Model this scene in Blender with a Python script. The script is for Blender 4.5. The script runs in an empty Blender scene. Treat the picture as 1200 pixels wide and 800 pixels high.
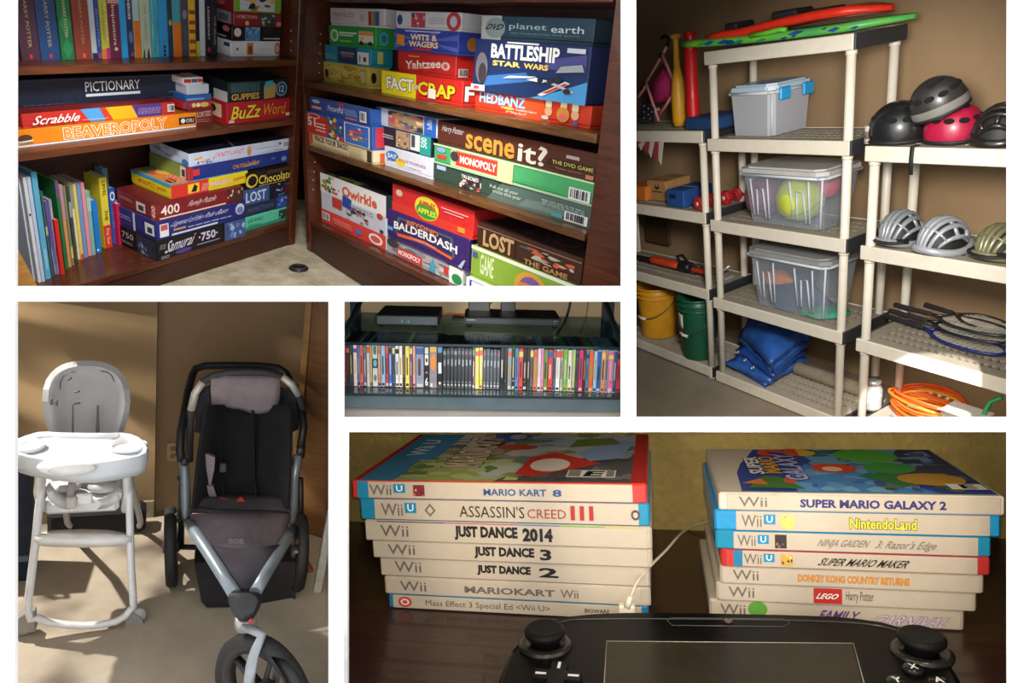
import bpy, bmesh, math, random
from mathutils import Matrix, Vector
random.seed(7)
# ------------------------------------------------------------------ camera, world, lamps, exposure
scene = bpy.context.scene
COL = scene.collection
FPX, PCX, PCY = 800.0, 600.0, 400.0        # focal length and centre in pixels of the 1200x800 frame
PITCH = math.radians(15)
CAM = Vector((0, 0, 3.2))
RIGHT = Vector((1, 0, 0)); FWD = Vector((0, math.cos(PITCH), -math.sin(PITCH))); DOWN = Vector((0, -math.sin(PITCH), -math.cos(PITCH)))
WC = Matrix(((RIGHT.x, DOWN.x, FWD.x, CAM.x), (RIGHT.y, DOWN.y, FWD.y, CAM.y), (RIGHT.z, DOWN.z, FWD.z, CAM.z), (0, 0, 0, 1)))
cam_d = bpy.data.cameras.new('camera'); cam = bpy.data.objects.new('camera', cam_d); COL.objects.link(cam)
cam_d.sensor_fit = 'HORIZONTAL'; cam_d.sensor_width = 36; cam_d.lens = 36 * FPX / 1200
cam_d.clip_start = 0.05; cam_d.clip_end = 100
cam.location = CAM; cam.rotation_euler = (math.pi / 2 - PITCH, 0, 0)
scene.camera = cam
w = bpy.data.worlds.new('world'); scene.world = w; w.use_nodes = True
w.node_tree.nodes['Background'].inputs[0].default_value = (1, 1, 1, 1)
w.node_tree.nodes['Background'].inputs[1].default_value = 1.6
vs = scene.view_settings
vs.view_transform = 'Standard'; vs.look = 'None'; vs.exposure = 0.0; vs.gamma = 1; vs.use_curve_mapping = False

def campt(px, py, z):
    """a point at depth z in front of the viewer, as a world position"""
    return WC @ Vector(((px - PCX) / FPX * z, (py - PCY) / FPX * z, z))
def lamp(kind, name, loc, target, energy, color=(1, .93, .82), size=.2, angle=60, blend=.5):
    d = bpy.data.lights.new(name, kind); o = bpy.data.objects.new(name, d); COL.objects.link(o)
    d.energy = energy; d.color = color
    if kind == 'SPOT': d.spot_size = math.radians(angle); d.spot_blend = blend
    if kind == 'AREA': d.size = size
    else: d.shadow_soft_size = size
    o.location = loc
    o.rotation_euler = (Vector(target) - Vector(loc)).to_track_quat('-Z', 'Y').to_euler()
    return o
# added fill lights around the viewer and over the desk, then the suns
lamp('SPOT', 'bookcase_fill', campt(360, -400, 2.0), campt(370, 170, 4.6), 640, (1, .95, .88), .25, 78, .6)  # added fill spot above the viewer, aimed at the bookcases
lamp('SPOT', 'garage_fill', campt(1000, 0, 1.5), campt(985, 260, 5.0), 520, (1, .94, .86), .3, 52, .6)  # added fill that brightens the garage, no lamp hangs there
lamp('SPOT', 'garage_sun', campt(1330, 60, 1.6), campt(1092, 486, 4.3), 1500, (1, .96, .9), .02, 14.5, .1)
for px in (485, 645):
    lamp('SPOT', 'media_fill', campt(px, 390, .2), campt(px, 400, 3.9), 270, (1, .97, .92), .03, 19, .4)  # added fill beside the camera so light reaches the media wall
for px in (475, 635, 795, 955, 1115):
    lamp('SPOT', 'desk_fill', campt(px, 470, .2), campt(px, 600, 4.8), 400, (1, .87, .66), .03, 25, .6)  # viewer-side fill spread across the desk opening, added for brightness
for px in (470, 640, 800, 940, 1110):
    lamp('POINT', 'desk_top_fill', campt(px, 501, 3.5), campt(px, 700, 4), 18 if px != 800 else 12, (1, .85, .62), .03)  # unseen fill points added to brighten the case tops and wall
sun1 = lamp('SPOT', 'floor_sun', campt(-150, 190, 3.7), campt(190, 745, 4.2), 520, (1, .95, .86), .02, 60, .3)
sun2 = lamp('SPOT', 'wall_sun', campt(-560, 260, 3.35), campt(80, 410, 4.8), 1700, (1, .92, .76), .03, 34, .6)
for so, sc, lo, hi in ((sun2, 9.0, .46, .56), (sun1, 7.0, .3, .5)):      # noise put into the lamp strength makes the dapples, no foliage is built
    so.data.use_nodes = True; nt = so.data.node_tree; em = nt.nodes['Emission']
    tx = nt.nodes.new('ShaderNodeTexCoord'); ns = nt.nodes.new('ShaderNodeTexNoise'); mr = nt.nodes.new('ShaderNodeMapRange')
    ns.inputs['Scale'].default_value = sc; mr.inputs[1].default_value = lo; mr.inputs[2].default_value = hi; mr.inputs[3].default_value = .12
    nt.links.new(tx.outputs['Normal'], ns.inputs['Vector']); nt.links.new(ns.outputs['Fac'], mr.inputs[0]); nt.links.new(mr.outputs[0], em.inputs['Strength'])


# ------------------------------------------------------------------ materials
def lin(h):
    h = h.lstrip('#'); c = [int(h[i:i + 2], 16) / 255 for i in (0, 2, 4)]
    return tuple(x / 12.92 if x <= .04045 else ((x + .055) / 1.055) ** 2.4 for x in c)
MATS = {}
def mat(h, rough=.5, kind='plain', metal=0.0, amt=.08, scale=14.0, h2=None, coat=0.0, bump=0.0):
    key = (h, rough, kind, metal, amt, scale, h2, coat, bump)
    if key in MATS: return MATS[key]
    m = bpy.data.materials.new('%s_%s' % (kind, h.lstrip('#'))); m.use_nodes = True
    nt = m.node_tree; N = nt.nodes; K = nt.links; b = N['Principled BSDF']
    b.inputs['Roughness'].default_value = rough; b.inputs['Metallic'].default_value = metal
    b.inputs['Coat Weight'].default_value = coat
    c = lin(h)
    tc = N.new('ShaderNodeTexCoord')
    if kind == 'flat':
        b.inputs['Base Color'].default_value = (*c, 1)
    elif kind == 'glass':
        out = N['Material Output']; mx = N.new('ShaderNodeMixShader'); tr = N.new('ShaderNodeBsdfTransparent'); gl = N.new('ShaderNodeBsdfGlossy')
        lw = N.new('ShaderNodeLayerWeight'); lw.inputs[0].default_value = .25
        mp = N.new('ShaderNodeMapRange'); mp.inputs[3].default_value = amt; mp.inputs[4].default_value = .22
        K.new(lw.outputs['Fresnel'], mp.inputs[0]); K.new(mp.outputs[0], mx.inputs[0])
        tr.inputs[0].default_value = (*c, 1); gl.inputs[0].default_value = (.8, .8, .8, 1); gl.inputs[1].default_value = rough
        K.new(tr.outputs[0], mx.inputs[1]); K.new(gl.outputs[0], mx.inputs[2]); K.new(mx.outputs[0], out.inputs[0])
    elif kind == 'clear':      # cloudy clear plastic
        out = N['Material Output']; mx = N.new('ShaderNodeMixShader'); tr = N.new('ShaderNodeBsdfTransparent')
        tr.inputs[0].default_value = (.94, .96, .98, 1); b.inputs['Base Color'].default_value = (*c, 1)
        mx.inputs[0].default_value = amt
        K.new(tr.outputs[0], mx.inputs[1]); K.new(b.outputs[0], mx.inputs[2]); K.new(mx.outputs[0], out.inputs[0])
    else:
        ns = N.new('ShaderNodeTexNoise'); ns.inputs['Scale'].default_value = scale; ns.inputs['Detail'].default_value = 5
        rp = N.new('ShaderNodeValToRGB'); K.new(rp.outputs[0], b.inputs['Base Color'])
        e = rp.color_ramp.elements
        c2 = lin(h2) if h2 else tuple(min(1, x * (1 + amt) + .002) for x in c)
        c1 = c if h2 else tuple(x * (1 - amt) for x in c)
        e[0].position = .3; e[1].position = .7; e[0].color = (*c1, 1); e[1].color = (*c2, 1)
        src = tc.outputs['Object']
        mpn = N.new('ShaderNodeMapping'); K.new(src, mpn.inputs[0]); K.new(mpn.outputs[0], ns.inputs['Vector'])
        if kind == 'wood':
            mpn.inputs['Scale'].default_value = (1.2, 9, 14)
            ns.inputs['Distortion'].default_value = 1.2
        if kind == 'stucco':
            ns.inputs['Roughness'].default_value = .7
        K.new(ns.outputs['Fac'], rp.inputs[0])
        if bump:
            bp = N.new('ShaderNodeBump'); bp.inputs['Strength'].default_value = bump; bp.inputs['Distance'].default_value = .02
            n2 = N.new('ShaderNodeTexNoise'); n2.inputs['Scale'].default_value = scale * 1.6; n2.inputs['Detail'].default_value = 6
            K.new(tc.outputs['Object'], n2.inputs['Vector']); K.new(n2.outputs['Fac'], bp.inputs['Height']); K.new(bp.outputs[0], b.inputs['Normal'])
    MATS[key] = m
    return m
def F(h, rough=.5): return mat(h, rough, 'flat')
def as_mat(x): return x if isinstance(x, bpy.types.Material) else F(x)

# ------------------------------------------------------------------ frames: one per room of the display
CELLS = {1: (12.5, -260, 732.5, 340.5), 2: (740.5, -260, 1700, 493), 3: (398.5, 348, 732.5, 493), 4: (-420, 348, 390, 1100), 5: (398.5, 501.5, 1700, 1100)}
def cell_planes(cid):
    x0, y0, x1, y1 = CELLS[cid]
    out = []
    for a, b, inside in (((x0, y0), (x0, y1), 'r'), ((x1, y0), (x1, y1), 'l'), ((x0, y0), (x1, y0), 'd'), ((x0, y1), (x1, y1), 'u')):
        A = campt(*a, 5) - CAM; B = campt(*b, 5) - CAM
        n = A.cross(B).normalized()
        mid = campt((x0 + x1) / 2, (y0 + y1) / 2, 5) - CAM
        if n.dot(mid) < 0: n = -n
        out.append((CAM.copy(), n))
    out.append((CAM + FWD * 3.235, FWD.copy()))
    return out
PLANES = {c: cell_planes(c) for c in CELLS}
class Frame:
    """a room's own axes: x along its front, y into it, z up; pitch / roll / yaw of the room and the point its origin shows at"""
    def __init__(s, cell, pitch, roll, yaw, px, py, depth):
        p, r, y = (math.radians(a) for a in (pitch, roll, yaw))
        R = Matrix.Rotation(r, 3, 'Z') @ Matrix.Rotation(p, 3, 'X') @ Matrix.Rotation(y, 3, 'Y') @ Matrix(((1, 0, 0), (0, 0, -1), (0, 1, 0)))
        O = Vector(((px - PCX) / FPX * depth, (py - PCY) / FPX * depth, depth))
        s.C = Matrix.Translation(O) @ R.to_4x4(); s.M = WC @ s.C; s.Ci = s.C.inverted(); s.cell = cell
    def hit(s, px, py, ax, val):
        o = s.Ci @ Vector((0, 0, 0)); d = (s.Ci @ Vector(((px - PCX) / FPX, (py - PCY) / FPX, 1))) - o
        t = (val - o[ax]) / d[ax]
        return o + d * t
    def F(s, px, py, y=0.0): return s.hit(px, py, 1, y)      # on the upright plane y
    def H(s, px, py, z=0.0): return s.hit(px, py, 2, z)      # on the level plane z
    def S(s, px, py, x=0.0): return s.hit(px, py, 0, x)
    def proj(s, q):
        c = s.C @ Vector(q); return (c.x / c.z * FPX + PCX, c.y / c.z * FPX + PCY, c.z)
    def ppm(s, q): return FPX / (s.C @ Vector(q)).z          # pixels per metre at a point

# ------------------------------------------------------------------ mesh building
class MB:
    def __init__(s): s.v = []; s.f = []; s.m = []; s.s = []
    def add(s, vs, fs, mi=0, sm=False):
        o = len(s.v); s.v += [tuple(v) for v in vs]
        for f in fs: s.f.append([i + o for i in f]); s.m.append(mi); s.s.append(sm)
        return s
    def box(s, x0, x1, y0, y1, z0, z1, mi=0, bev=0.0):
        if x0 > x1: x0, x1 = x1, x0
        if y0 > y1: y0, y1 = y1, y0
        if z0 > z1: z0, z1 = z1, z0
        b = min(bev, (x1 - x0) * .45, (y1 - y0) * .45, (z1 - z0) * .45)
        X, Y, Z = (x0, x1), (y0, y1), (z0, z1)
        if b <= 0:
            vs = [(X[i], Y[j], Z[k]) for i in (0, 1) for j in (0, 1) for k in (0, 1)]
            return s.add(vs, [(0, 1, 3, 2), (4, 6, 7, 5), (0, 4, 5, 1), (2, 3, 7, 6), (0, 2, 6, 4), (1, 5, 7, 3)], mi)
        vs = []; idx = {}
        for i in (0, 1):
            for j in (0, 1):
                for k in (0, 1):
                    sx, sy, sz = (1 - 2 * i) * b, (1 - 2 * j) * b, (1 - 2 * k) * b
                    for a, p in (('x', (X[i], Y[j] + sy, Z[k] + sz)), ('y', (X[i] + sx, Y[j], Z[k] + sz)), ('z', (X[i] + sx, Y[j] + sy, Z[k]))):
                        idx[i, j, k, a] = len(vs); vs.append(p)
        g = lambda i, j, k, a: idx[i, j, k, a]
        fs = []
        for i in (0, 1): fs.append([g(i, 0, 0, 'x'), g(i, 0, 1, 'x'), g(i, 1, 1, 'x'), g(i, 1, 0, 'x')])
        for j in (0, 1): fs.append([g(0, j, 0, 'y'), g(1, j, 0, 'y'), g(1, j, 1, 'y'), g(0, j, 1, 'y')])
        for k in (0, 1): fs.append([g(0, 0, k, 'z'), g(0, 1, k, 'z'), g(1, 1, k, 'z'), g(1, 0, k, 'z')])
        for i in (0, 1):
            for j in (0, 1):
                fs.append([g(i, j, 0, 'x'), g(i, j, 1, 'x'), g(i, j, 1, 'y'), g(i, j, 0, 'y')])
                fs.append([g(i, 0, j, 'x'), g(i, 1, j, 'x'), g(i, 1, j, 'z'), g(i, 0, j, 'z')])
                fs.append([g(0, i, j, 'y'), g(1, i, j, 'y'), g(1, i, j, 'z'), g(0, i, j, 'z')])
                for k in (0, 1): fs.append([g(i, j, k, 'x'), g(i, j, k, 'y'), g(i, j, k, 'z')])
        return s.add(vs, fs, mi)
    def tube(s, pts, r, n=10, mi=0, closed=False, cap=True, flat=1.0, up=None):
        pts = [Vector(p) for p in pts]; L = len(pts)
        rs = r if isinstance(r, (list, tuple)) else [r] * L
        vs = []; prev = None
        for i, p in enumerate(pts):
            if closed: t = pts[(i + 1) % L] - pts[i - 1]
            else: t = pts[min(i + 1, L - 1)] - pts[max(i - 1, 0)]
            t.normalize()
            if prev is None:
                ref = Vector(up) if up else (Vector((0, 0, 1)) if abs(t.z) < .9 else Vector((1, 0, 0)))
                a = (ref - t * ref.dot(t)).normalized()
            else:
                a = prev - t * prev.dot(t)
                a = a.normalized() if a.length > 1e-6 else t.orthogonal().normalized()
            prev = a; b = t.cross(a)
            for k in range(n):
                th = 2 * math.pi * k / n
                vs.append(p + a * (math.cos(th) * rs[i] * flat) + b * (math.sin(th) * rs[i]))
        fs = []
        for i in range(L if closed else L - 1):
            j = (i + 1) % L
            for k in range(n): fs.append((i * n + k, i * n + (k + 1) % n, j * n + (k + 1) % n, j * n + k))
        s.add(vs, fs, mi, True)
        if cap and not closed:
            o = len(s.v) - len(vs)
            s.f.append([o + k for k in range(n)][::-1]); s.m.append(mi); s.s.append(False)
            s.f.append([o + (L - 1) * n + k for k in range(n)]); s.m.append(mi); s.s.append(False)
        return s
    def lathe(s, prof, n=20, mi=0, c=(0, 0, 0), rot=None, sx=1.0, sy=1.0, cap=True, sm=True):
        c = Vector(c); vs = []
        for r, z in prof:
            for k in range(n):
                th = 2 * math.pi * k / n
                q = Vector((r * math.cos(th) * sx, r * math.sin(th) * sy, z))
                if rot: q = rot @ q
                vs.append(c + q)
        fs = [(i * n + k, i * n + (k + 1) % n, (i + 1) * n + (k + 1) % n, (i + 1) * n + k) for i in range(len(prof) - 1) for k in range(n)]
        s.add(vs, fs, mi, sm)
        if cap:
            o = len(s.v) - len(vs); L = len(prof)
            if prof[0][0] > 1e-5: s.f.append([o + k for k in range(n)][::-1]); s.m.append(mi); s.s.append(False)
            if prof[-1][0] > 1e-5: s.f.append([o + (L - 1) * n + k for k in range(n)]); s.m.append(mi); s.s.append(False)
        return s
    def ell(s, c, r, n=16, m=10, mi=0, rot=None, z0=-1.0, z1=1.0):
        prof = []
        a0 = math.asin(max(-1, z0)); a1 = math.asin(min(1, z1))
        c = Vector(c); vs = []
        for i in range(m + 1):
            a = a0 + (a1 - a0) * i / m
            for k in range(n):
                th = 2 * math.pi * k / n
                q = Vector((math.cos(a) * math.cos(th) * r[0], math.cos(a) * math.sin(th) * r[1], math.sin(a) * r[2]))
                if rot: q = rot @ q
                vs.append(c + q)
        fs = [(i * n + k, i * n + (k + 1) % n, (i + 1) * n + (k + 1) % n, (i + 1) * n + k) for i in range(m) for k in range(n)]
        return s.add(vs, fs, mi, True)
    def slab(s, pts, off, mi=0, sm=False):
        """a closed outline (3D points) swept by a vector: a plate with real thickness"""
        pts = [Vector(p) for p in pts]; off = Vector(off); n = len(pts)
        vs = pts + [p + off for p in pts]
        fs = [list(range(n))[::-1], [n + i for i in range(n)]] + [(i, (i + 1) % n, n + (i + 1) % n, n + i) for i in range(n)]
        return s.add(vs, fs, mi, sm)
    def sheet(s, rows, th=None, mi=0, sm=True, wrap=False):
        """a grid of points; th gives it thickness along the surface normals"""
        nu, nv = len(rows), len(rows[0]); P = [[Vector(q) for q in r] for r in rows]
        fs = [(i * nv + j, i * nv + (j + 1) % nv, (i + 1) * nv + (j + 1) % nv, (i + 1) * nv + j) for i in range(nu - 1) for j in range(nv if wrap else nv - 1)]
        vs = [q for r in P for q in r]
        s.add(vs, fs, mi, sm)
        if th:
            nn = []
            for i in range(nu):
                for j in range(nv):
                    du = P[min(i + 1, nu - 1)][j] - P[max(i - 1, 0)][j]; dv = P[i][min(j + 1, nv - 1)] - P[i][max(j - 1, 0)]
                    k = du.cross(dv); nn.append(k.normalized() if k.length > 1e-9 else Vector((0, 0, 1)))
            o = len(s.v)
            s.add([v + k * th for v, k in zip(vs, nn)], [f[::-1] for f in fs], mi, sm)
            b = o - nu * nv
            edge = [(i, 0) for i in range(nu)] + [(nu - 1, j) for j in range(1, nv)] + [(i, nv - 1) for i in range(nu - 2, -1, -1)] + [(0, j) for j in range(nv - 2, 0, -1)]
            for q in range(len(edge)):
                a, c = edge[q], edge[(q + 1) % len(edge)]
                ia, ic = a[0] * nv + a[1], c[0] * nv + c[1]
                s.f.append([b + ia, b + ic, o + ic, o + ia]); s.m.append(mi); s.s.append(False)
        return s

def clip_bm(bm, Mw, cell):
    for co, n in PLANES[cell]:
        Mi = Mw.inverted(); lc = Mi @ co; ln = (Mw.transposed().to_3x3() @ n).normalized()
        if all((v.co - lc).dot(ln) >= -1e-4 for v in bm.verts): continue
        r = bmesh.ops.bisect_plane(bm, geom=bm.verts[:] + bm.edges[:] + bm.faces[:], plane_co=lc, plane_no=ln, clear_inner=True, dist=1e-5)
        ed = [e for e in r['geom_cut'] if isinstance(e, bmesh.types.BMEdge) and len(e.link_faces) == 1]
        if ed: bmesh.ops.holes_fill(bm, edges=ed, sides=0)
def tag(o, label=None, cat=None, group=None, kind=None):
    if label: o['label'] = label
    if cat: o['category'] = cat
    if group: o['group'] = group
    if kind: o['kind'] = kind
    return o
def obj(name, mb, mats, parent=None, M=None, fr=None, loc=(0, 0, 0), rz=0.0, label=None, cat=None, group=None, kind=None, clip=True, cell=None):
    """one mesh object; a child keeps its parent's axes, a top-level one stands at loc in its room's frame"""
    if not isinstance(mats, (list, tuple)): mats = [mats]
    if parent is not None:
        Mw = parent['_M']; Mw = Matrix([Mw[i * 4:i * 4 + 4] for i in range(4)]); cell = parent['_c']
    else:
        Mw = M if M is not None else (fr.M @ Matrix.Translation(loc) @ Matrix.Rotation(rz, 4, 'Z'))
        cell = cell or (fr.cell if fr else 0)
    me = bpy.data.meshes.new(name)
    me.from_pydata(mb.v, [], mb.f)
    for m in mats: me.materials.append(as_mat(m))
    me.polygons.foreach_set('material_index', mb.m); me.polygons.foreach_set('use_smooth', mb.s)
    bm = bmesh.new(); bm.from_mesh(me)
    if cell and clip: clip_bm(bm, Mw, cell)
    bmesh.ops.recalc_face_normals(bm, faces=bm.faces[:]) if not name.startswith(('lettering', 'printed')) else None
    bm.to_mesh(me); bm.free()
    if len(me.polygons) == 0:
        bpy.data.meshes.remove(me); return None
    o = bpy.data.objects.new(name, me); COL.objects.link(o)
    if parent is not None: o.parent = parent
    else: o.matrix_world = Mw
    o['_M'] = [x for r in Mw for x in r]; o['_c'] = cell
    return tag(o, label, cat, group, kind)
def thing(name, fr, loc, label, cat, group=None, rz=0.0, kind=None, M=None):
    o = bpy.data.objects.new(name, None); COL.objects.link(o); o.empty_display_size = .05
    Mw = M if M is not None else (fr.M @ Matrix.Translation(loc) @ Matrix.Rotation(rz, 4, 'Z'))
    o.matrix_world = Mw; o['_M'] = [x for r in Mw for x in r]; o['_c'] = fr.cell
    return tag(o, label, cat, group, kind)

# ------------------------------------------------------------------ print and lettering
TXT = {}
def text_mesh(s, off=0.0):
    key = (s, off)
    if key in TXT: return TXT[key]
    cu = bpy.data.curves.new('t', 'FONT'); cu.body = s; cu.resolution_u = 2; cu.offset = off; cu.size = 1
    o = bpy.data.objects.new('t', cu); me = o.to_mesh()
    vs = [(v.co.x, v.co.y) for v in me.vertices]; fs = [list(p.vertices) for p in me.polygons]
    o.to_mesh_clear(); bpy.data.objects.remove(o); bpy.data.curves.remove(cu)
    xs = [v[0] for v in vs] or [0]; ys = [v[1] for v in vs] or [0]
    TXT[key] = (vs, fs, (min(xs), min(ys), max(xs), max(ys)))
    return TXT[key]
FACES = {'front': lambda w, d, h: (Vector((-w / 2, 0, 0)), Vector((w, 0, 0)), Vector((0, 0, h)), Vector((0, -1, 0))),
         'left': lambda w, d, h: (Vector((-w / 2, d, 0)), Vector((0, -d, 0)), Vector((0, 0, h)), Vector((-1, 0, 0))),
         'right': lambda w, d, h: (Vector((w / 2, 0, 0)), Vector((0, d, 0)), Vector((0, 0, h)), Vector((1, 0, 0))),
         'top': lambda w, d, h: (Vector((-w / 2, 0, h)), Vector((w, 0, 0)), Vector((0, d, 0)), Vector((0, 0, 1)))}
def decals(parent, basis, items, e0=.0015, de=.0006, rough=.45, art='printed_artwork', let='lettering'):
    """flat print on one face: rectangles r, ellipses e, polygons p, lettering t, in 0..1 face units"""
    O, U, V, Nn = basis
    am = MB(); acol = []; texts = []
    def ci(lst, c):
        if c not in lst: lst.append(c)
        return lst.index(c)
    e = e0
    P = lambda u, v: O + U * u + V * v + Nn * e
    for it in items:
        k = it[0]
        if k == 'r':
            _, u0, v0, u1, v1, c = it; am.add([P(u0, v0), P(u1, v0), P(u1, v1), P(u0, v1)], [(0, 1, 2, 3)], ci(acol, c))
        elif k == 'p':
            _, pts, c = it; am.add([P(*q) for q in pts], [list(range(len(pts)))], ci(acol, c))
        elif k == 'e':
            _, cu, cv, ru, rv, c = it
            am.add([P(cu + ru * math.cos(a * math.pi / 10), cv + rv * math.sin(a * math.pi / 10)) for a in range(20)], [list(range(20))], ci(acol, c))
        elif k == 'blobs':      # busy picture: many small patches inside a rectangle
            _, u0, v0, u1, v1, cols, n, seed = it; rg = random.Random(seed)
            for i in range(n):
                a, b = rg.uniform(u0, u1), rg.uniform(v0, v1); ru = (u1 - u0) * rg.uniform(.05, .16); rv = (v1 - v0) * rg.uniform(.06, .2)
                pts = []
                for t in range(7):
                    th = t * 2 * math.pi / 7 + rg.uniform(-.3, .3); q = rg.uniform(.6, 1.1)
                    pts.append((min(u1, max(u0, a + ru * q * math.cos(th))), min(v1, max(v0, b + rv * q * math.sin(th)))))
                e += de * .12
                am.add([P(*q) for q in pts], [list(range(7))], ci(acol, rg.choice(cols)))
        elif k == 't':
            _, u0, v0, u1, v1, s, c = it[:7]; opt = it[7] if len(it) > 7 else {}
            off = opt.get('b', 0.0) * .45; sh = opt.get('sh', 0.0); rot = opt.get('rot', 0); sk = opt.get('sk', 0.0)
            layers = []
            if 'ol' in opt: layers.append((off + opt.get('ow', .05) * .6, opt['ol']))
            layers.append((off, c))
            bb = text_mesh(s, off)[2]; tm = MB(); tcol = []; texts.append((tm, tcol))
            for lo, lc in layers:
                vs, fs, _b = text_mesh(s, lo)
                out = []
                for x, y in vs:
                    a = (x - bb[0]) / max(1e-6, bb[2] - bb[0]); b = (y - bb[1]) / max(1e-6, bb[3] - bb[1])
                    a += sh * (b - .5)
                    if rot == 90: a, b = 1 - b, a          # reads upwards
                    if rot == -90: a, b = b, 1 - a         # reads downwards
                    if rot == 180: a, b = 1 - a, 1 - b
                    v_ = v0 + (v1 - v0) * b + sk * (a - .5)
                    if 'arc' in opt: v_ += opt['arc'] * (1 - (2 * a - 1) ** 2)
                    out.append(P(u0 + (u1 - u0) * a, v_))
                tm.add(out, fs, ci(tcol, lc)); e += de
        e += de
    mk = lambda c: F(c, rough) if isinstance(c, str) else c
    if am.f: obj(art, am, [mk(c) for c in acol], parent=parent)
    for tm, tcol in texts:
        if tm.f: obj(let, tm, [mk(c) for c in tcol], parent=parent)
def barcode(u0, v0, u1, v1, seed=1, n=9):
    rg = random.Random(seed); out = [('r', u0, v0, u1, v1, '#e8e8e4')]; x = u0 + (u1 - u0) * .08
    for i in range(n):
        wd = (u1 - u0) * rg.choice((.03, .05, .07)); out.append(('r', x, v0 + (v1 - v0) * .15, x + wd, v1 - (v1 - v0) * .1, '#26262a')); x += (u1 - u0) * .84 / n
    return out
def fine(u0, v0, u1, v1, c, n=3, seed=0):
    """rows of print too small to read"""
    rg = random.Random(seed); out = []
    for i in range(n):
        b = v0 + (v1 - v0) * (i + .25) / n; t = b + (v1 - v0) * .45 / n
        x = u0
        while x < u1 - 1e-3:
            wd = (u1 - u0) * rg.uniform(.06, .18); out.append(('r', x, b, min(u1, x + wd), t, c)); x += wd + (u1 - u0) * .03
    return out

# ------------------------------------------------------------------ the white display wall with its five openings
OPEN = {1: (17.5, -70, 728, 335), 2: (745.5, -70, 1183, 488.5), 3: (402.5, 353, 728, 489), 4: (17.5, 353, 385, 880), 5: (402.5, 506, 1183, 880)}
ZB = 3.2
def wall_board():
    xs = sorted({-900, 2100} | {o[i] for o in OPEN.values() for i in (0, 2)})
    ys = sorted({-700, 1500} | {o[i] for o in OPEN.values() for i in (1, 3)})
    bm = bmesh.new()
    def pt(x, y, z): return Vector(((x - PCX) / FPX * ZB, (y - PCY) / FPX * ZB, z))
    solid = lambda i, j: not any(o[0] <= (xs[i] + xs[i + 1]) / 2 <= o[2] and o[1] <= (ys[j] + ys[j + 1]) / 2 <= o[3] for o in OPEN.values())
    mb = MB(); nx, ny = len(xs) - 1, len(ys) - 1
    S = [[solid(i, j) for j in range(ny)] for i in range(nx)]
    for i in range(nx):
        for j in range(ny):
            if not S[i][j]: continue
            a = [pt(xs[i], ys[j], ZB), pt(xs[i + 1], ys[j], ZB), pt(xs[i + 1], ys[j + 1], ZB), pt(xs[i], ys[j + 1], ZB)]
            b = [p + Vector((0, 0, .02)) for p in a]
            mb.add(a, [(0, 1, 2, 3)]); mb.add(b, [(3, 2, 1, 0)])
            for di, dj, k, l in ((-1, 0, 0, 3), (1, 0, 1, 2), (0, -1, 0, 1), (0, 1, 3, 2)):
                ii, jj = i + di, j + dj
                if 0 <= ii < nx and 0 <= jj < ny and not S[ii][jj]:
                    mb.add([a[k], a[l], b[l], b[k]], [(0, 1, 2, 3)])
    o = obj('wall_front', mb, mat('#ffffff', .9, 'plain', amt=.004), M=WC, kind='structure', label='white display wall with five picture openings')
    # grey strip along the left edge of the lower right opening
    m2 = MB(); a = pt(402.5, 506, ZB); b = pt(407.2, 900, ZB)
    m2.box(a.x, b.x, a.y, b.y, ZB + .001, ZB + .03)
    obj('trim_1', m2, mat('#b4b4b6', .7), M=WC, kind='structure', label='narrow grey edge strip beside the desk opening')
wall_board()
def partition(name, p, q, z0=3.222, z1=9.0, th=.02, col='#6b6258'):
    """a dividing wall between two rooms, running back from the board"""
    A0, A1, B0, B1 = campt(*p, z0), campt(*p, z1), campt(*q, z0), campt(*q, z1)
    n = (A1 - A0).cross(B0 - A0).normalized() * th
    mb = MB(); mb.slab([A0 - n / 2, B0 - n / 2, B1 - n / 2, A1 - n / 2], n)
    obj(name, mb, mat(col, .9, amt=.05), M=Matrix.Identity(4), kind='structure')
partition('wall_divider', (736.6, -690), (736.6, 497))
partition('wall_divider', (8.5, 344), (736.6, 344))
partition('wall_divider', (8.5, -690), (8.5, 344))
partition('wall_divider', (394, 344), (394, 1490))
partition('wall_divider', (394, 497.3), (2090, 497.3))
def shell():  # unseen outer box added to keep world light out of the rooms
    M = WC
    for name, b in (('wall_left', (-6.05, -6, -4.4, 4.4, 3.22, 9.05)), ('wall_right', (6, 6.05, -4.4, 4.4, 3.22, 9.05)), ('ceiling', (-6.05, 6.05, -4.45, -4.4, 3.22, 9.05)),
                    ('floor', (-6.05, 6.05, 4.4, 4.45, 3.22, 9.05)), ('wall_back', (-6.05, 6.05, -4.55, 4.55, 9.0, 9.05))):
        mb = MB(); mb.box(*b); obj(name, mb, mat('#7a7064', .9, amt=.05), M=M, kind='structure')
shell()
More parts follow.
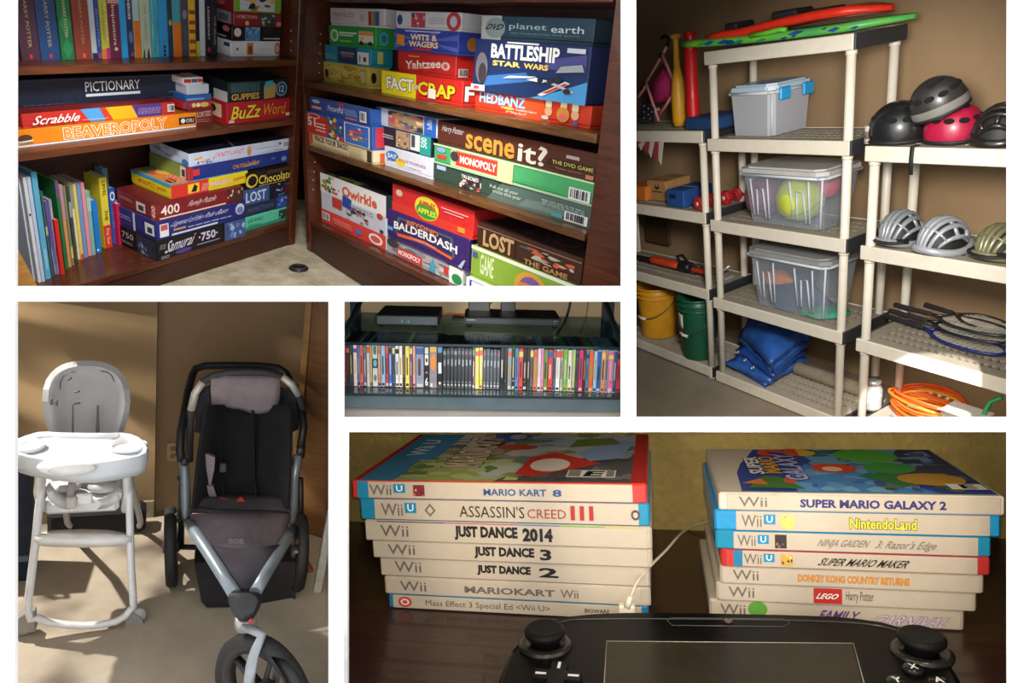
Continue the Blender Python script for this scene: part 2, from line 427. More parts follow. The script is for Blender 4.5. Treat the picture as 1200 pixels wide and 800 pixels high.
# ================================================================== ROOM 1: two bookcases in a corner, full of games and books
L1 = Frame(1, 28.4, 12.8, -69.6, 353, 150, 6.0)
R1 = Frame(1, 23, 4.6, 47, 353, 150, 6.0)
_c = L1.proj((0, 0, -1.094))
G1 = Frame(1, 25.8, 8.8, -10, _c[0], _c[1], _c[2])
WOOD = mat('#3f1d11', .32, 'wood', h2='#5c2f1a', scale=3.0, coat=.3)
WOOD_D = mat('#2f1710', .45, 'wood', h2='#45241a', scale=3.0)
WOOD_E = mat('#6e4020', .35, 'wood', h2='#95602f', scale=3.0, coat=.3)
STONE = mat('#8f8268', .7, 'stucco', h2='#c9c0ab', scale=4.0, bump=.15)
mb = MB(); mb.box(-4, 4, -3, 1.5, -.05, 0); obj('floor', mb, STONE, fr=G1, kind='structure', label='mottled beige stone floor by the bookcases')
def bookcase(fr, x0, x1, zs, zbase, zfloor, ztop, depth, label, uprights, edge):
    t = thing('bookcase', fr, ((x0 + x1) / 2, 0, zfloor), label, 'bookcase')
    ox, oz = (x0 + x1) / 2, zfloor
    def part(name, b, m, bev=.004):
        mm = MB(); mm.box(b[0] - ox, b[1] - ox, b[2], b[3], b[4] - oz, b[5] - oz, 0, bev); return obj(name, mm, m, parent=t)
    for (za, zb) in zs: part('shelf', (x0, x1, 0, depth, zb, za), edge)
    part('bottom_shelf', (x0, x1, 0, depth, zbase - .05, zbase), WOOD)
    part('plinth', (x0, x1, .01, .06, zfloor - .06, zbase - .051), WOOD_D)
    part('back_panel', (x0, x1, depth, depth + .02, zfloor, ztop), WOOD_D, 0)
    part('top_rail', (x0, x1, 0, depth, ztop - .05, ztop), WOOD)
    for (a, b, ya, yb) in uprights: part('side_panel', (a, b, ya, yb, zfloor - .06, ztop), WOOD)
    return t, ox, oz
tL, oxL, ozL = bookcase(L1, -3.2, -.09, [(.572, .524), (.0854, .038)], -.854, -1.094, 1.35, .56, 'dark brown bookcase holding novels above word games and picture books',
                        [(-.09, -.012, -.004, .56)], mat('#502a1a', .35, 'wood', h2='#6e3e24', scale=3.0, coat=.25))
tR, oxR, ozR = bookcase(R1, .085, 3.44, [(.398, .35), (-.13, -.172)], -.8, -1.08, 1.06, .4, 'dark brown bookcase with colourful party games on three shelves',
                        [(.012, .085, -.004, .4), (3.47, 3.5, 0, .36), (3.465, 4.0, -.004, .05)], mat('#4b2a18', .35, 'wood', h2='#77502a', scale=3.0, coat=.25))
# shelf pin holes
def pins(t, ox, oz, fr, pts, x, yy):
    for (px, py) in pts:
        q = fr.S(px, py, x); mm = MB(); mm.lathe([(.006, -.002), (.006, .002), (.0, .003)], 8, 0, (x - ox, q.y, q.z - oz), Matrix.Rotation(math.pi / 2 * yy, 3, 'Y'))
        obj('shelf_pin', mm, '#c9b8a4', parent=t)
pins(tL, oxL, ozL, L1, [(341, 36), (341, 48), (341, 59)], -.091, -1)
pins(tR, oxR, ozR, R1, [(376, 40), (375.5, 51), (375, 63), (374, 74), (374, 85), (369, 190), (368.5, 201), (367, 211), (367, 222)], .086, 1)
# wooden edge at the near end of the left case, its lit tone put into the colour
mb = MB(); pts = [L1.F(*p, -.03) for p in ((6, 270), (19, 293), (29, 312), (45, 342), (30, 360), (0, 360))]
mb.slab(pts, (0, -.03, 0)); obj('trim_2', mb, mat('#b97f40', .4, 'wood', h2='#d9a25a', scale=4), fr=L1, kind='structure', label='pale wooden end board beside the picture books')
# round black floor cap
q = G1.H(350, 315, 0); s_ = 1 / G1.ppm(q)
mb = MB(); mb.lathe([(11 * s_, 0), (11 * s_, .012), (9.5 * s_, .02), (0, .02)], 24)
t = thing('floor_disc', G1, q, 'round black disc on the stone floor before the bookcases', 'floor disc')
obj('disc', mb, mat('#1a1a1c', .4), parent=t)
mb = MB(); mb.lathe([(9 * s_, .02), (9 * s_, .026), (7.6 * s_, .026), (7.6 * s_, .02)], 24, cap=False); obj('rim', mb, mat('#3a3a3c', .3), parent=t)

def span(fr, q, y):
    TL, TR, BR, BL = [fr.F(*q[i:i + 2], y) for i in (0, 2, 4, 6)]
    return (TL.x + BL.x) / 2, (TR.x + BR.x) / 2, ((TL.z - BL.z) + (TR.z - BR.z)) / 2, (BL.z + BR.z) / 2
def gamebox(fr, q, z0, y, depth, col, label, front=(), left=(), right=(), top=(), tray=None, name='board_game_box', cat='game box', group=None, topcol=None, trayh=.12, rz=0.0, h=None):
    x0, x1, hh, zb = span(fr, q, y)
    h = h or hh
    if z0 is None: z0 = zb
    wd = x1 - x0
    t = thing(name, fr, ((x0 + x1) / 2, y, z0), label, cat, group, rz)
    th = h * trayh
    a = MB(); a.box(-wd / 2, wd / 2, 0, depth, th + .0015, h, 0, .004)
    lid = obj('lid', a, mat(col, .42, amt=.05), parent=t)
    b = MB(); b.box(-wd / 2 + .004, wd / 2 - .004, .004, depth - .004, 0, th + .001, 0, .002)
    obj('tray', b, mat(tray or col, .5, amt=.05), parent=t)
    for nm, it in (('front', front), ('left', left), ('right', right), ('top', top)):
        if it: decals(t, FACES[nm](wd, depth, h), it)
    return z0 + h
B = {'b': .02}
BB = {'b': .035}
ZL1, ZL2, ZLB = .572, .0854, -.854
# ---- left case, middle shelf
zpic = span(L1, (17, 95.5, 213, 84.5, 211, 114.5, 17, 129.5), .22)[3]
gamebox(L1, (18, 118, 214, 104, 214, 118, 18, 134), ZL2 + .0, .30, .18, '#24463a', 'dark green game box lying under the long navy box', tray='#1a2f28', h=zpic - ZL2 - .002)
gamebox(L1, (17, 95.5, 213, 84.5, 211, 114.5, 17, 129.5), zpic, .22, .26, '#182338', 'long navy drawing game box with white serif title and underline',
        front=[('r', .01, .06, .992, .075, '#5a6a80'), ('r', .01, .945, .992, .955, '#4a5a70'), ('r', .985, .06, .99, .95, '#5a6a80'), ('r', .374, .3, .71, .4, '#c9d6e0'), ('t', .374, .48, .71, .84, 'PICTIONARY', '#e6ebee', {'b': .004})]
        + fine(.03, .1, .3, .16, '#44546c', 1, 3) + fine(.9, .25, .97, .35, '#6a7a90', 2, 4), top=[('r', .0, .0, 1, .02, '#33425a')], trayh=.05)
z = gamebox(L1, (14, 153.5, 230.5, 129.7, 230.5, 146, 14, 177), ZL2, .09, .2, '#ee8a1c', 'long bright orange property game box under the tile word game',
            front=[('t', .235, .2, .8, .86, 'BEAVEROPOLY', '#ef8f2a', {'b': .03, 'ol': '#fbf3e6', 'ow': .06}), ('r', .88, .3, .99, .75, '#191919'), ('r', .887, .36, .983, .7, '#2c2c2c'), ('e', .905, .53, .014, .16, '#e8e8e8'), ('t', .925, .4, .977, .65, 'OSU', '#eeeeee'),
                   ('e', .055, .52, .032, .2, '#5a3a22'), ('p', [(.01, .2), (.085, .3), (.09, .42), (.01, .36)], '#f4efe6'), ('t', .012, .23, .085, .4, 'Beavers', '#2a2320', B)], tray='#dfe0e6', trayh=.1,
            top=[('r', 0, 0, 1, 1, '#c66f18')])
gamebox(L1, (26, 133.5, 204, 116.5, 204, 131, 26, 151), z, .1, .115, '#c8322c', 'red tile word game box with blue, yellow and purple bands on the orange box',
        front=[('p', [(.40, 0), (.60, 0), (.55, 1), (.34, 1)], '#4f9fe0'), ('p', [(.5, 0), (.56, .0), (.5, 1), (.46, 1)], '#c8442c'), ('p', [(.55, 0), (.74, 0), (.68, 1), (.5, 1)], '#f2b41e'), ('p', [(.72, 0), (1, 0), (1, 1), (.68, 1)], '#5a3a86'), ('r', .9, 0, 1, 1, '#c8322c')]
        + fine(.72, .25, .88, .8, '#a98fc8', 4, 8) + barcode(.93, .3, .985, .9, 2) + [('t', .05, .28, .32, .88, 'Scrabble', '#fbf2ee', {'b': .03, 'sh': .12}), ('r', .33, .3, .5, .35, '#e8a090')],
        top=[('r', 0, 0, 1, 1, '#7a1f1f')])
# small boxes between
z = gamebox(L1, (221, 120, 250, 116, 250, 137, 221, 142), ZL2, .1, .18, '#6e2426', 'small maroon card game box with pale scrawled lettering', front=[('t', .12, .5, .9, .8, 'ASSORTED', '#dcb9a8', {'b': .02, 'sk': .06})] + fine(.2, .2, .8, .45, '#a86a60', 2, 5))
z2 = gamebox(L1, (215, 112.5, 248, 109.5, 248, 118, 215, 121), z, .095, .18, '#b3272c', 'thin red box with yellow letter tiles on the maroon box', front=[('e', .35, .5, .07, .3, '#e8d070'), ('e', .5, .5, .07, .3, '#e0e0d0'), ('e', .72, .5, .16, .34, '#d8c060'), ('e', .12, .5, .06, .3, '#35507a')])
z3 = gamebox(L1, (217, 106, 248, 102, 248, 110, 217, 113), z2, .1, .18, '#2a5fa8', 'thin blue card box among the small game boxes', front=[('r', .05, .2, .7, .5, '#6ea6dc')])
z4 = gamebox(L1, (219, 94, 245, 91, 245, 102.5, 219, 106), z3, .105, .15, '#cdd6e2', 'plain pale grey card deck box on the thin blue box', front=[('r', .06, .1, .94, .9, '#c3cfde')])
gamebox(L1, (214, 85, 238, 83.8, 238, 92, 214, 93.5), z4, .11, .14, '#e4e0dc', 'tiny white card box with red and blue bands, topmost of its stack', front=[('r', .05, .3, .4, .8, '#b8323a'), ('r', .42, .3, .7, .8, '#3a5a9a'), ('r', .72, .3, .95, .8, '#b8323a')])
z = gamebox(L1, (266, 115.5, 341, 105, 341, 128, 266, 141), ZL2, .06, .28, '#b7232b', 'red word game box with yellow brush lettering on the middle shelf',
            front=[('t', .07, .2, .5, .82, 'BuZz', '#f0d23a', {'b': .04, 'sh': .1, 'ol': '#3a1a14'}), ('t', .53, .24, .9, .82, 'Word', '#e8932c', {'b': .03, 'sh': .08, 'ol': '#5a1a14'}), ('r', .91, .12, .975, .26, '#f0d0c8'), ('r', .02, .06, .1, .2, '#e8b0a8')],
            left=[('r', .1, .25, .8, .85, '#e0c8a0'), ('e', .4, .6, .2, .2, '#3a2a20')])
gamebox(L1, (268, 90, 338, 82, 338, 104, 268, 114), z, .07, .24, '#1d2c31', 'dark teal box with gold block lettering on the red word game', topcol='#20282c',
        front=[('r', .03, .45, .5, .95, '#34545a')] + [('r', .04 + i * .045, .48, .06 + i * .045, .92, '#47686a') for i in range(10)] + [('t', .03, .1, .48, .42, 'GUPPIES', '#d6ae54', {'b': .05, 'ol': '#1a1a1a'}),
               ('p', [(.56, .05), (.75, .1), (.76, .8), (.66, .98), (.55, .7)], '#b89a58'), ('p', [(.55, .6), (.72, .8), (.7, 1), (.58, .95)], '#3fb0c8'), ('e', .86, .52, .1, .38, '#7fb6c4'), ('e', .86, .52, .082, .31, '#1f4a58'), ('t', .82, .36, .9, .7, '12', '#e8f0f0', B)],
        left=[('r', .35, .0, .95, .5, '#d4d6d8')])
# ---- left case, bottom shelf: puzzle stack
dz = .42
z = gamebox(L1, (184, 285, 287, 255.5, 287, 277, 184, 308), ZLB, .0, dz, '#121016', 'black jigsaw box with silver lettering at the bottom of the puzzle pile',
            front=[('t', .1, .35, .39, .9, 'Samurai', '#cfcfe4', {'b': .02, 'sh': .2, 'sk': .1}), ('e', .27, .2, .09, .12, '#4a3a8a'), ('t', .44, .4, .66, .84, '·750·', '#cfc6e8', {'b': .06}), ('r', .42, .24, .68, .3, '#8a86a0'), ('r', .74, 0, 1, 1, '#3d5488'), ('blobs', .75, .04, .99, .96, ['#7fa8d8', '#22305a', '#5f7ab8', '#98b8e0'], 16, 5)] + fine(.02, .55, .08, .85, '#8a8a90', 3, 2) + fine(.02, .1, .1, .3, '#9a9aa0', 2, 3),
            left=[('r', .5, .02, .98, .95, '#2c3348'), ('blobs', .52, .05, .96, .9, ['#5c6a88', '#1d2436', '#8890a8'], 12, 9), ('t', .12, .5, .42, .8, '750', '#b0a8b8', B)] + fine(.1, .2, .4, .4, '#8a8690', 2, 5), top=[('r', 0, 0, 1, 1, '#1c1a24')])
z = gamebox(L1, (183, 263, 287, 235.5, 287, 255, 184, 285), z, .0, dz, '#232c74', 'deep blue jigsaw box with silver script title in the puzzle pile',
            front=[('t', .16, .52, .78, .86, 'Legend of the Polar Bears', '#c9d0ea', {'sh': .15}), ('r', .15, .1, .66, .2, '#cfd6ee'), ('r', .17, .34, .3, .44, '#d8906a'), ('r', .03, .15, .12, .85, '#e6e6ee'), ('r', .04, .5, .11, .8, '#c05a5a'), ('e', .93, .62, .055, .32, '#c4cde8'), ('e', .93, .55, .04, .2, '#6a78b0')] + fine(.32, .3, .82, .42, '#a8b2dc', 1, 5),
            left=[('r', .42, .05, .47, 1, '#d0d4e4'), ('r', .72, .2, .95, .8, '#e2e4ec'), ('r', .78, .3, .9, .6, '#3a3a44')] + fine(.08, .45, .38, .75, '#8f96c4', 2, 7), top=[('r', 0, 0, 1, 1, '#2c3480')])
z = gamebox(L1, (184, 240.5, 284, 219.5, 284, 237, 184, 261.5), z, .0, dz, '#7c2029', 'crimson family jigsaw box with 400 in white in the pile',
            front=[('t', .04, .3, .24, .86, '400', '#f2e2da', BB), ('t', .34, .42, .66, .82, 'Family Puzzle', '#e6d0cc', {'sh': .2}), ('r', .02, .12, .78, .2, '#e8d8d0'), ('r', .8, .15, 1, .95, '#4a2a24'), ('blobs', .8, .15, 1, .95, ['#c0a088', '#5a3a2a', '#8a2a2a', '#d8c8b8'], 10, 3)],
            left=[('r', .86, .02, .98, .98, '#b23a2c'), ('t', .87, .15, .97, .85, '400', '#f0dcd4', {'b': .03, 'rot': 90}), ('r', .5, .2, .72, .75, '#e0cfc8'), ('r', .55, .3, .68, .6, '#4a3a38')] + fine(.08, .5, .42, .75, '#b87878', 2, 9), top=[('r', 0, 0, 1, 1, '#6a1c22')])
z = gamebox(L1, (200.5, 225.5, 290.5, 204.5, 290.5, 219, 200.5, 240.5), z, .04, dz, '#e4d21e', 'yellow property game box with orange picture lid in the pile',
            front=[('r', 0, 0, .46, 1, '#d3382c'), ('r', .2, .15, .34, .85, '#f0c83a'), ('p', [(.24, .25), (.28, .8), (.32, .6), (.3, .2)], '#222222'), ('t', .5, .3, .76, .72, 'MONOPOLY', '#e8e2d8', {'b': .04, 'ol': '#c8382c'}), ('t', .79, .36, .96, .72, 'junior', '#c8382c', {'b': .03, 'sk': .06})] + fine(.36, .15, .45, .85, '#f0b8a8', 5, 7),
            left=[('r', 0, .82, 1, 1, '#3aa0c8'), ('t', .2, .3, .62, .68, 'MONOPOLY', '#c8382c', B), ('t', .66, .3, .9, .66, 'junior', '#c8382c', B)],
            top=[('r', 0, 0, 1, 1, '#e08a3a'), ('r', 0, 0, .03, 1, '#3aa0c8'), ('r', 0, 0, 1, .04, '#3aa0c8'), ('blobs', .05, .06, .98, .98, ['#f0e6d2', '#d8442c', '#f0b64a', '#4a8a4a', '#2a2a2a', '#f4d8c0', '#c85a7a'], 40, 12), ('t', .08, .12, .7, .4, 'MONOPOLY', '#e84a2c', {'b': .04, 'ol': '#f8efe0'})])
z = gamebox(L1, (221, 189.5, 338.5, 166, 338.5, 180.5, 222, 206), z, .05, dz, '#1f3584', 'royal blue game box with orange title on the yellow box',
            front=[('r', 0, 0, .03, 1, '#b02a2a'), ('r', .03, .35, .09, .8, '#d0383c'), ('t', .4, .3, .53, .6, 'CHUTES', '#e0913a', B), ('t', .54, .32, .67, .7, 'Ladders', '#e0b04a', {'b': .02, 'sh': .2}), ('r', .8, .5, .84, .62, '#5a78c8'), ('e', .94, .4, .03, .2, '#6f90d8')],
            left=[('r', 0, 0, .9, 1, '#7f9448'), ('r', .78, .1, 1, .9, '#d8cfc0'), ('r', .82, .2, .9, .7, '#3a3a50'), ('r', .92, 0, 1, 1, '#b8382c')], top=[('r', 0, 0, 1, 1, '#182050')])
gamebox(L1, (221, 174.5, 339, 150, 339, 164.5, 222, 189.5), z, .05, dz, '#c6d4ec', 'pale blue sweets game box topmost of the puzzle pile',
        front=[('t', .22, .42, .5, .78, 'CANDY LAND', '#d85a7a', {'b': .03, 'sh': .1, 'ol': '#f2e8f0'}), ('blobs', .03, .12, .22, .85, ['#d85a7a', '#4a78b8', '#e0b04a', '#3a3a4a', '#e8e8f0'], 12, 4), ('e', .56, .5, .02, .36, '#c88a5a'), ('e', .56, .74, .016, .18, '#d89a6a'), ('r', .62, .55, .86, .6, '#a8b8d8'), ('e', .89, .7, .015, .1, '#3a5a9a'), ('r', .82, .2, .92, .24, '#a8a878')] + barcode(.93, .3, .98, .85, 6),
        left=[('e', .9, .25, .08, .25, '#3a78b8'), ('blobs', .1, .2, .85, .9, ['#a8c0e0', '#7f98c0', '#c8a8b8', '#e0e8f4'], 12, 8)], top=[('r', 0, 0, 1, 1, '#14131c'), ('blobs', .05, .05, .95, .95, ['#232035', '#1a1820', '#2c2836', '#101014'], 14, 2), ('p', [(.4, .0), (.42, 0), (.62, 1), (.6, 1)], '#6a6660')])
# right pile on that shelf
z = gamebox(L1, (288, 251, 342, 234.5, 342, 250.5, 288, 267), ZLB, .05, .36, '#57c3a2', 'mint green game box at the bottom of the pile by the case side',
            front=[('t', .04, .55, .36, .8, 'OUR WORLD', '#1c3a34', {'b': .02}), ('r', .7, .25, .9, .88, '#25453e'), ('blobs', .71, .28, .89, .85, ['#7fd0b8', '#1a2a28', '#a0c8c0'], 8, 3), ('r', .93, .1, .96, .9, '#3a8a74')] + fine(.04, .3, .3, .48, '#3a8a78', 2, 3), tray='#2f8a70', trayh=.2)
z = gamebox(L1, (287, 237, 342, 220, 342, 234.5, 287, 251), z, .05, .36, '#26334f', 'dark slate blue game box on the mint green box',
            front=[('t', .06, .35, .58, .65, 'INFECTION', '#52648a', {'b': .01}), ('r', .66, .05, 1, 1, '#2f4fa0'), ('blobs', .67, .08, .98, .95, ['#5f86d8', '#1a2a5a', '#8fb0e8', '#22306a'], 14, 6)])
z = gamebox(L1, (285, 214.5, 344, 199, 344, 217, 285, 233), z, .04, .36, '#1a1f30', 'blue and black game box with silver block title in the pile by the case side',
            front=[('r', .0, .0, .5, 1, '#35558c'), ('t', .05, .15, .44, .8, 'LOST', '#c4d4ee', {'b': .04}), ('blobs', .5, .1, .8, .95, ['#c8d0e0', '#4a6aa8', '#16182a', '#a89a98'], 14, 4), ('r', .8, .2, .98, .65, '#5a1c22')] + fine(.8, .7, .97, .9, '#5a5a70', 2, 3))
gamebox(L1, (289, 193, 346, 180.5, 346, 198, 289, 213), z, .03, .36, '#17120f', 'black box with yellow chocolate lettering topmost in the pile by the case side',
        front=[('t', .24, .18, .92, .72, 'Chocolate', '#e9d44c', {'b': .015}), ('e', .1, .5, .12, .42, '#d9c03c'), ('e', .11, .5, .085, .3, '#17120f'), ('r', .4, .72, .98, .95, '#4a3026'), ('r', .24, .08, .8, .12, '#b8a83c')], top=[('r', 0, 0, 1, 1, '#2a2018')])
# ---- left case, top shelf: stack of boxes
z = gamebox(L1, (271, 46.5, 328, 46, 328, 63, 271, 65), ZL1, .13, .3, '#e3e6ea', 'white game box with orange end on the top shelf beside the novels',
            front=[('e', .94, .5, .06, .42, '#d8593a'), ('e', .94, .5, .035, .25, '#b8c0d0'), ('r', .3, .1, .43, .9, '#d08a4a'), ('r', .33, .2, .4, .7, '#8a3a2a'), ('e', .11, .5, .02, .1, '#3a4a6a')] + fine(.5, .35, .8, .6, '#c0c8d4', 2, 3),
            left=[('r', .75, .6, .95, .85, '#2c3e6a')] + fine(.15, .2, .6, .4, '#b0b4c0', 2, 5))
z = gamebox(L1, (272, 29.5, 329, 29.5, 329, 46, 272, 46.5), z, .13, .3, '#16131a', 'black game box with floral print between white and maroon boxes',
            front=[('r', .25, .02, .55, .98, '#4f8fc0'), ('blobs', .26, .05, .54, .95, ['#8fc0e0', '#d8d0e0', '#3a5a9a', '#b06a9a'], 14, 3), ('e', .1, .6, .07, .3, '#e4d4d8'), ('r', .62, .15, .97, .24, '#c8c4b0'), ('r', .62, .6, .8, .9, '#2c262c')], left=[('e', .8, .75, .12, .2, '#c86a6a'), ('r', .1, .15, .8, .25, '#b8b0a0')])
z = gamebox(L1, (274, 12.5, 330, 13, 330, 29.5, 274, 29.5), z, .13, .3, '#8a2230', 'maroon game box with grey portrait panel above the black box',
            front=[('t', .05, .55, .46, .8, 'HOMETOWN', '#d8a0a0', {'b': .02}), ('e', .26, .25, .04, .16, '#e0b84a'), ('r', .52, .05, .85, .95, '#3a4a44'), ('blobs', .53, .1, .84, .9, ['#8a9a8a', '#2a2a2a', '#b8b8a8', '#5a6a5a'], 12, 4), ('r', .88, .1, .98, .4, '#d88a90')], left=[('r', .4, .1, .92, .9, '#8a9098'), ('r', .5, .2, .82, .7, '#5a6068')])
gamebox(L1, (274, -8, 330, -7, 330, 12.5, 274, 12), z, .13, .3, '#7fae3a', 'bright green picture box topmost beside the novels', front=[('r', .12, .1, .85, 1, '#c8d4d8'), ('blobs', .12, .1, .85, 1, ['#c86a3a', '#3a6aa8', '#2a2a2a', '#e0b04a', '#8a4a2a'], 16, 5)], left=[('r', 0, 0, 1, 1, '#8a2230'), ('e', .5, .4, .2, .2, '#b86a6a')])

# ---- books
def book(fr, x0, x1, y, z0, h, depth, col, label, spine=(), lean=0.0, group=None, pages='#d9d2c0', topband=None):
    wd = x1 - x0
    M = fr.M @ Matrix.Translation(((x0 + x1) / 2, y, z0)) @ Matrix.Rotation(lean, 4, 'Y')
    t = thing('book', fr, None, label, 'book', group, M=M)
    c = min(.006, wd * .16); m = MB()
    m.box(-wd / 2, wd / 2, 0, c, 0, h, 0, .0015); m.box(-wd / 2, -wd / 2 + c, c, depth, 0, h); m.box(wd / 2 - c, wd / 2, c, depth, 0, h)
    obj('cover', m, mat(col, .45, amt=.06), parent=t)
    p = MB(); p.box(-wd / 2 + c, wd / 2 - c, c, depth - .01, .004, h - .006); obj('pages', p, mat(pages, .8, amt=.06, scale=40), parent=t)
    if spine: decals(t, (Vector((-wd / 2, 0, 0)), Vector((wd, 0, 0)), Vector((0, 0, h)), Vector((0, -1, 0))), spine)
def vt(u0, v0, u1, v1, s, c, **k): return ('t', u0, v0, u1, v1, s, c, dict(rot=-90, **k))
TOPB = [ # px left, px right, colour, label, spine print (the top of each is cut by the frame)
 (15, 24, '#3b2f45', 'dark violet novel at the near end of the top shelf', []),
 (26, 48.5, '#4a2d40', 'thick plum novel with gold capitals on the spine', [vt(.42, .2, .6, .95, 'HARRY POTTER', '#b8a070'), ('r', .42, .04, .56, .1, '#c8323c')]),
 (49, 71.5, '#234678', 'thick blue novel with gold capitals on the spine', [vt(.42, .2, .6, .95, 'HARRY POTTER', '#a8a890'), ('r', .42, .04, .56, .1, '#c8323c')]),
 (73, 88.5, '#1f7048', 'green novel with diamond pattern on the spine', [('p', [(.5, .02), (.9, .18), (.5, .34), (.1, .18)], '#2f8a54'), ('p', [(.5, .36), (.95, .55), (.5, .75), (.05, .55)], '#35905a'), vt(.4, .34, .62, .9, 'HARRY POTTER', '#c8c89a')]),
 (90, 108.5, '#8c4034', 'thick brick red novel with gold capitals on the spine', [vt(.42, .24, .58, .95, 'HARRY POTTER', '#c09a60'), ('r', .42, .03, .58, .1, '#d8645a')]),
 (109, 115, '#bcc8cc', 'slim pale grey paperback with dark foot', [('r', .0, 0, 1, .1, '#22304a')]),
 (115.2, 120, '#2746a0', 'slim royal blue paperback beside the pale grey one', [('r', .2, .02, .8, .1, '#c83a4a'), vt(.3, .2, .7, .8, 'ADVENTURE', '#8fb0e0')]),
 (121, 130, '#c6c24a', 'yellow green paperback with magenta foot', [('r', 0, 0, .55, .16, '#e07a4a'), ('r', .5, 0, 1, .18, '#b8357a'), vt(.2, .3, .45, .9, 'THE QUEST', '#7a8a2a'), vt(.6, .3, .85, .9, 'STORIES', '#e8e4a0')]),
 (130.3, 143.5, '#6c2444', 'wine red novel with large white title down the spine', [vt(.25, .22, .62, .86, 'Inquisitors', '#e8d4d0', b=.02), ('e', .5, .16, .16, .03, '#e0c8c0'), ('r', .0, .88, 1, .97, '#c89a8a')]),
 (144, 151, '#2aa3e6', 'bright cyan paperback with a plain spine', []),
 (151.3, 158, '#22365a', 'navy paperback with white capitals at the head', [vt(.25, .64, .7, .95, 'HEROES', '#eef0f4', b=.04), ('e', .5, .35, .35, .1, '#5f7fb0'), ('r', .4, .03, .8, .1, '#c8324a')]),
 (159, 166, '#a9c9cc', 'paperback with pale head and orange lower spine next to the pale green book', [('r', 0, 0, 1, .62, '#e2761c')]),
 (167, 178, '#b9c8ac', 'pale green novel with small black figures at the foot', [vt(.35, .3, .65, .9, 'THE GARDEN', '#7a9a7a'), ('p', [(.1, .0), (.3, .0), (.25, .16), (.15, .12)], '#2a3430'), ('p', [(.5, .0), (.8, .0), (.7, .18), (.55, .1)], '#2a3430')]),
 (178.3, 187.5, '#4ab0c4', 'turquoise novel with a cloudy spine', [('blobs', .05, .05, .95, .9, ['#6cc4d0', '#3a98b8', '#8ad0c8'], 10, 3)]),
 (188, 198, '#2f9fe0', 'sky blue novel with stacked black blocks at the foot', [('r', .42, .02, .66, .07, '#14222e'), ('r', .42, .09, .66, .14, '#14222e'), ('r', .42, .16, .66, .21, '#14222e')]),
 (198.3, 203.5, '#28404c', 'slim dark petrol paperback with a yellow dot', [('e', .5, .6, .35, .05, '#b8b040')]),
 (204, 213, '#4aa6b4', 'paperback with turquoise head and orange lower spine next to the charcoal book', [('r', 0, 0, 1, .6, '#e07818')]),
 (213.3, 222, '#4c4c58', 'charcoal novel with a grey skull mark', [('e', .5, .75, .3, .08, '#8a8a98'), vt(.35, .15, .6, .55, 'NIGHT', '#6e6e7c')]),
 (222.4, 230, '#ddb830', 'yellow novel with red squares down the spine', [('r', 0, v, 1, v + .07, '#a8402a') for v in (.06, .24, .42, .58, .76)]),
 (230.3, 234.5, '#1c1c20', 'thin black book with a yellow foot', [('r', 0, 0, 1, .28, '#c8c03a')]),
 (235, 241, '#c3d2de', 'white blue paperback between two black ones', [('r', .1, .02, .9, .06, '#e0e8ee')]),
 (242, 248.5, '#16131a', 'black novel with white capitals and a small red emblem', [vt(.3, .3, .62, .9, 'LEGENDARY', '#d8d8dc', b=.03), ('e', .45, .12, .25, .05, '#b83a4a')]),
 (249, 255, '#1b1b26', 'black novel with grey capitals beside the game boxes', [vt(.35, .2, .65, .75, 'THE SELLER', '#a8aab4', b=.02)]),
]
for (a, b, c, lb, sp) in TOPB:
    xm = (a + b) / 2; yb = 72.2 - (xm - 24) * .0335
    k = (xm - 24) / 230
    y = .105 + .06 * k
    xa = L1.H(a, yb, ZL1).x; xb = L1.H(b, yb, ZL1).x
    xa = L1.F(a, yb, y).x; xb = L1.F(b, yb, y).x
    sp = [((it[0],) + (it[1], it[2] * .6, it[3], it[4] * .6) + it[5:]) if it[0] in 'rt' else (it[0], it[1], it[2] * .6, it[3], it[4] * .6, it[5]) if it[0] == 'e' else (it[0], [(q[0], q[1] * .6) for q in it[1]], it[2]) if it[0] == 'p' else it for it in sp]
    book(L1, xa, xb - .001, y, ZL1, .62, .3, c, lb, sp)
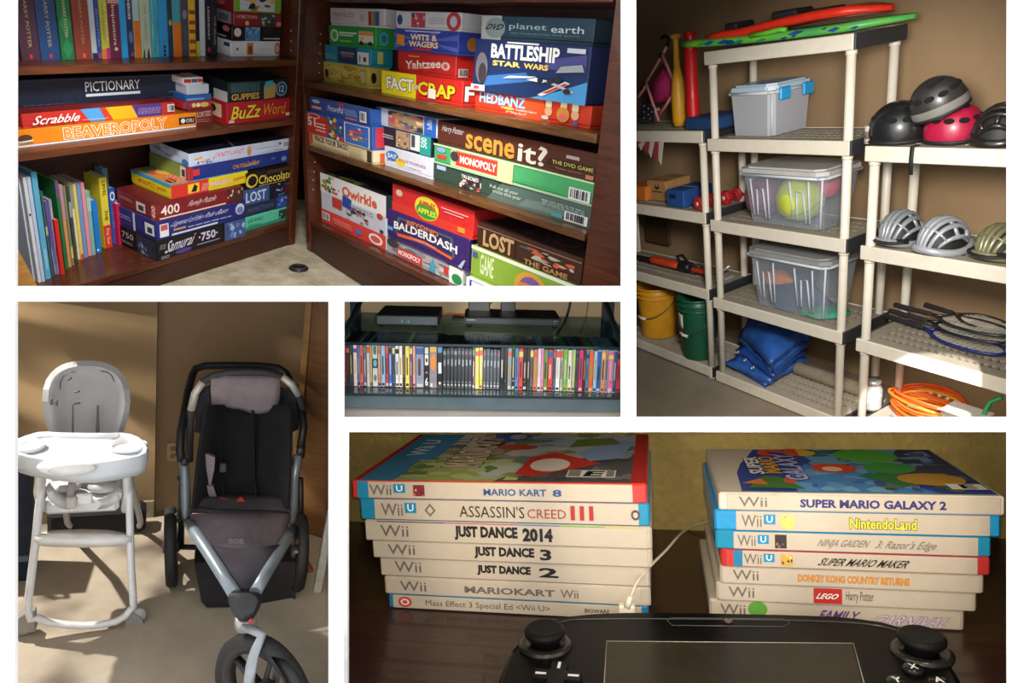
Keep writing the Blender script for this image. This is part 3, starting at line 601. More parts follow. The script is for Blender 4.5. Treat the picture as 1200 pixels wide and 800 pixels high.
LOWB = [ # bottom left px, bottom right px, bottom y, top y, lean in degrees, colour, label, spine
 (18.5, 22.5, 290, 228, 3, '#8a5c3c', 'thin tan picture book at the near end of the bottom shelf', []),
 (23.5, 27, 299, 231, 3, '#a8382e', 'thin rust red picture book beside the tan one', []),
 (28, 33, 307, 193, 3, '#dfe3e4', 'tall white spined picture book with green and red letters', [vt(.3, .62, .75, .95, 'NATURE', '#2a6a6a', b=.03), vt(.3, .3, .75, .58, 'STORIES', '#c85a50', b=.02)]),
 (33.5, 39, 317, 208, 2, '#2c7ea4', 'teal picture book with pink and blue spine', [('r', 0, .45, .7, .75, '#c05a6a'), ('blobs', 0, .0, 1, .4, ['#2a4a6a', '#7a9a5a', '#3a8ab0'], 8, 3)]),
 (39.5, 44.5, 329, 205, 1, '#c9d5e6', 'pale blue picture book, first of three alike with white spines', []),
 (45, 49, 331, 204, 1, '#d4d6de', 'off white picture book with a black dot on the spine', [('e', .5, .66, .3, .012, '#20242c')]),
 (49.3, 53.5, 330, 204, 1, '#b4c6e0', 'powder blue picture book between the off white and sky blue ones', []),
 (54, 60.5, 327, 198, 2, '#58a8cc', 'tall sky blue picture book standing proud of its neighbours', [('r', .3, .1, .7, .3, '#8ac4dc')]),
 (61, 63.5, 324, 221, 3, '#3f5c58', 'thin dark green picture book beside the sky blue one', [('r', 0, .5, 1, .6, '#b8a890')]),
 (63.8, 68, 322, 233, 4, '#5b4f94', 'violet picture book with speckled spine', [('blobs', 0, 0, 1, .9, ['#8a86b8', '#3a4a8a', '#b0a8c0'], 12, 4)]),
 (68.3, 71.8, 321, 231, 4, '#8f8ca4', 'grey lilac picture book with white flecks', [('blobs', 0, 0, 1, .9, ['#d8d4d8', '#5a5a78', '#c07a6a'], 10, 8)]),
 (72, 76.5, 322, 255, 5, '#c9291f', 'short bright red picture book', []),
 (77, 80.5, 315, 209, 4, '#1f6e3c', 'tall dark green picture book with purple head', [('r', 0, .82, 1, 1, '#6a4a86')]),
 (80.8, 84.5, 313, 214, 4, '#c48a58', 'sand coloured picture book with pink head', [('r', 0, .6, 1, 1, '#b08090')]),
 (84.8, 87.8, 311, 216, 4, '#77785e', 'olive grey picture book', [('r', 0, .1, 1, .25, '#c0b060')]),
 (88.2, 91.5, 306, 216, 4, '#3c4438', 'dark moss picture book', [('r', 0, .6, 1, .8, '#8a9a8a')]),
 (91.8, 95, 304, 215, 4, '#cfcab4', 'cream picture book with grey head', [('r', 0, .7, 1, 1, '#7a8a90')]),
 (95.3, 98.8, 304, 214, 4, '#d6c25c', 'straw yellow picture book with red foot', [('r', 0, 0, 1, .08, '#c84a2a')]),
 (99, 103.5, 302, 213, 4, '#6c8dc2', 'cornflower blue picture book', []),
 (103.8, 107.8, 300, 212, 4, '#db8b98', 'pale pink picture book', []),
 (108, 112.8, 299, 222, 4, '#7ea9a0', 'sage green picture book', [('r', 0, .7, 1, .9, '#9ac0b4')]),
 (113.5, 119.5, 296, 233, 4, '#1c78ca', 'bright blue picture book with a white dot', [('e', .3, .06, .2, .02, '#e8f0f8')]),
 (123.5, 132, 290, 206, 4, '#d8c838', 'yellow beginner book with red foot', [('r', 0, 0, 1, .33, '#cf3a26'), vt(.25, .05, .75, .28, 'Pop Star', '#f0d0c0'), vt(.3, .74, .7, .95, 'LEVEL', '#3a3a1a', b=.03), vt(.3, .4, .7, .55, 'THE', '#4a4a20', b=.03)]),
 (132.8, 139.8, 285, 219, 2, '#2454a8', 'royal blue picture book with a white ring', [('e', .5, .86, .4, .08, '#d0e0f0'), ('e', .5, .86, .25, .05, '#2454a8'), vt(.3, .3, .7, .6, 'SPACE', '#88a8dc')]),
 (140, 150.3, 286, 237, 2, '#c4204a', 'crimson hardback beside the puzzle pile', []),
]
for (a, b, yb, yt, ln, c, lb, sp) in LOWB:
    y = max(.02, L1.H((a + b) / 2, yb, ZLB).y)
    xa, xb = L1.F(a, yb, y).x, L1.F(b, yb, y).x
    h = L1.F((a + b) / 2 + (yb - yt) * .03, yt, y).z - ZLB
    book(L1, xa, xb - .001, y, ZLB, min(h, .8), .3, c, lb, sp, 0.0, pages='#c9c6bc')
book(L1, L1.F(121, 215, .46).x, L1.F(127.5, 215, .46).x, .46, ZLB, L1.F(123, 197, .46).z - ZLB, .08, '#5c7d94', 'tall steel blue book standing behind the picture books')

# ---- right case
YR = .03; DR = .3
ZRA, ZRB, ZRC = .398, -.13, -.8
YA1 = .19; YR = YA1
z = gamebox(R1, (379, 68, 432, 76, 431, 101, 378, 92), ZRA, YR, .2, '#d3bd4e', 'yellow patterned card game box at the foot of the first pile on the upper shelf',
            front=[('blobs', .05, .06, .95, .94, ['#b8a03a', '#e0cc68', '#a8923a'], 40, 5), ('e', .1, .45, .045, .2, '#22201c'), ('e', .9, .5, .04, .3, '#c8c0a0')], right=[('e', .25, .5, .12, .25, '#1c1a18'), ('r', 0, 0, 1, .0, '#a89848')])
z = gamebox(R1, (381, 47, 435, 54, 434, 75, 380, 68), z, YR, .2, '#2490a6', 'teal card game box with dark title panel on the yellow one',
            front=[('r', .3, .05, .72, .95, '#1f3a58'), ('t', .36, .55, .66, .68, 'DEFINITION', '#c8d8e0'), ('t', .4, .4, .64, .52, 'NATION', '#e07a6a', B), ('r', .74, .1, .97, .75, '#e6ebea'), ('r', .78, .2, .8, .6, '#4a4a4a'), ('r', .86, .25, .92, .5, '#4a4a4a')] + fine(.04, .2, .28, .5, '#7fc4d0', 3, 4), right=[('r', .3, .2, .55, .85, '#d8d06a')])
z = gamebox(R1, (386, 25, 441, 28, 440, 53, 385, 48), z, YR, .2, '#2c9a4a', 'green travel game box with an ice cream van picture',
            front=[('e', .13, .5, .09, .32, '#d8e8c8'), ('e', .13, .5, .055, .2, '#6ab04a'), ('r', .24, .62, .62, .7, '#e8f0e0'), ('r', .24, .5, .55, .58, '#d0e4c8'), ('r', .26, .2, .5, .3, '#8ac83a'), ('r', .66, .25, .96, .8, '#e8dcc8'), ('r', .66, .6, .96, .8, '#e0a050'), ('e', .72, .22, .04, .1, '#2a2a2a'), ('e', .9, .22, .04, .1, '#2a2a2a'), ('blobs', .68, .3, .94, .6, ['#e8a05a', '#f0e8d8', '#c86a4a'], 8, 3)], right=[('e', .35, .5, .2, .32, '#5aa8b8'), ('e', .35, .5, .12, .2, '#2c7a9a')])
gamebox(R1, (387, 3, 451, 6, 450, 28, 387, 24), z, YR, .2, '#cfcac8', 'pale grey marble game box with rainbow square on the first pile',
        front=[('t', .05, .5, .46, .76, 'MARBLES', '#b06a60', {'b': .0}), ('r', .73, .1, .78, .85, '#8a3a3a'), ('r', .78, .1, .82, .85, '#c07a3a'), ('r', .82, .1, .86, .85, '#5a8a5a'), ('r', .86, .1, .92, .85, '#3a5a9a'), ('e', .62, .5, .04, .2, '#b8b4b4')] + fine(.06, .3, .3, .42, '#b8aaa8', 1, 3))
YR = .16
z = gamebox(R1, (448, 78, 543, 91, 541, 121, 447, 104), ZRA, YR - .03, .2, '#d42a22', 'red and yellow trivia game box at the foot of the middle pile',
            front=[('r', 0, 0, .46, 1, '#f0dc1c'), ('t', .07, .22, .43, .78, 'FACT', '#f6f2ea', {'b': .08, 'ol': '#1a1614', 'ow': .06}), ('t', .43, .38, .5, .58, 'or', '#f0ece4', {'b': .04, 'ol': '#1a1614'}), ('t', .49, .2, .93, .76, 'CRAP', '#efd024', {'b': .08, 'ol': '#2a1614', 'ow': .06}), ('r', .62, .12, .71, .5, '#e8e4dc')], right=[('t', .1, .2, .5, .8, 'F', '#f4f0e8', {'b': .08, 'ol': '#1a1614'})])
z = gamebox(R1, (467, 54, 535, 60, 534, 90, 466, 78), z, YR + .03, .2, '#c62a26', 'red dice game box with slanting white title in the middle pile',
            front=[('t', .14, .28, .76, .66, 'Yahtzee', '#f6ece4', {'b': .05, 'sk': .24}), ('p', [(.18, .2), (.78, .5), (.78, .54), (.18, .24)], '#e08a3a'), ('e', .84, .5, .07, .18, '#e8c0b8'), ('e', .84, .5, .035, .1, '#c85a50'), ('r', .2, .75, .4, .82, '#e09a40')], right=barcode(.1, .1, .5, .45, 3))
z = gamebox(R1, (463, 27, 538, 29, 537, 58, 462, 52), z, YR, .2, '#3449a8', 'blue violet betting game box with sunburst in the middle pile',
            front=[('p', [(.5, .5), (0, .1), (0, .3)], '#5a6ac8'), ('p', [(.5, .5), (0, .6), (0, .8)], '#5a6ac8'), ('p', [(.5, .5), (1, .1), (1, .3)], '#5a6ac8'), ('p', [(.5, .5), (1, .6), (1, .85)], '#5a6ac8'), ('p', [(.5, .5), (.2, 1), (.35, 1)], '#5a6ac8'), ('p', [(.5, .5), (.65, 1), (.8, 1)], '#5a6ac8'), ('p', [(.04, .3), (.18, .2), (.18, .7), (.06, .75)], '#e8922a'),
                   ('t', .28, .52, .7, .78, 'WITS &', '#f4ead4', {'b': .06, 'ol': '#d8782a', 'ow': .05}), ('t', .26, .22, .72, .48, 'WAGERS', '#f4ead4', {'b': .06, 'ol': '#d8782a', 'ow': .05}), ('r', .35, .08, .62, .18, '#c8382c'), ('r', .2, .88, .75, .93, '#c8d0f0')], right=[('e', .6, .5, .25, .3, '#b8782a')])
gamebox(R1, (464, 6, 541, 6, 541, 29, 464, 26), z, YR, .2, '#d0d2d6', 'white jigsaw box with red oval end topmost in the middle pile',
        front=[('e', .07, .5, .045, .3, '#34488a'), ('r', .26, .1, .48, .92, '#b84a5a'), ('blobs', .26, .1, .48, .92, ['#e8d8d8', '#2a2a3a', '#c83a4a', '#d8a0a0', '#3a4a8a'], 14, 5), ('e', .9, .5, .1, .5, '#c23a40'), ('e', .9, .5, .05, .3, '#b8c4cc')] + fine(.55, .3, .78, .7, '#b4b8c0', 3, 4))
YR = .15
z = gamebox(R1, (557, 104, 694, 122.5, 691, 150, 556, 126.5), ZRA, YR - .02, .2, '#d63a1c', 'orange red guessing game box with pale blue title at the foot of the third pile',
            front=[('p', [(.4, .0), (.7, 0), (.62, 1), (.48, 1)], '#e8572a'), ('t', .05, .42, .48, .92, 'HEDBANZ', '#a8cdee', {'b': .07, 'ol': '#2a4a8a'}), ('t', .26, .26, .58, .38, 'The Quick Question Game', '#f4e8dc', B), ('t', .31, .1, .5, .22, 'of "What Am I?"', '#f4e8dc', B), ('r', .3, .26, .37, .4, '#e8b43a')]
            + [('e', u, .5, .03, .22, '#e8b48a') for u in (.68, .8, .89)] + [('r', u - .025, .68, u + .025, .98, '#e8d8a8') for u in (.68, .8, .89)] + [('e', .8, .45, .05, .34, '#d8923a'), ('e', .8, .36, .03, .14, '#e86a6a'), ('e', .66, .2, .03, .1, '#d8d8d0'), ('e', .9, .15, .02, .08, '#3a6ab8')])
z = gamebox(R1, (558.5, 39, 693.5, 48.5, 687, 117, 553, 100.5), z, YR - .05, .2, '#1e2c58', 'navy sea battle game box with white title, spaceships and stars',
            front=[('p', [(.0, .0), (1, .0), (1, .45), (.5, .5), (0, .35)], '#16305c'), ('p', [(.55, .0), (1, .0), (1, .4), (.8, .2)], '#4a9ad0'), ('p', [(.1, .1), (.55, .3), (.5, .45), (.12, .3)], '#3a6aa8'), ('p', [(.6, .55), (.98, .55), (.98, .85), (.75, .75)], '#4a4a86'),
                   ('t', .17, .66, .77, .93, 'BATTLESHIP', '#f2f2ee', {'b': .08}), ('t', .19, .52, .45, .62, 'STAR', '#e8c86a', {'b': .08}), ('t', .48, .52, .69, .62, 'WARS', '#e8c86a', {'b': .08}), ('r', .32, .95, .6, .98, '#d0d4e0'), ('r', .83, .86, .97, .94, '#c8ccd8'),
                   ('e', .09, .45, .06, .3, '#6a6870'), ('e', .1, .35, .04, .2, '#3a3438'), ('p', [(.3, .3), (.55, .36), (.6, .4), (.36, .36)], '#c8d4e0'), ('p', [(.62, .08), (.66, .06), (.88, .34), (.84, .37)], '#d8d4d0'), ('p', [(.66, .12), (.7, .12), (.86, .32), (.84, .34)], '#c03a30'), ('p', [(.68, .32), (.9, .18), (.92, .21), (.7, .36)], '#b8b4b4'), ('e', .72, .34, .03, .05, '#2a2a30'), ('e', .86, .2, .03, .05, '#2a2a30'), ('e', .78, .38, .03, .05, '#2a2a30'), ('p', [(.76, .5), (.98, .56), (.96, .68), (.8, .62)], '#9aa0a8'), ('p', [(.52, .32), (.66, .3), (.7, .35), (.6, .38)], '#d8dce0'), ('e', .64, .34, .025, .05, '#24242c'), ('r', .0, .0, .14, .12, '#c8ccd4'), ('r', .03, .03, .08, .09, '#d84a4a')],
            top=[('r', 0, 0, 1, .15, '#c8ccd4')], trayh=.02)
gamebox(R1, (566, 10, 698, 13.5, 695.5, 46, 564, 38.5), z, YR + .02, .2, '#2c4655', 'slate teal nature trivia box topmost of the third pile',
        front=[('r', 0, 0, .2, 1, '#b4bcb8'), ('e', .14, .5, .1, .42, '#8a9a9c'), ('t', .06, .42, .22, .66, 'DVD', '#14181a', {'b': .06, 'sh': .25}), ('t', .28, .42, .62, .72, 'planet', '#a9c0c8', {}), ('t', .66, .42, .93, .68, 'earth', '#c4d4d8', {'b': .015}), ('t', .3, .28, .9, .36, 'the interactive dvd game', '#7f9aa4', {})])
YR = .03
# middle shelf
z = gamebox(R1, (357.5, 153, 438, 177, 437.5, 194, 357.5, 167), ZRB, YR, .28, '#e2d3a8', 'cream travel game box with bold dark title at the foot of the first pile',
            front=[('r', .03, .15, .13, .9, '#d8623a'), ('t', .17, .45, .66, .88, 'PACK YOUR BAGS!', '#2c2620', {'b': .05}), ('r', .92, .1, .98, .9, '#3a3428')] + fine(.17, .15, .66, .38, '#c8a878', 2, 3) + fine(.7, .15, .9, .9, '#b8a878', 7, 6), right=[('r', .2, .1, .7, .8, '#d8623a')], tray='#c8b88a')
z = gamebox(R1, (357.5, 127.5, 436.5, 148, 436, 176, 357, 152), z, YR - .01, .28, '#2f5cae', 'red and blue map jigsaw box with bright pieces in the first pile',
            front=[('p', [(0, 0), (.34, 0), (.42, .5), (.3, .95), (0, .95)], '#d63a2c'), ('t', .05, .35, .18, .75, '51', '#f4ece0', {'b': .06}), ('e', .16, .85, .1, .12, '#e8e0d8'), ('e', .16, .85, .085, .08, '#d63a2c'), ('r', .19, .2, .34, .26, '#f0d8c8'), ('r', .19, .35, .34, .42, '#f0d8c8'), ('r', .19, .5, .34, .57, '#f0d8c8'),
                   ('blobs', .36, .02, .62, .98, ['#e8c82c', '#2a8a3a', '#d83a2c', '#2a4aa8', '#e8e0d0'], 26, 8), ('r', .63, .04, .98, .94, '#e8e4dc'), ('r', .645, .07, .965, .91, '#3a6ac0'), ('blobs', .68, .25, .94, .8, ['#e8c82c', '#4aa04a', '#d84a3a', '#e88a3a', '#e8d8c8'], 22, 4)], right=[('r', .1, .1, .95, .95, '#c8384a')])
gamebox(R1, (362.5, 110, 435.5, 127, 434, 146, 363, 128), z, YR, .26, '#2a58a8', 'blue preschool card box with white lid edge on the first pile',
        front=[('e', .12, .75, .07, .12, '#c8d8ec'), ('r', .04, .25, .22, .45, '#d87a4a'), ('r', .06, .3, .2, .4, '#e8c8a8'), ('t', .33, .35, .58, .7, 'PicturePal', '#e8ecf4', {'b': .02}), ('r', .5, .8, .6, .95, '#d83a3a'), ('r', .62, .1, .8, .2, '#d86a5a')] + fine(.62, .3, .82, .75, '#8fb0e0', 5, 2) + barcode(.88, .15, .98, .8, 4), top=[('r', 0, 0, 1, .06, '#e6e6e0'), ('r', 0, .06, 1, 1, '#1c1a1c')])
YR = .12
z = gamebox(R1, (451, 169.5, 507, 183.5, 506, 208, 450, 192.5), ZRB, YR - .01, .3, '#d8dde8', 'white party game box with blue and yellow speech bubbles',
            front=[('e', .18, .58, .14, .26, '#2a78c8'), ('p', [(.08, .45), (.14, .38), (.06, .25)], '#2a78c8'), ('e', .36, .4, .1, .2, '#f0c832'), ('t', .08, .48, .28, .7, 'SAY', '#f4f4f0', {'b': .06}), ('t', .32, .44, .88, .58, 'ANYTHING', '#b05a8a', {'b': .02})] + fine(.5, .25, .8, .33, '#a8b0c8', 1, 3))
z = gamebox(R1, (445, 145, 506.5, 158, 504.5, 182.5, 446, 167), z, YR + .0, .3, '#1d2330', 'black jigsaw box with teal end band on the white party game',
            front=[('r', .33, .1, .6, .95, '#b89a78'), ('blobs', .34, .12, .59, .93, ['#5a4238', '#d8c8a8', '#8a6a5a', '#2a2a30', '#c88a6a'], 16, 3), ('r', .62, .15, .8, .95, '#e2e4e0'), ('r', .64, .3, .71, .9, '#4a4a50'), ('r', .8, .05, 1, 1, '#2aa098'), ('t', .82, .4, .93, .9, '500', '#e8f4f0', {'rot': 90, 'b': .03})] + fine(.03, .4, .3, .65, '#c8ccd4', 2, 5))
gamebox(R1, (441, 120.5, 513.5, 135, 510.5, 157.5, 441, 141), z, YR, .3, '#d3dbe6', 'white jigsaw box with blue ends, topmost of its pile',
        front=[('r', 0, 0, .09, 1, '#2a62b8'), ('t', .02, .15, .07, .85, '1000', '#f0f4f8', {'rot': 90, 'b': .03}), ('r', .22, .08, .8, .95, '#a88a70'), ('blobs', .22, .08, .8, .95, ['#c85a5a', '#4a6a4a', '#e0c89a', '#3a3a4a', '#d89a5a', '#7a5a8a'], 34, 9), ('r', .82, .0, 1, 1, '#2a62b8'), ('t', .86, .4, .94, .9, 'buffalo', '#e0e8f4', {'rot': 90})], top=[('r', 0, 0, 1, 1, '#aebcd4')])
YR = .11
z = gamebox(R1, (508.5, 190, 695, 241, 690.5, 268, 507, 210.5), ZRB, YR, .3, '#33493f', 'dark green trivia game box with grey clouds at the foot of the long pile',
            front=[('p', [(.4, 0), (1, 0), (1, 1), (.5, 1)], '#566a62'), ('p', [(.6, .1), (.9, .2), (.85, .6), (.65, .5)], '#6c7f78'), ('r', .03, .7, .1, .92, '#a8c0dc'), ('blobs', .2, .12, .36, .95, ['#c8564a', '#e0d8c8', '#2a2a3a', '#8a3a3a', '#d8b0a0'], 22, 3), ('t', .22, .6, .34, .8, 'TRI-BOND', '#f0e8e0', {'b': .03}), ('t', .42, .5, .6, .72, 'Pull out all your', '#c8d4c8', {}), ('t', .44, .3, .62, .52, 'tricks this year', '#c8d4c8', {}), ('r', .8, .1, .86, .3, '#4a9a98')] + barcode(.87, .08, .99, .5, 5) + fine(.75, .5, .98, .8, '#9ab0a8', 3, 4))
z = gamebox(R1, (509, 168, 697.5, 215, 693, 244, 508.5, 190), z, YR - .01, .3, '#4aa868', 'green property game box with red title bar in the long pile',
            front=[('r', 0, .0, 1, .1, '#a8c8a0'), ('r', .13, .1, .52, .95, '#b8c8a0'), ('r', .17, .18, .46, .88, '#d8402c'), ('t', .2, .34, .45, .72, 'MONOPOLY', '#f6f0e8', {'b': .07}), ('e', .16, .6, .03, .25, '#3a3a3a'), ('r', .03, .3, .1, .5, '#c8483a'), ('e', .06, .75, .035, .14, '#7fa8d0'), ('r', .46, .0, .56, 1, '#c9c79a'), ('r', .0, .93, 1, 1, '#d8e4b8')] + barcode(.88, .1, .99, .6, 7) + fine(.58, .25, .8, .32, '#3a8a54', 1, 4))
gamebox(R1, (514, 142, 699.5, 179, 696.5, 213.5, 511, 168), z, YR, .3, '#542a1e', 'dark brown film trivia box with gold lower case title topmost of the long pile',
        front=[('t', .04, .52, .2, .86, 'Harry Potter', '#c8c4c4', {'b': .0, 'sh': .1}), ('t', .22, .1, .55, .72, 'scene', '#c9913a', {'b': .05}), ('t', .57, .1, .745, .84, 'it?', '#dcd4c4', {'b': .04}), ('p', [(.74, .28), (.76, .5), (1, .5), (1, .28)], '#2a2416'), ('t', .775, .32, .995, .46, 'THE DVD GAME', '#d0c060', {'b': .02}), ('r', .85, .62, .92, .74, '#b8a8a0'), ('r', .96, .05, 1, .2, '#c87a5a'), ('t', .8, .14, .94, .24, 'Mystery questions', '#a8806a', {})], top=[('r', 0, 0, 1, 1, '#241a18'), ('blobs', .05, .1, .6, .9, ['#4a4440', '#38302e', '#2a2220'], 14, 3)])
YR = .095
# bottom shelf
gamebox(R1, (376.5, 202, 454, 230, 450.5, 292, 376, 257.5), ZRC, YR, .3, '#c9cbd8', 'tall white tile game box with red foot and a blue tile letter',
        front=[('r', 0, .62, 1, 1, '#e9e7e6'), ('r', 0, 0, 1, .27, '#d8443a'), ('t', .36, .66, .88, .9, 'Qwirkle', '#d8582a', {'b': .07}), ('p', [(.36, .5), (.5, .47), (.51, .68), (.37, .72)], '#2a4aa8'), ('blobs', .02, .66, .32, .98, ['#2a2a30', '#c83a30', '#3a8a4a', '#2a4aa0', '#e0b83a', '#d87a2a'], 22, 4), ('r', .2, .4, .36, .6, '#c83a34'), ('blobs', .43, .3, .76, .55, ['#5a3a2a', '#a8707a', '#2a2a34', '#c89a8a'], 14, 6), ('e', .62, .12, .05, .05, '#5a7ac8'), ('e', .87, .13, .1, .1, '#ece4e0'), ('e', .87, .13, .07, .06, '#d85a4a'), ('e', .93, .6, .04, .05, '#c83a3a'), ('r', .93, .3, .98, .36, '#3a3a4a')] + barcode(.03, .07, .16, .22, 6) + fine(.5, .56, .85, .62, '#8a8a9a', 1, 3) + fine(.25, .08, .55, .22, '#e88a80', 3, 5),
        right=[('r', 0, .6, 1, 1, '#28343a'), ('blobs', .05, .6, 1, 1, ['#2a5a6a', '#d8c03a', '#1a1a1e'], 8, 4)], top=[('r', 0, 0, 1, 1, '#16181e'), ('blobs', 0, 0, 1, 1, ['#2a3a7a', '#16181e', '#6a7030', '#22305a', '#101014'], 16, 7)])
YR = .085
z = gamebox(R1, (453, 276, 546.5, 315.5, 541, 336, 452.5, 294), ZRC, YR, .3, '#a8a6aa', 'grey city property game box with red title at the foot of the middle pile',
            front=[('blobs', .0, .05, 1, .95, ['#8a888e', '#c8c6c8', '#6a686e', '#b8a8a8'], 26, 4), ('r', .16, .1, .5, .6, '#c83a34'), ('t', .18, .2, .48, .5, 'MONOPOLY', '#f0ece8', {'b': .06}), ('e', .1, .7, .08, .25, '#3a383c'), ('p', [(.58, .1), (.68, .1), (.64, .95)], '#4a9ab8'), ('e', .8, .5, .03, .25, '#c83a34'), ('r', .84, .0, 1, .9, '#e4e4e0'), ('e', .93, .3, .06, .28, '#2a8a4a')])
z = gamebox(R1, (454.5, 241.5, 551.5, 280, 547, 315.5, 453, 276), z, YR - .02, .3, '#3a2468', 'purple bluffing game box with white title in the middle pile',
            front=[('p', [(.12, .25), (.85, .25), (.82, .85), (.15, .85)], '#4a6a68'), ('p', [(.14, .3), (.83, .28), (.8, .8), (.18, .8)], '#38285a'), ('t', .27, .68, .66, .84, 'BEYOND', '#e07a3a', {'b': .04, 'arc': .05}), ('t', .1, .4, .88, .66, 'BALDERDASH', '#f2efe8', {'b': .06, 'arc': .06}), ('p', [(.15, .3), (.5, .4), (.83, .25), (.83, .16), (.5, .3), (.15, .18)], '#d8603a'), ('t', .32, .3, .64, .36, 'Something to talk about', '#d0d0d8', {}), ('r', .01, .3, .09, .42, '#5aa8d8'), ('p', [(.9, .05), (.94, .04), (.98, .35), (.95, .3)], '#a8b8c8')])
gamebox(R1, (460, 211.5, 557, 245, 553, 279.5, 459.5, 241.5), z, YR - .01, .3, '#cf2a2a', 'red word match game box with round green emblem topmost in the middle pile',
        front=[('r', 0, 0, 1, .32, '#d83a2e'), ('e', .1, .72, .06, .17, '#a8483a'), ('e', .1, .72, .045, .12, '#e0b0a0'), ('e', .46, .5, .15, .42, '#e0d23a'), ('e', .46, .4, .13, .28, '#3a9a3a'), ('t', .36, .55, .57, .75, 'APPLES', '#c8382c', {'b': .07}), ('t', .35, .28, .58, .48, 'APPLES', '#e8e03a', {'b': .07}), ('r', .64, .72, .95, .76, '#e8a8a0'), ('r', .68, .62, .9, .66, '#e8a8a0'), ('r', .84, .12, .92, .3, '#d8923a')])
z = gamebox(R1, (547, 317.5, 676, 375, 672, 400, 545, 345), ZRC, YR - .04, .3, '#dfe2ea', 'white game box with blue border at the foot of the end pile', front=[('r', .04, .9, .98, .94, '#3a4a98'), ('r', .04, .1, .06, .94, '#3a4a98'), ('r', .12, .3, .7, .86, '#e8e8ee')], h=.11)
hh = R1.F(553, 286.5, YR - .03).z
z = gamebox(R1, (553.5, 286.5, 680, 337, 676, 370, 551, 315.5), z, YR - .03, .3, '#86a83a', 'lime green party game box with white rim under the brown tin',
            front=[('r', 0, .9, 1, 1, '#e8ecd8'), ('r', 0, 0, 1, .06, '#e0e4d0'), ('t', .1, .25, .24, .85, 'GAME', '#dce8b8', {'rot': 0, 'b': .03}), ('e', .6, .45, .15, .42, '#d8a03a'), ('e', .6, .45, .1, .3, '#7a5a9a'), ('e', .6, .45, .12, .1, '#d8843a'), ('r', .02, .68, .07, .84, '#4a5a9a'), ('r', .78, .2, .98, .75, '#c0cc8a')], h=max(.1, hh - z))
t = gamebox(R1, (560, 262, 682, 307, 678, 345, 558.5, 286), z, YR - .02, .3, '#402419', 'dark brown tin game box with embossed bronze title on the end pile',
            front=[('r', 0, .8, 1, .84, '#8a6a58'), ('r', .4, .05, .41, .78, '#2a1812'), ('t', .07, .12, .39, .76, 'LOST', '#b99a68', {'b': .08}), ('blobs', .45, .3, .95, .72, ['#8a8a80', '#2a2a28', '#b0aa98', '#c85a3a', '#5a5a54'], 24, 5), ('t', .5, .06, .9, .26, 'THE GAME', '#b88a52', {'b': .05})],
            top=[('r', 0, 0, 1, 1, '#2c1d1a'), ('t', .3, .25, .95, .85, 'LOST', '#4a3c38', {'b': .06, 'rot': 180})])
# ================================================================== ROOM 2: garage shelving
S2 = Frame(2, 21.91, -9.0, 63.04, 993, 167, 4.3)
ZF2 = -2.085
mb = MB(); mb.box(-6, 4, -4, 2.0, ZF2 - .05, ZF2); obj('floor', mb, mat('#7d7366', .75, 'stucco', h2='#938877', scale=2.2, bump=.05), fr=S2, kind='structure', label='dusty grey concrete garage floor')
YW2 = .86
mb = MB(); mb.box(-6, 4, YW2, YW2 + .05, ZF2, 3); obj('wall_garage', mb, mat('#967c5c', .85, 'stucco', h2='#a48968', scale=1.3), fr=S2, kind='structure', label='plain tan garage wall behind the shelving')
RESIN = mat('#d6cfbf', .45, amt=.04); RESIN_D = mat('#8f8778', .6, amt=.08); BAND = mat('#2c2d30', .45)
def perforated(x0, x1, y0, y1, z, th, nx, rows):
    xs = [x0]; m = .08; L = (x1 - x0 - 2 * m)
    for i in range(nx): a = x0 + m + L * i / nx; xs += [a + L / nx * .28, a + L / nx * .95]
    xs += [x1]; ys = [y0, y0 + .07]
    D = (y1 - y0 - .14) / rows
    for j in range(rows): ys += [y0 + .07 + D * j + .02, y0 + .07 + D * (j + 1) - .02]
    ys += [y1 - .07, y1]
    ys = sorted(set(round(v, 5) for v in ys)); xs = sorted(set(round(v, 5) for v in xs))
    hole = lambda i, j: i % 2 == 1 and j % 2 == 0 and 1 < j < len(ys) - 2
    NX, NY = len(xs), len(ys); mbb = MB()
    vs = [(x, y, z) for x in xs for y in ys] + [(x, y, z - th) for x in xs for y in ys]; n = NX * NY; fs = []
    H = [[hole(i, j) for j in range(NY - 1)] for i in range(NX - 1)]
    id_ = lambda i, j: i * NY + j
    for i in range(NX - 1):
        for j in range(NY - 1):
            a, b, c, d = id_(i, j), id_(i + 1, j), id_(i + 1, j + 1), id_(i, j + 1)
            if not H[i][j]: fs += [(a, b, c, d), (n + d, n + c, n + b, n + a)]
            for (p, q, ii, jj) in ((a, b, i, j - 1), (b, c, i + 1, j), (c, d, i, j + 1), (d, a, i - 1, j)):
                nb = H[ii][jj] if 0 <= ii < NX - 1 and 0 <= jj < NY - 1 else True
                if not H[i][j] and nb: fs.append((p, n + p, n + q, q))
    mbb.add(vs, fs); return mbb
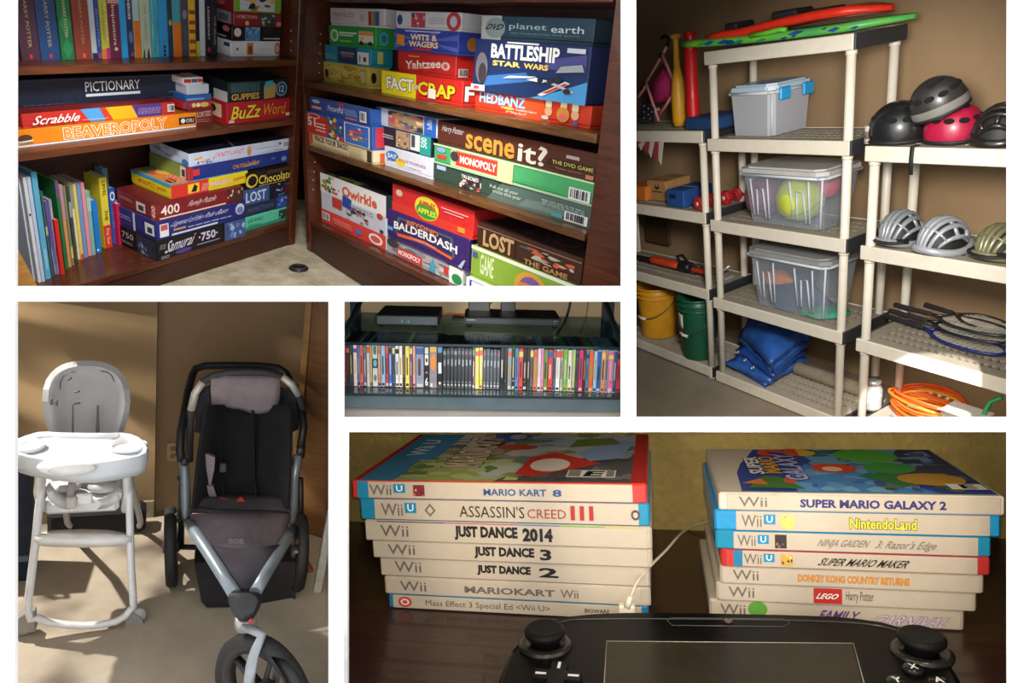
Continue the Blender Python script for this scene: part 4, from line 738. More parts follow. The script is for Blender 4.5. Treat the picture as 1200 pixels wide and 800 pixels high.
def shelving(x0, x1, d, tops, zfloor, label, y0=0.0, ap=.088, bands=True):
    ox = (x0 + x1) / 2; W = x1 - x0
    t = thing('shelving_unit', S2, (ox, y0, zfloor), label, 'shelving unit')
    for zt in tops:
        z = zt - zfloor; bottom = zt < -1.9
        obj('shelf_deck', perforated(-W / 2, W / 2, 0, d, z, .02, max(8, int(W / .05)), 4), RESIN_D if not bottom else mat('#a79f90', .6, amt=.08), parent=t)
        m = MB(); m.box(-W / 2, W / 2, -.012, .006, z - ap, z + .004, 0, .004); obj('front_apron', m, RESIN, parent=t)
        m = MB(); m.box(-W / 2, W / 2, d - .006, d + .012, z - ap, z + .004, 0, .004); obj('rear_apron', m, RESIN, parent=t)
        m = MB(); m.box(W / 2 - .004, W / 2 + .012, -.004, d + .004, z - ap, z + .004, 0, .004); obj('end_band', m, BAND, parent=t)
        m = MB(); m.box(-W / 2 - .012, -W / 2 + .004, -.004, d + .004, z - ap, z + .004, 0, .004); obj('end_band', m, BAND, parent=t)
    top = max(tops) - zfloor
    for (x, y) in ((-W / 2 + .04, .035), (W / 2 - .04, .035), (-W / 2 + .04, d - .04), (W / 2 - .04, d - .04)):
        zs = [0] + sorted(z - zfloor for z in tops); m = MB(); prof = []
        lv = sorted(z - zfloor for z in tops)
        for k, zz in enumerate(lv):
            prev = lv[k - 1] + .0 if k else 0
            prof += [(.0285, max(0, prev)), (.0285, zz - ap)]
        m.lathe([(.0285, 0), (.0285, top - .02)], 14, 0, (x, y, 0))
        obj('post', m, RESIN, parent=t)
        for zz in lv:
            c = MB(); c.lathe([(.0285, zz - ap - .03), (.034, zz - ap - .025), (.034, zz - ap)], 14, 0, (x, y, 0)); obj('post_collar', c, RESIN, parent=t)
    return t
MID = [.63, .006, -.63, -1.296, -1.985]
shelving(-1.19, .02, .5, MID, ZF2, 'middle beige plastic shelving unit carrying three clear bins and the bodyboards')
shelving(-2.75, -1.24, .5, [.064, -.583, -1.243, -1.975], ZF2, 'lower beige plastic shelving unit holding the bats and buckets')
shelving(.128, 1.9, .5, [-.022, -.652, -1.308, -1.985], ZF2, 'beige plastic shelving unit with helmets and rackets')

# ---- clear bins
CLEAR = mat('#c3c9d4', .25, 'clear', amt=.34); CLEAR2 = mat('#b9c2cf', .22, 'clear', amt=.28); CLRIB = mat('#dfe6ee', .25, 'clear', amt=.6)
def bin_(xl, xc, xr, ybp, z0, ztp, yf, lidcol, label, latches=False, lidh=.05, amt=CLEAR, hooks=True, flare=.05):
    x0 = S2.F(xl, ybp, yf).x; x1 = S2.F(xc, ybp, yf).x; d = S2.S(xr, ybp, x1).y - yf; d = max(.2, min(d, .44))
    W = x1 - x0; h = S2.F(xc, ztp, yf).z - z0
    t = thing('storage_bin', S2, ((x0 + x1) / 2, yf, z0), label, 'storage bin')
    e = flare
    def ring(s, z, c=.04):
        a, b = W / 2 - e * (1 - s), e * (1 - s); y1 = d - e * (1 - s)
        return [(-a + c, b, z), (a - c, b, z), (a, b + c, z), (a, y1 - c, z), (a - c, y1, z), (-a + c, y1, z), (-a, y1 - c, z), (-a, b + c, z)]
    m = MB(); rows = [ring(0, .005), ring(.05, .01), ring(.5, h * .5), ring(.92, h * .92), ring(1, h - lidh)]
    R = [[Vector(q) for q in r] for r in rows]
    m.sheet(R, None, 0, False, wrap=True); m.add(rows[0], [list(range(8))]); obj('tub', m, amt, parent=t)
    m = MB(); rim = ring(1.12, h - lidh - .015)
    for a, b in zip(rim, rim[1:] + rim[:1]): m.tube([a, b], .011, 6)
    obj('rim', m, CLRIB, parent=t)
    m = MB(); lr = [Vector(q) for q in ring(1.25, h - lidh, .06)]
    m.slab(lr, (0, 0, lidh * .6)); inner = [Vector((q.x * .9, d / 2 + (q.y - d / 2) * .88, h - lidh * .4)) for q in lr]
    m.slab(inner, (0, 0, lidh * .25)); obj('lid', m, lidcol, parent=t)
    # moulded ribs on the front and the side
    if hooks:
        for cx in (-.26, .22):
            xx = cx * W; pts = [(xx - .1 * W, e * .3, h * .78), (xx - .075 * W, e * .75, h * .16), (xx - .03 * W, e * .75, h * .16), (xx - .025 * W, e * .45, h * .62), (xx + .05 * W, e * .45, h * .62), (xx + .075 * W, e * .75, h * .12), (xx + .115 * W, e * .75, h * .12), (xx + .12 * W, e * .2, h * .8)]
            m = MB(); m.tube([Vector(p) + Vector((0, -.006, 0)) for p in pts], .0065, 6); obj('moulded_rib', m, CLRIB, parent=t)
    for (x, y) in ((W / 2 - .012, .012),):
        m = MB(); m.tube([(x - e * .8, y + e * .8, .02), (x, y, h - lidh - .02)], .008, 6); obj('moulded_rib', m, CLRIB, parent=t)
    if latches:
        for yy in (d * .25, d * .8):
            m = MB(); m.box(W / 2 + .005, W / 2 + .03, yy - .055, yy + .055, h - lidh - .075, h - lidh + .01, 0, .008); obj('latch', m, mat('#1c93cf', .35), parent=t)
    return t, W, d, h
bin_(853, 905, 958, 163.5, MID[1], 97, .1, mat('#b9d3e6', .3, 'clear', amt=.75), 'clear storage bin with pale blue lid and two blue latches', True, hooks=False, amt=mat('#aeb1b8', .35, 'clear', amt=.8), flare=.02)
t2, W2, D2, H2 = bin_(867, 963, 1009, 268, MID[2], 199, .04, mat('#b4b4b0', .4), 'clear storage bin with grey lid full of balls', amt=CLEAR2)
t3, W3, D3, H3 = bin_(875, 967, 1008, 352, MID[3], 305, .04, mat('#8d8e8c', .4), 'clear storage bin with dark grey lid and blue cloth inside', amt=CLEAR2)
def local(t, q):   # point in a thing's own axes -> its room's axes
    return Vector(q)
def ball(fr, c, r, col, label, name='ball', seams=None):
    t = thing(name, fr, (c[0], c[1], c[2] - r), label, 'ball')
    m = MB(); m.ell((0, 0, r), (r, r, r), 20, 12); obj('skin', m, mat(col, .5), parent=t)
    m = MB(); m.tube([(r * 1.003 * math.cos(a * math.pi / 12), r * 1.003 * math.sin(a * math.pi / 12) * .8, r + r * 1.003 * math.sin(a * math.pi / 12) * .6) for a in range(24)], r * .03, 5, closed=True); obj('seam', m, mat(seams or '#e8e8d8', .6), parent=t)
bx = S2.F(880, 246, .2); 
def inbin(px, py, y): return S2.F(px, py, y)
q = inbin(886, 228, .16); ball(S2, (q.x, q.y, q.z), .065, '#d8dc3a', 'yellow green tennis ball inside the clear bin')
q = inbin(897, 240, .24); ball(S2, (q.x, q.y, MID[2] + .17), .155, '#7a4a5c', 'maroon basketball at the bottom of the clear bin', seams='#3a2a30')
q = inbin(938, 235, .22); ball(S2, (q.x, q.y, MID[2] + .19), .17, '#bcc84a', 'large lime ball inside the clear bin', seams='#8a9436')
q = inbin(957, 226, .2); ball(S2, (q.x, q.y + .12, MID[2] + .27), .09, '#c84a5a', 'red rubber ball on top inside the clear bin', seams='#a83a48')
q = inbin(905, 215, .3); ball(S2, (q.x, q.y + .06, q.z - .0), .075, '#6b7480', 'dark grey ball at the back of the clear bin', seams='#9aa4b0')
# cloth in the lowest bin
def heap(fr, c, r, col, label, cat, name, seed=1, amp=.25, h=1.0):
    rg = random.Random(seed); m = MB(); rows = []
    for i in range(8):
        a = i / 7 * math.pi / 2; row = []
        for k in range(18):
            th = 2 * math.pi * k / 18; j = 1 + amp * math.sin(3 * th + i) * .5 + rg.uniform(-amp, amp) * .4
            row.append((r[0] * math.cos(a) * math.cos(th) * j, r[1] * math.cos(a) * math.sin(th) * j, r[2] * (math.sin(a) * (1 + rg.uniform(-amp, amp) * .3) + .0)))
        rows.append(row)
    m.sheet([[Vector(q) for q in w_] for w_ in rows], None, 0, True, wrap=True)
    m.add(rows[0], [list(range(18))]); m.add(rows[-1], [list(range(18))])
    return obj(name, m, mat(col, .75, amt=.2, scale=9), fr=fr, loc=c, label=label, cat=cat)
x0 = S2.F(875, 345, .1).x; x1 = S2.F(967, 352, .1).x
heap(S2, ((x0 + x1) / 2, .04 + D3 / 2, MID[3] + .012), (W3 * .37, D3 * .34, .24), '#3c4f68', 'crumpled dark blue cloth in the lowest clear bin', 'cloth', 'cloth_bundle', 4)
heap(S2, ((x0 + x1) / 2 - .12, .04 + D3 * .36, MID[3] + .2), (.14, .09, .08), '#b86a3c', 'small red and yellow toy on the blue cloth in the bin', 'toy', 'toy', 9)
heap(S2, ((x0 + x1) / 2 + .25, .04 + D3 * .5, MID[3] + .012), (.18, .16, .05), '#2f8a68', 'green pad at the bottom of the lowest clear bin', 'pad', 'pad', 5, .1)

# ---- folded blue tarpaulin
def tarp():
    zs = MID[4]
    t = thing('tarpaulin', S2, S2.H(905, 447, zs), 'folded blue tarpaulin on the lowest shelf', 'tarpaulin')
    O = S2.H(905, 447, zs)
    rg = random.Random(3)
    def layer(poly, z0, th, bulge, col, nm, tilt=(0, 0)):
        P = [Vector((p.x - O.x, min(p.y, .56) - O.y, 0)) for p in poly]; n = 9; rows = []
        for i in range(n):
            u = i / (n - 1); row = []
            for j in range(n):
                v = j / (n - 1)
                q = (P[0] * (1 - u) + P[1] * u) * (1 - v) + (P[3] * (1 - u) + P[2] * u) * v
                e = min(u, 1 - u, v, 1 - v) * 4
                z = z0 + bulge * min(1, e) + rg.uniform(-.012, .012) + tilt[0] * u + tilt[1] * v
                row.append(Vector((q.x, q.y, z)))
            rows.append(row)
        m = MB(); m.sheet(rows, -th, 0, True); obj(nm, m, col, parent=t)
    A = mat('#2f5fb0', .35, amt=.25, scale=7, bump=.25); Bm = mat('#234a94', .4, amt=.25, scale=7, bump=.25)
    H = lambda px, py, z=0: S2.H(px, py, zs + z)
    layer([H(851, 428), H(897, 455), H(960, 420), H(912, 398)], .035, .03, .02, Bm, 'fold')
    layer([H(853, 428, .06), H(902, 449, .06), H(972, 411, .06), H(920, 390, .06)], .085, .03, .02, A, 'fold')
    layer([H(862, 414, .1), H(906, 446, .1), H(968, 405, .1), H(915, 384, .1)], .14, .04, .02, Bm, 'fold')
    layer([H(866, 392, .2), H(902, 434, .2), H(958, 402, .2), H(905, 370, .2)], .2, .1, .11, A, 'fold', (.05, .1))
    layer([H(864, 397, .15), H(903, 438, .15), H(950, 410, .15), H(905, 380, .15)], .16, .05, .03, A, 'fold', (.02, .06))
    for k in range(3):
        c = H(866 + 9 * k, 413 + 9 * k, .12); m = MB(); m.lathe([(.012, 0), (.018, .003), (.018, .007), (.012, .01)], 12, 0, (c.x - O.x, c.y - O.y - .015, .13), Matrix.Rotation(math.pi / 2, 3, 'X'), cap=False)
        obj('eyelet', m, mat('#b8bcc0', .3, metal=.8), parent=t)
tarp()
# brown roll lying at the back of the lowest shelf
q = S2.F(982, 425, .38); mb = MB(); mb.lathe([(.0, -.3), (.05, -.3), (.055, -.28), (.055, .28), (.05, .3), (0, .3)], 16, 0, (0, 0, .055), Matrix.Rotation(math.pi / 2, 3, 'Y'))
obj('paper_roll', mb, mat('#8a7f6c', .7, amt=.15), fr=S2, loc=(q.x - .1, .4, MID[4]), label='grey brown roll lying behind the blue tarpaulin', cat='roll')

# ---- bodyboards
def bodyboard(px0, px1, py0, py1, y, width, th, profile, cols, label, z0, cord):
    a, b = S2.F(px0, py0, y[0]), S2.F(px1, py1, y[1]); a.z = b.z = z0; L = (b - a).length; cx = (a.x + b.x) / 2
    t = thing('bodyboard', S2, ((a.x + b.x) / 2, (a.y + b.y) / 2, z0), label, 'bodyboard', None, math.atan2(b.y - a.y, b.x - a.x))
    n = 26; lo = []; hi = []
    for i in range(n):
        u = i / (n - 1); wd = width * (min(1, (u / .12) ** .5) if u < .12 else (min(1, ((1 - u) / .18) ** .5) if u > .82 else 1)); wd = max(wd, .03)
        z = profile(u); x = (u - .5) * L; tt = th * (.55 + .45 * min(1, min(u, 1 - u) / .15))
        sec = [(-wd, z + tt * .45), (-wd * .97, z + tt * .1), (-wd * .8, z), (wd * .8, z), (wd * .97, z + tt * .1), (wd, z + tt * .45), (wd * .97, z + tt * .85), (wd * .85, z + tt), (-wd * .85, z + tt), (-wd * .97, z + tt * .85)]
        lo.append([Vector((x, s[0], s[1])) for s in sec])
    m = MB(); m.sheet(lo, None, 0, True, wrap=True); m.add(lo[0], [list(range(10))]); m.add(lo[-1], [list(range(10))])
    obj('foam_core', m, cols[0], parent=t)
    if len(cols) > 1:   # bottom skin
        m = MB(); m.sheet([[r[2] + Vector((0, 0, -.002)), r[3] + Vector((0, 0, -.002))] for r in lo], -.004, 0, True); obj('slick_skin', m, cols[1], parent=t)
    return t, L, cx
z0 = MID[0] + .006
GREEN = mat('#86d41e', .4, 'plain', h2='#3fae6a', scale=4.5)
tg, Lg, cg = bodyboard(801, 1073, 52, 37, (.16, .52), .25, .055, lambda u: .0 + .03 * (1 - u) ** 3 * 2 + .02 * max(0, u - .8) * 5, [GREEN], 'lime green bodyboard with blue splashes under the red one', z0, None)
rg = random.Random(5); m = MB()
for i in range(26):   # printed splashes along the near rail
    u = rg.uniform(-.46, .46) * Lg; zz = rg.uniform(.015, .045) + .06 * max(0, -u / Lg * 2 - .0) ** 3; s = rg.uniform(.02, .06)
    if abs(u) > Lg * .36: continue
    m.slab([(u - s, -.2515, zz), (u, -.2515, zz - s * .3), (u + s, -.2515, zz + .005), (u + s * .3, -.2515, zz + s * .35)], (0, -.001, 0), i % 3)
obj('splash_print', m, ['#1a4f9a', '#2a8a6a', '#123a6a'], parent=tg)
tr, Lr, cr = bodyboard(828, 1046, 36, 26, (.2, .46), .21, .06, lambda u: .062 + .035 * max(0, math.sin(min(1, max(0, (u - .3) / .7)) * math.pi * .75)) * (u > .3), [mat('#e8321c', .4), mat('#5a1018', .45)], 'red bodyboard with black pads on top of the green one', z0, None)
for (u, w_) in ((-.28, .05), (.02, .09), (.2, .07)):
    m = MB(); zz = .062 + .06 + (.035 * max(0, math.sin(max(0, (u + .5 - .3) / .7) * math.pi * .75)) if u + .5 > .3 else 0)
    m.box(u * Lr - w_, u * Lr + w_, -.15, .1, zz - .01, zz + (.045 if u < .1 else .012), 0, .012); obj('grip_pad', m, mat('#1b1b1d', .7), parent=tr)
m = MB(); m.tube([(-.12, -.262, .062), (0, -.265, .066), (.1, -.262, .075), (.14, -.26, .066)], .016, 8); obj('leash', m, mat('#69c93a', .5), parent=tg)

# ---- helmets
def helmet(c, r, rz, kind, col, label, tilt=0.0, col2='#17181a', group=None, roll=0.0):
    M = S2.M @ Matrix.Translation(c) @ Matrix.Rotation(rz, 4, 'Z') @ Matrix.Rotation(tilt, 4, 'Y') @ Matrix.Rotation(roll, 4, 'X')
    t = thing('helmet', S2, None, label, 'helmet', group, M=M)
    a, b, h = r; dark = mat(col2, .6)
    if kind == 'skate':
        m = MB(); m.ell((0, 0, h * .28), (a, b, h * .72), 24, 12, 0, None, -.38, 1); obj('shell', m, mat(col, .35, coat=.3), parent=t)
        m = MB(); pr = []
        for k in range(24):
            th = 2 * math.pi * k / 24; pr.append((a * .94 * math.cos(th), b * .94 * math.sin(th), .012))
        m.tube(pr, .012, 6, closed=True); obj('rim', m, dark, parent=t)
        for (th, el) in ((-60, 25), (-90, 25), (-30, 28), (-118, 26), (-75, 55), (-45, 58), (0, 30), (-150, 30)):
            th = math.radians(th); el = math.radians(el); q = Vector((a * math.cos(el) * math.cos(th), b * math.cos(el) * math.sin(th), h * .28 + h * .72 * math.sin(el)))
            n = Vector((q.x / a / a, q.y / b / b, (q.z - h * .28) / (h * .72) ** 2)).normalized(); rot = n.to_track_quat('Z', 'Y').to_matrix()
            m = MB(); m.lathe([(.024, -.004), (.027, .001), (.02, .0022), (.0, .0024)], 14, 0, q, rot, 1.0, .6); obj('vent', m, F('#040404', .95), parent=t)
    else:
        m = MB(); m.ell((0, 0, h * .1), (a * .93, b * .93, h * .84), 22, 10, 0, None, -.1, 1); obj('liner', m, dark, parent=t)
        nr = 7
        for k in range(nr):
            s = (k - (nr - 1) / 2) / ((nr - 1) / 2); pts = []; rr = []
            for i in range(13):
                v = -1 + 2 * i / 12; ang = v * math.pi / 2 * .97
                wob = s * b * (1 - .1 * abs(v)) * .92
                xx = a * math.sin(ang) * math.sqrt(max(.02, 1 - (s * .8) ** 2)); zz = h * .1 + h * .9 * math.cos(ang) * math.sqrt(max(.05, 1 - (s * .88) ** 2))
                pts.append((xx, wob * (.55 + .45 * math.cos(ang)), zz)); rr.append(.019 * (1 - .3 * abs(v)))
            m = MB(); m.tube(pts, rr, 8, flat=.75); obj('rib', m, mat(col, .3, metal=.25, coat=.4), parent=t)
        for v in (-.5, 0, .45):
            pts = []
            for i in range(11):
                s = -1 + 2 * i / 10; ang = v * math.pi / 2
                pts.append((a * math.sin(ang) * math.sqrt(max(.02, 1 - (s * .8) ** 2)), s * b * .9 * (.55 + .45 * math.cos(ang)), h * .1 + h * .88 * math.cos(ang) * math.sqrt(max(.05, 1 - (s * .86) ** 2))))
            m = MB(); m.tube(pts, .014, 6, flat=.6); obj('cross_rib', m, mat(col, .3, metal=.25, coat=.4), parent=t)
        m = MB(); pr = [(a * math.cos(2 * math.pi * k / 24), b * math.sin(2 * math.pi * k / 24), .025 + .012 * math.cos(4 * math.pi * k / 24)) for k in range(24)]
        m.tube(pr, .022, 8, closed=True, flat=1.1); obj('rim', m, mat(col, .3, metal=.2, coat=.4), parent=t)
        if kind == 'visor':
            m = MB(); rows = []
            for i in range(5):
                u = i / 4; rows.append([Vector((a * (.95 + .28 * u) * math.cos(th), b * (.95 + .2 * u) * math.sin(th), .05 - .02 * u)) for th in [math.radians(-60 + 12 * k) for k in range(11)]])
            m.sheet(rows, .008, 0, True); obj('visor', m, dark, parent=t)
    m = MB(); m.tube([(a * .3, -b * .9, .02), (a * .25, -b * 1.0, -.0), (a * .1, -b * .95, .0), (-a * .1, -b * .97, .01), (-a * .2, -b * .9, .03)], .008, 5, flat=.4); obj('strap', m, mat('#1a1a1c', .8), parent=t)
    return t
ZR = [-.022, -.652, -1.308, -1.985]
def on2(px, py, z): return S2.H(px, py, z)
def hp(px, y, z): q = S2.F(px, 170, y); return (q.x, y, z)
RS = lambda px, y: 1 / S2.ppm(S2.F(px, 170, y))
c = S2.F(1052, 165, .17); s = 1 / S2.ppm(c)
helmet((c.x, .17, ZR[0] + .004), (.17, .15, .24), .3, 'skate', '#17181a', 'matt black skate helmet at the end of the upper helmet shelf')
c2 = S2.F(1116, 170, .2); helmet((c2.x, .2, ZR[0] + .004), (.155, .145, .22), .3, 'skate', '#a3153a', 'crimson skate helmet under the grey and black helmet')
c3 = S2.F(1106, 140, .16); hm = helmet((c3.x - .005, .15, ZR[0] + .17), (.15, .13, .21), .25, 'skate', '#2d2b2b', 'black and grey helmet perched on the crimson one', tilt=-.35, roll=.2)
m = MB(); m.ell((0, 0, .21 * .28), (.1525, .1325, .21 * .73), 24, 5, 0, None, -.36, .05); obj('lower_band', m, mat('#77746f', .4), parent=hm)
c4 = S2.F(1172, 172, .17); helmet((c4.x, .17, ZR[0] + .004), (.14, .13, .2), .2, 'bike', '#26211f', 'black bicycle helmet with a pale chin pad by the crimson one')
c5 = S2.F(1055, 285, .17); helmet((c5.x, .17, ZR[1] + .004), (.15, .125, .2), math.radians(265), 'visor', '#8f9398', 'silver bicycle helmet with black visor on the middle shelf')
c6 = S2.F(1104, 292, .13); helmet((c6.x, .13, ZR[1] + .004), (.155, .125, .2), math.radians(250), 'bike', '#a2a5aa', 'shiny silver bicycle helmet with long black vents')
c7 = S2.F(1171, 300, .17); helmet((c7.x, .17, ZR[1] + .004), (.14, .125, .18), math.radians(260), 'visor', '#7a7858', 'olive bicycle helmet with dark visor at the shelf end')
# hanging strap and small can
q = S2.F(1069, 178, -.02); m = MB(); m.tube([(q.x, .03, ZR[0] + .01), (q.x, -.022, ZR[0] + .01), (q.x, -.026, ZR[0] - .06), (q.x + .004, -.026, ZR[0] - .15)], .014, 6, flat=.3)
obj('strap', m, mat('#141416', .7), fr=S2, label='black webbing strap hanging over the upper helmet shelf edge', cat='strap')
q = S2.F(1021, 168, .1); t = thing('tin_can', S2, (q.x, .1, ZR[0] + .004), 'small white printed tin beside the black helmet', 'tin')
m = MB(); m.lathe([(.042, 0), (.042, .1), (.044, .103), (.038, .105), (0, .104)], 16); obj('body', m, mat('#d9d2c6', .5), parent=t)
m = MB(); m.lathe([(.0425, .03), (.0425, .075)], 16, cap=False); obj('paper_label', m, mat('#6a5a58', .6, amt=.5, scale=30), parent=t)

# ---- rackets
def racket(p0, p1, z, hw, col, label, grip='#1c1c1e', tilt=0.0, group=None, zt=None):
    a, b = on2(*p0, z), on2(*p1, z); d = b - a; L = d.length; ang = math.atan2(d.y, d.x)
    zr = (zt or 0)
    M = S2.M @ Matrix.Translation(a) @ Matrix.Rotation(ang, 4, 'Z') @ Matrix.Rotation(-math.asin(max(-.9, min(.9, zr / max(L, .1)))), 4, 'Y') @ Matrix.Rotation(tilt, 4, 'X')
    t = thing('racket', S2, None, label, 'racket', group, M=M)
    hl = L * .36
    m = MB(); m.tube([(0, 0, .02), (.01, 0, .02), (hl * .9, 0, .02), (hl, 0, .02)], [.016, .019, .017, .012], 8); obj('grip', m, mat(grip, .8, amt=.3, scale=60), parent=t)
    hc = L * .72; ha = L * .28
    m = MB(); m.tube([(hc + ha * math.cos(k * math.pi / 15), hw * math.sin(k * math.pi / 15), .02) for k in range(30)], .011, 6, closed=True); obj('frame', m, mat(col, .35), parent=t)
    m = MB(); 
    m.tube([(hl * .98, 0, .02), (hl * 1.1, .012, .02), (hc - ha * .8, hw * .6, .02)], .009, 6); m.tube([(hl * .98, 0, .02), (hl * 1.1, -.012, .02), (hc - ha * .8, -hw * .6, .02)], .009, 6); obj('throat', m, mat(col, .35), parent=t)
    m = MB(); bars = []
    for k in range(-5, 6):
        yy = k / 6 * hw; xx = ha * math.sqrt(1 - (yy / hw) ** 2); m.tube([(hc - xx, yy, .02), (hc + xx, yy, .02)], .0016, 4, cap=False)
    for k in range(-6, 7):
        xx = k / 7 * ha; yy = hw * math.sqrt(1 - (xx / ha) ** 2); m.tube([(hc + xx, -yy, .0205), (hc + xx, yy, .0205)], .0016, 4, cap=False)
    obj('strings', m, mat('#c8c2b4', .6), parent=t, kind='stuff')
zz = ZR[2] + .004
racket((1038, 373), (1176, 418), zz, .105, '#1b2a6a', 'blue and black tennis racket lying in front on the racket shelf')
racket((1042, 367), (1182, 404), zz + .05, .1, '#1d1d22', 'black tennis racket stacked in the middle of the racket shelf', zt=.0)
racket((1048, 360), (1185, 396), zz + .09, .095, '#26262b', 'charcoal tennis racket topmost of the racket pile')
racket((1083, 360), (1185, 382), zz + .12, .1, '#2a2622', 'brown black racket with its grip raised over the others', grip='#141416', zt=-.05)

# ---- lower right: cord coil, carton flap, hose, jar
def coil(c, R, col, label, n=13, seed=1):
    rg = random.Random(seed); t = thing('extension_cord', S2, c, label, 'cord'); 
    for k in range(n):
        m = MB(); ph = rg.uniform(0, 6); r1 = R * rg.uniform(.72, 1.05); ox, oy = rg.uniform(-.03, .03), rg.uniform(-.03, .03); zz = .012 + .012 * k
        pts = [(ox + r1 * math.cos(a * math.pi / 14) * (1 + .05 * math.sin(2 * a * math.pi / 14 + ph)), oy + r1 * .62 * math.sin(a * math.pi / 14), zz + .015 * math.sin(a * math.pi / 7 + ph)) for a in range(28)]
        m.tube(pts, .011, 6, closed=True); obj('cord_loop', m, mat(col[k % len(col)], .5), parent=t)
q = on2(1088, 487, ZR[3]); coil((q.x, max(.16, q.y), ZR[3] + .002), .25, ['#e8641c', '#f0a030', '#e87a24', '#e04a1c'], 'coil of orange extension cord on the bottom shelf')
q = S2.F(1130, 480, .36); m = MB(); m.box(-.13, .13, 0, .16, 0, .17, 0, .004); m.slab([(-.13, 0, .17), (.13, 0, .17), (.16, -.1, .22), (-.1, -.1, .215)], (0, 0, .004))
obj('carton', m, mat('#e4e0d6', .7), fr=S2, loc=(q.x, .32, ZR[3]), label='small white carton with open flap behind the orange cord', cat='carton')
q = S2.F(1160, 470, .42); m = MB(); m.tube([(q.x + .06, .44, ZR[3] + .32), (q.x + .0, .43, ZR[3] + .27), (q.x - .03, .42, ZR[3] + .16), (q.x - .02, .42, ZR[3] + .04), (q.x, .42, ZR[3] + .014)], .014, 8); obj('hose', m, mat('#3ab070', .4), fr=S2, label='short green hose hanging over the bottom shelf', cat='hose')
q = S2.F(1024, 440, .3); t = thing('glass_jar', S2, (q.x, .3, ZR[3]), 'clear glass jar at the back of the bottom shelf', 'jar')
m = MB(); m.lathe([(.06, 0), (.065, .02), (.065, .16), (.05, .19), (.05, .21)], 16); obj('jar_body', m, mat('#d8dcdc', .1, 'clear', amt=.4), parent=t)
m = MB(); m.lathe([(.054, .2), (.054, .235), (0, .236)], 16); obj('jar_lid', m, mat('#a8a8a4', .3, metal=.6), parent=t)

# ---- left unit: bats, toy pushchair, flag, boxes, buckets
ZL = [.064, -.583, -1.243, -1.975]
def L2(px, y, z): q = S2.F(px, 150, y); return Vector((q.x, y, z))
q = S2.F(797, 150, .2); hz = S2.F(793, 40, .2).z - ZL[0]
t = thing('baseball_bat', S2, (q.x, .2, ZL[0] + .004), 'yellow plastic toy bat standing on its barrel', 'bat'); u = hz
m = MB(); m.lathe([(0, 0), (.05, .01), (.06, .05), (.06, u * .35), (.05, u * .5), (.026, u * .66)], 18); obj('barrel', m, mat('#e0a62a', .4), parent=t)
m = MB(); m.lathe([(.026, u * .66), (.022, u * .9), (.024, u * .95), (.042, u * .965), (.044, u * .985), (.03, u), (0, u)], 18); obj('handle', m, mat('#e0a62a', .4), parent=t)
q = S2.F(813, 150, .13); hz = S2.F(808, 40, .13).z - ZL[0]; u = hz
t = thing('toy_bat', S2, (q.x, .13, ZL[0] + .06), 'red ribbed plastic bat standing in a blue base', 'bat')
m = MB(); pr = [(.05, 0)]
for k in range(6): pr += [(.056, .03 + k * .03), (.05, .045 + k * .03)]
pr += [(.052, .24), (.05, u * .75), (.055, u * .76), (.048, u * .78), (.055, u * .8), (.046, u * .83), (.04, u * .9), (.05, u * .94), (.052, u * .99 - .05), (0, u - .05)]
m.lathe(pr, 18); obj('tube', m, mat('#c8181c', .35), parent=t)
a = S2.F(806, 150, .06).x; b = S2.F(849, 150, .3).x
m = MB(); m.box(a, a + .34, .03, .4, ZL[0] + .004, ZL[0] + .095, 0, .01); m.box(a + .02, a + .32, .05, .38, ZL[0] + .095, ZL[0] + .1, 0, .004); obj('blue_base', m, mat('#1d3f6a', .5), fr=S2, label='flat dark blue plastic base under the red bat', cat='base')
# toy pushchair
def pushchair():
    y = .22; P = lambda px, py, yy=y: S2.F(px, py, yy)
    O = P(765, 150); O = Vector((O.x, y, ZL[0] + .004))
    t = thing('toy_pushchair', S2, O, 'pink folding doll pushchair leaning on the bats', 'pushchair')
    tubes = [[P(781, 55, .25), P(775, 66, .25), P(757, 97, .2)], [P(776, 64, .2), P(788, 92, .22), P(789, 96, .22)], [P(757, 97, .16), P(772, 142, .16)], [P(789, 110, .2), P(772, 136, .2)], [P(745, 117, .18), P(755, 104, .18), P(757, 97, .2)], [P(746, 133, .2), P(772, 128, .2)]]
    for tb in tubes:
        m = MB(); m.tube([p - O for p in tb], .013, 8); obj('frame_tube', m, mat('#dc8e90', .4), parent=t)
    m = MB(); m.tube([p - O for p in (P(775, 44, .25), P(779, 42, .25), P(784, 45, .25), P(782, 53, .25))], .016, 8); obj('hook_handle', m, mat('#17171a', .6), parent=t)
    m = MB(); rows = [[P(776, 76, .3), P(783, 80, .3), P(789, 92, .3)], [P(766, 96, .24), P(778, 98, .22), P(788, 104, .26)], [P(758, 112, .28), P(772, 117, .27), P(785, 116, .3)], [P(762, 120, .3), P(770, 121, .3), P(776, 120, .3)]]
    m.sheet([[p - O for p in r] for r in rows], .012, 0, True); obj('fabric_seat', m, mat('#c22a6a', .8), parent=t)
    for (px, py) in ((775, 65), (757, 98), (753, 104)):
        c = P(px, py, .2) - O; m = MB(); m.ell(c, (.024, .024, .024), 10, 6); obj('joint', m, mat('#1a1a1c', .5), parent=t)
pushchair()
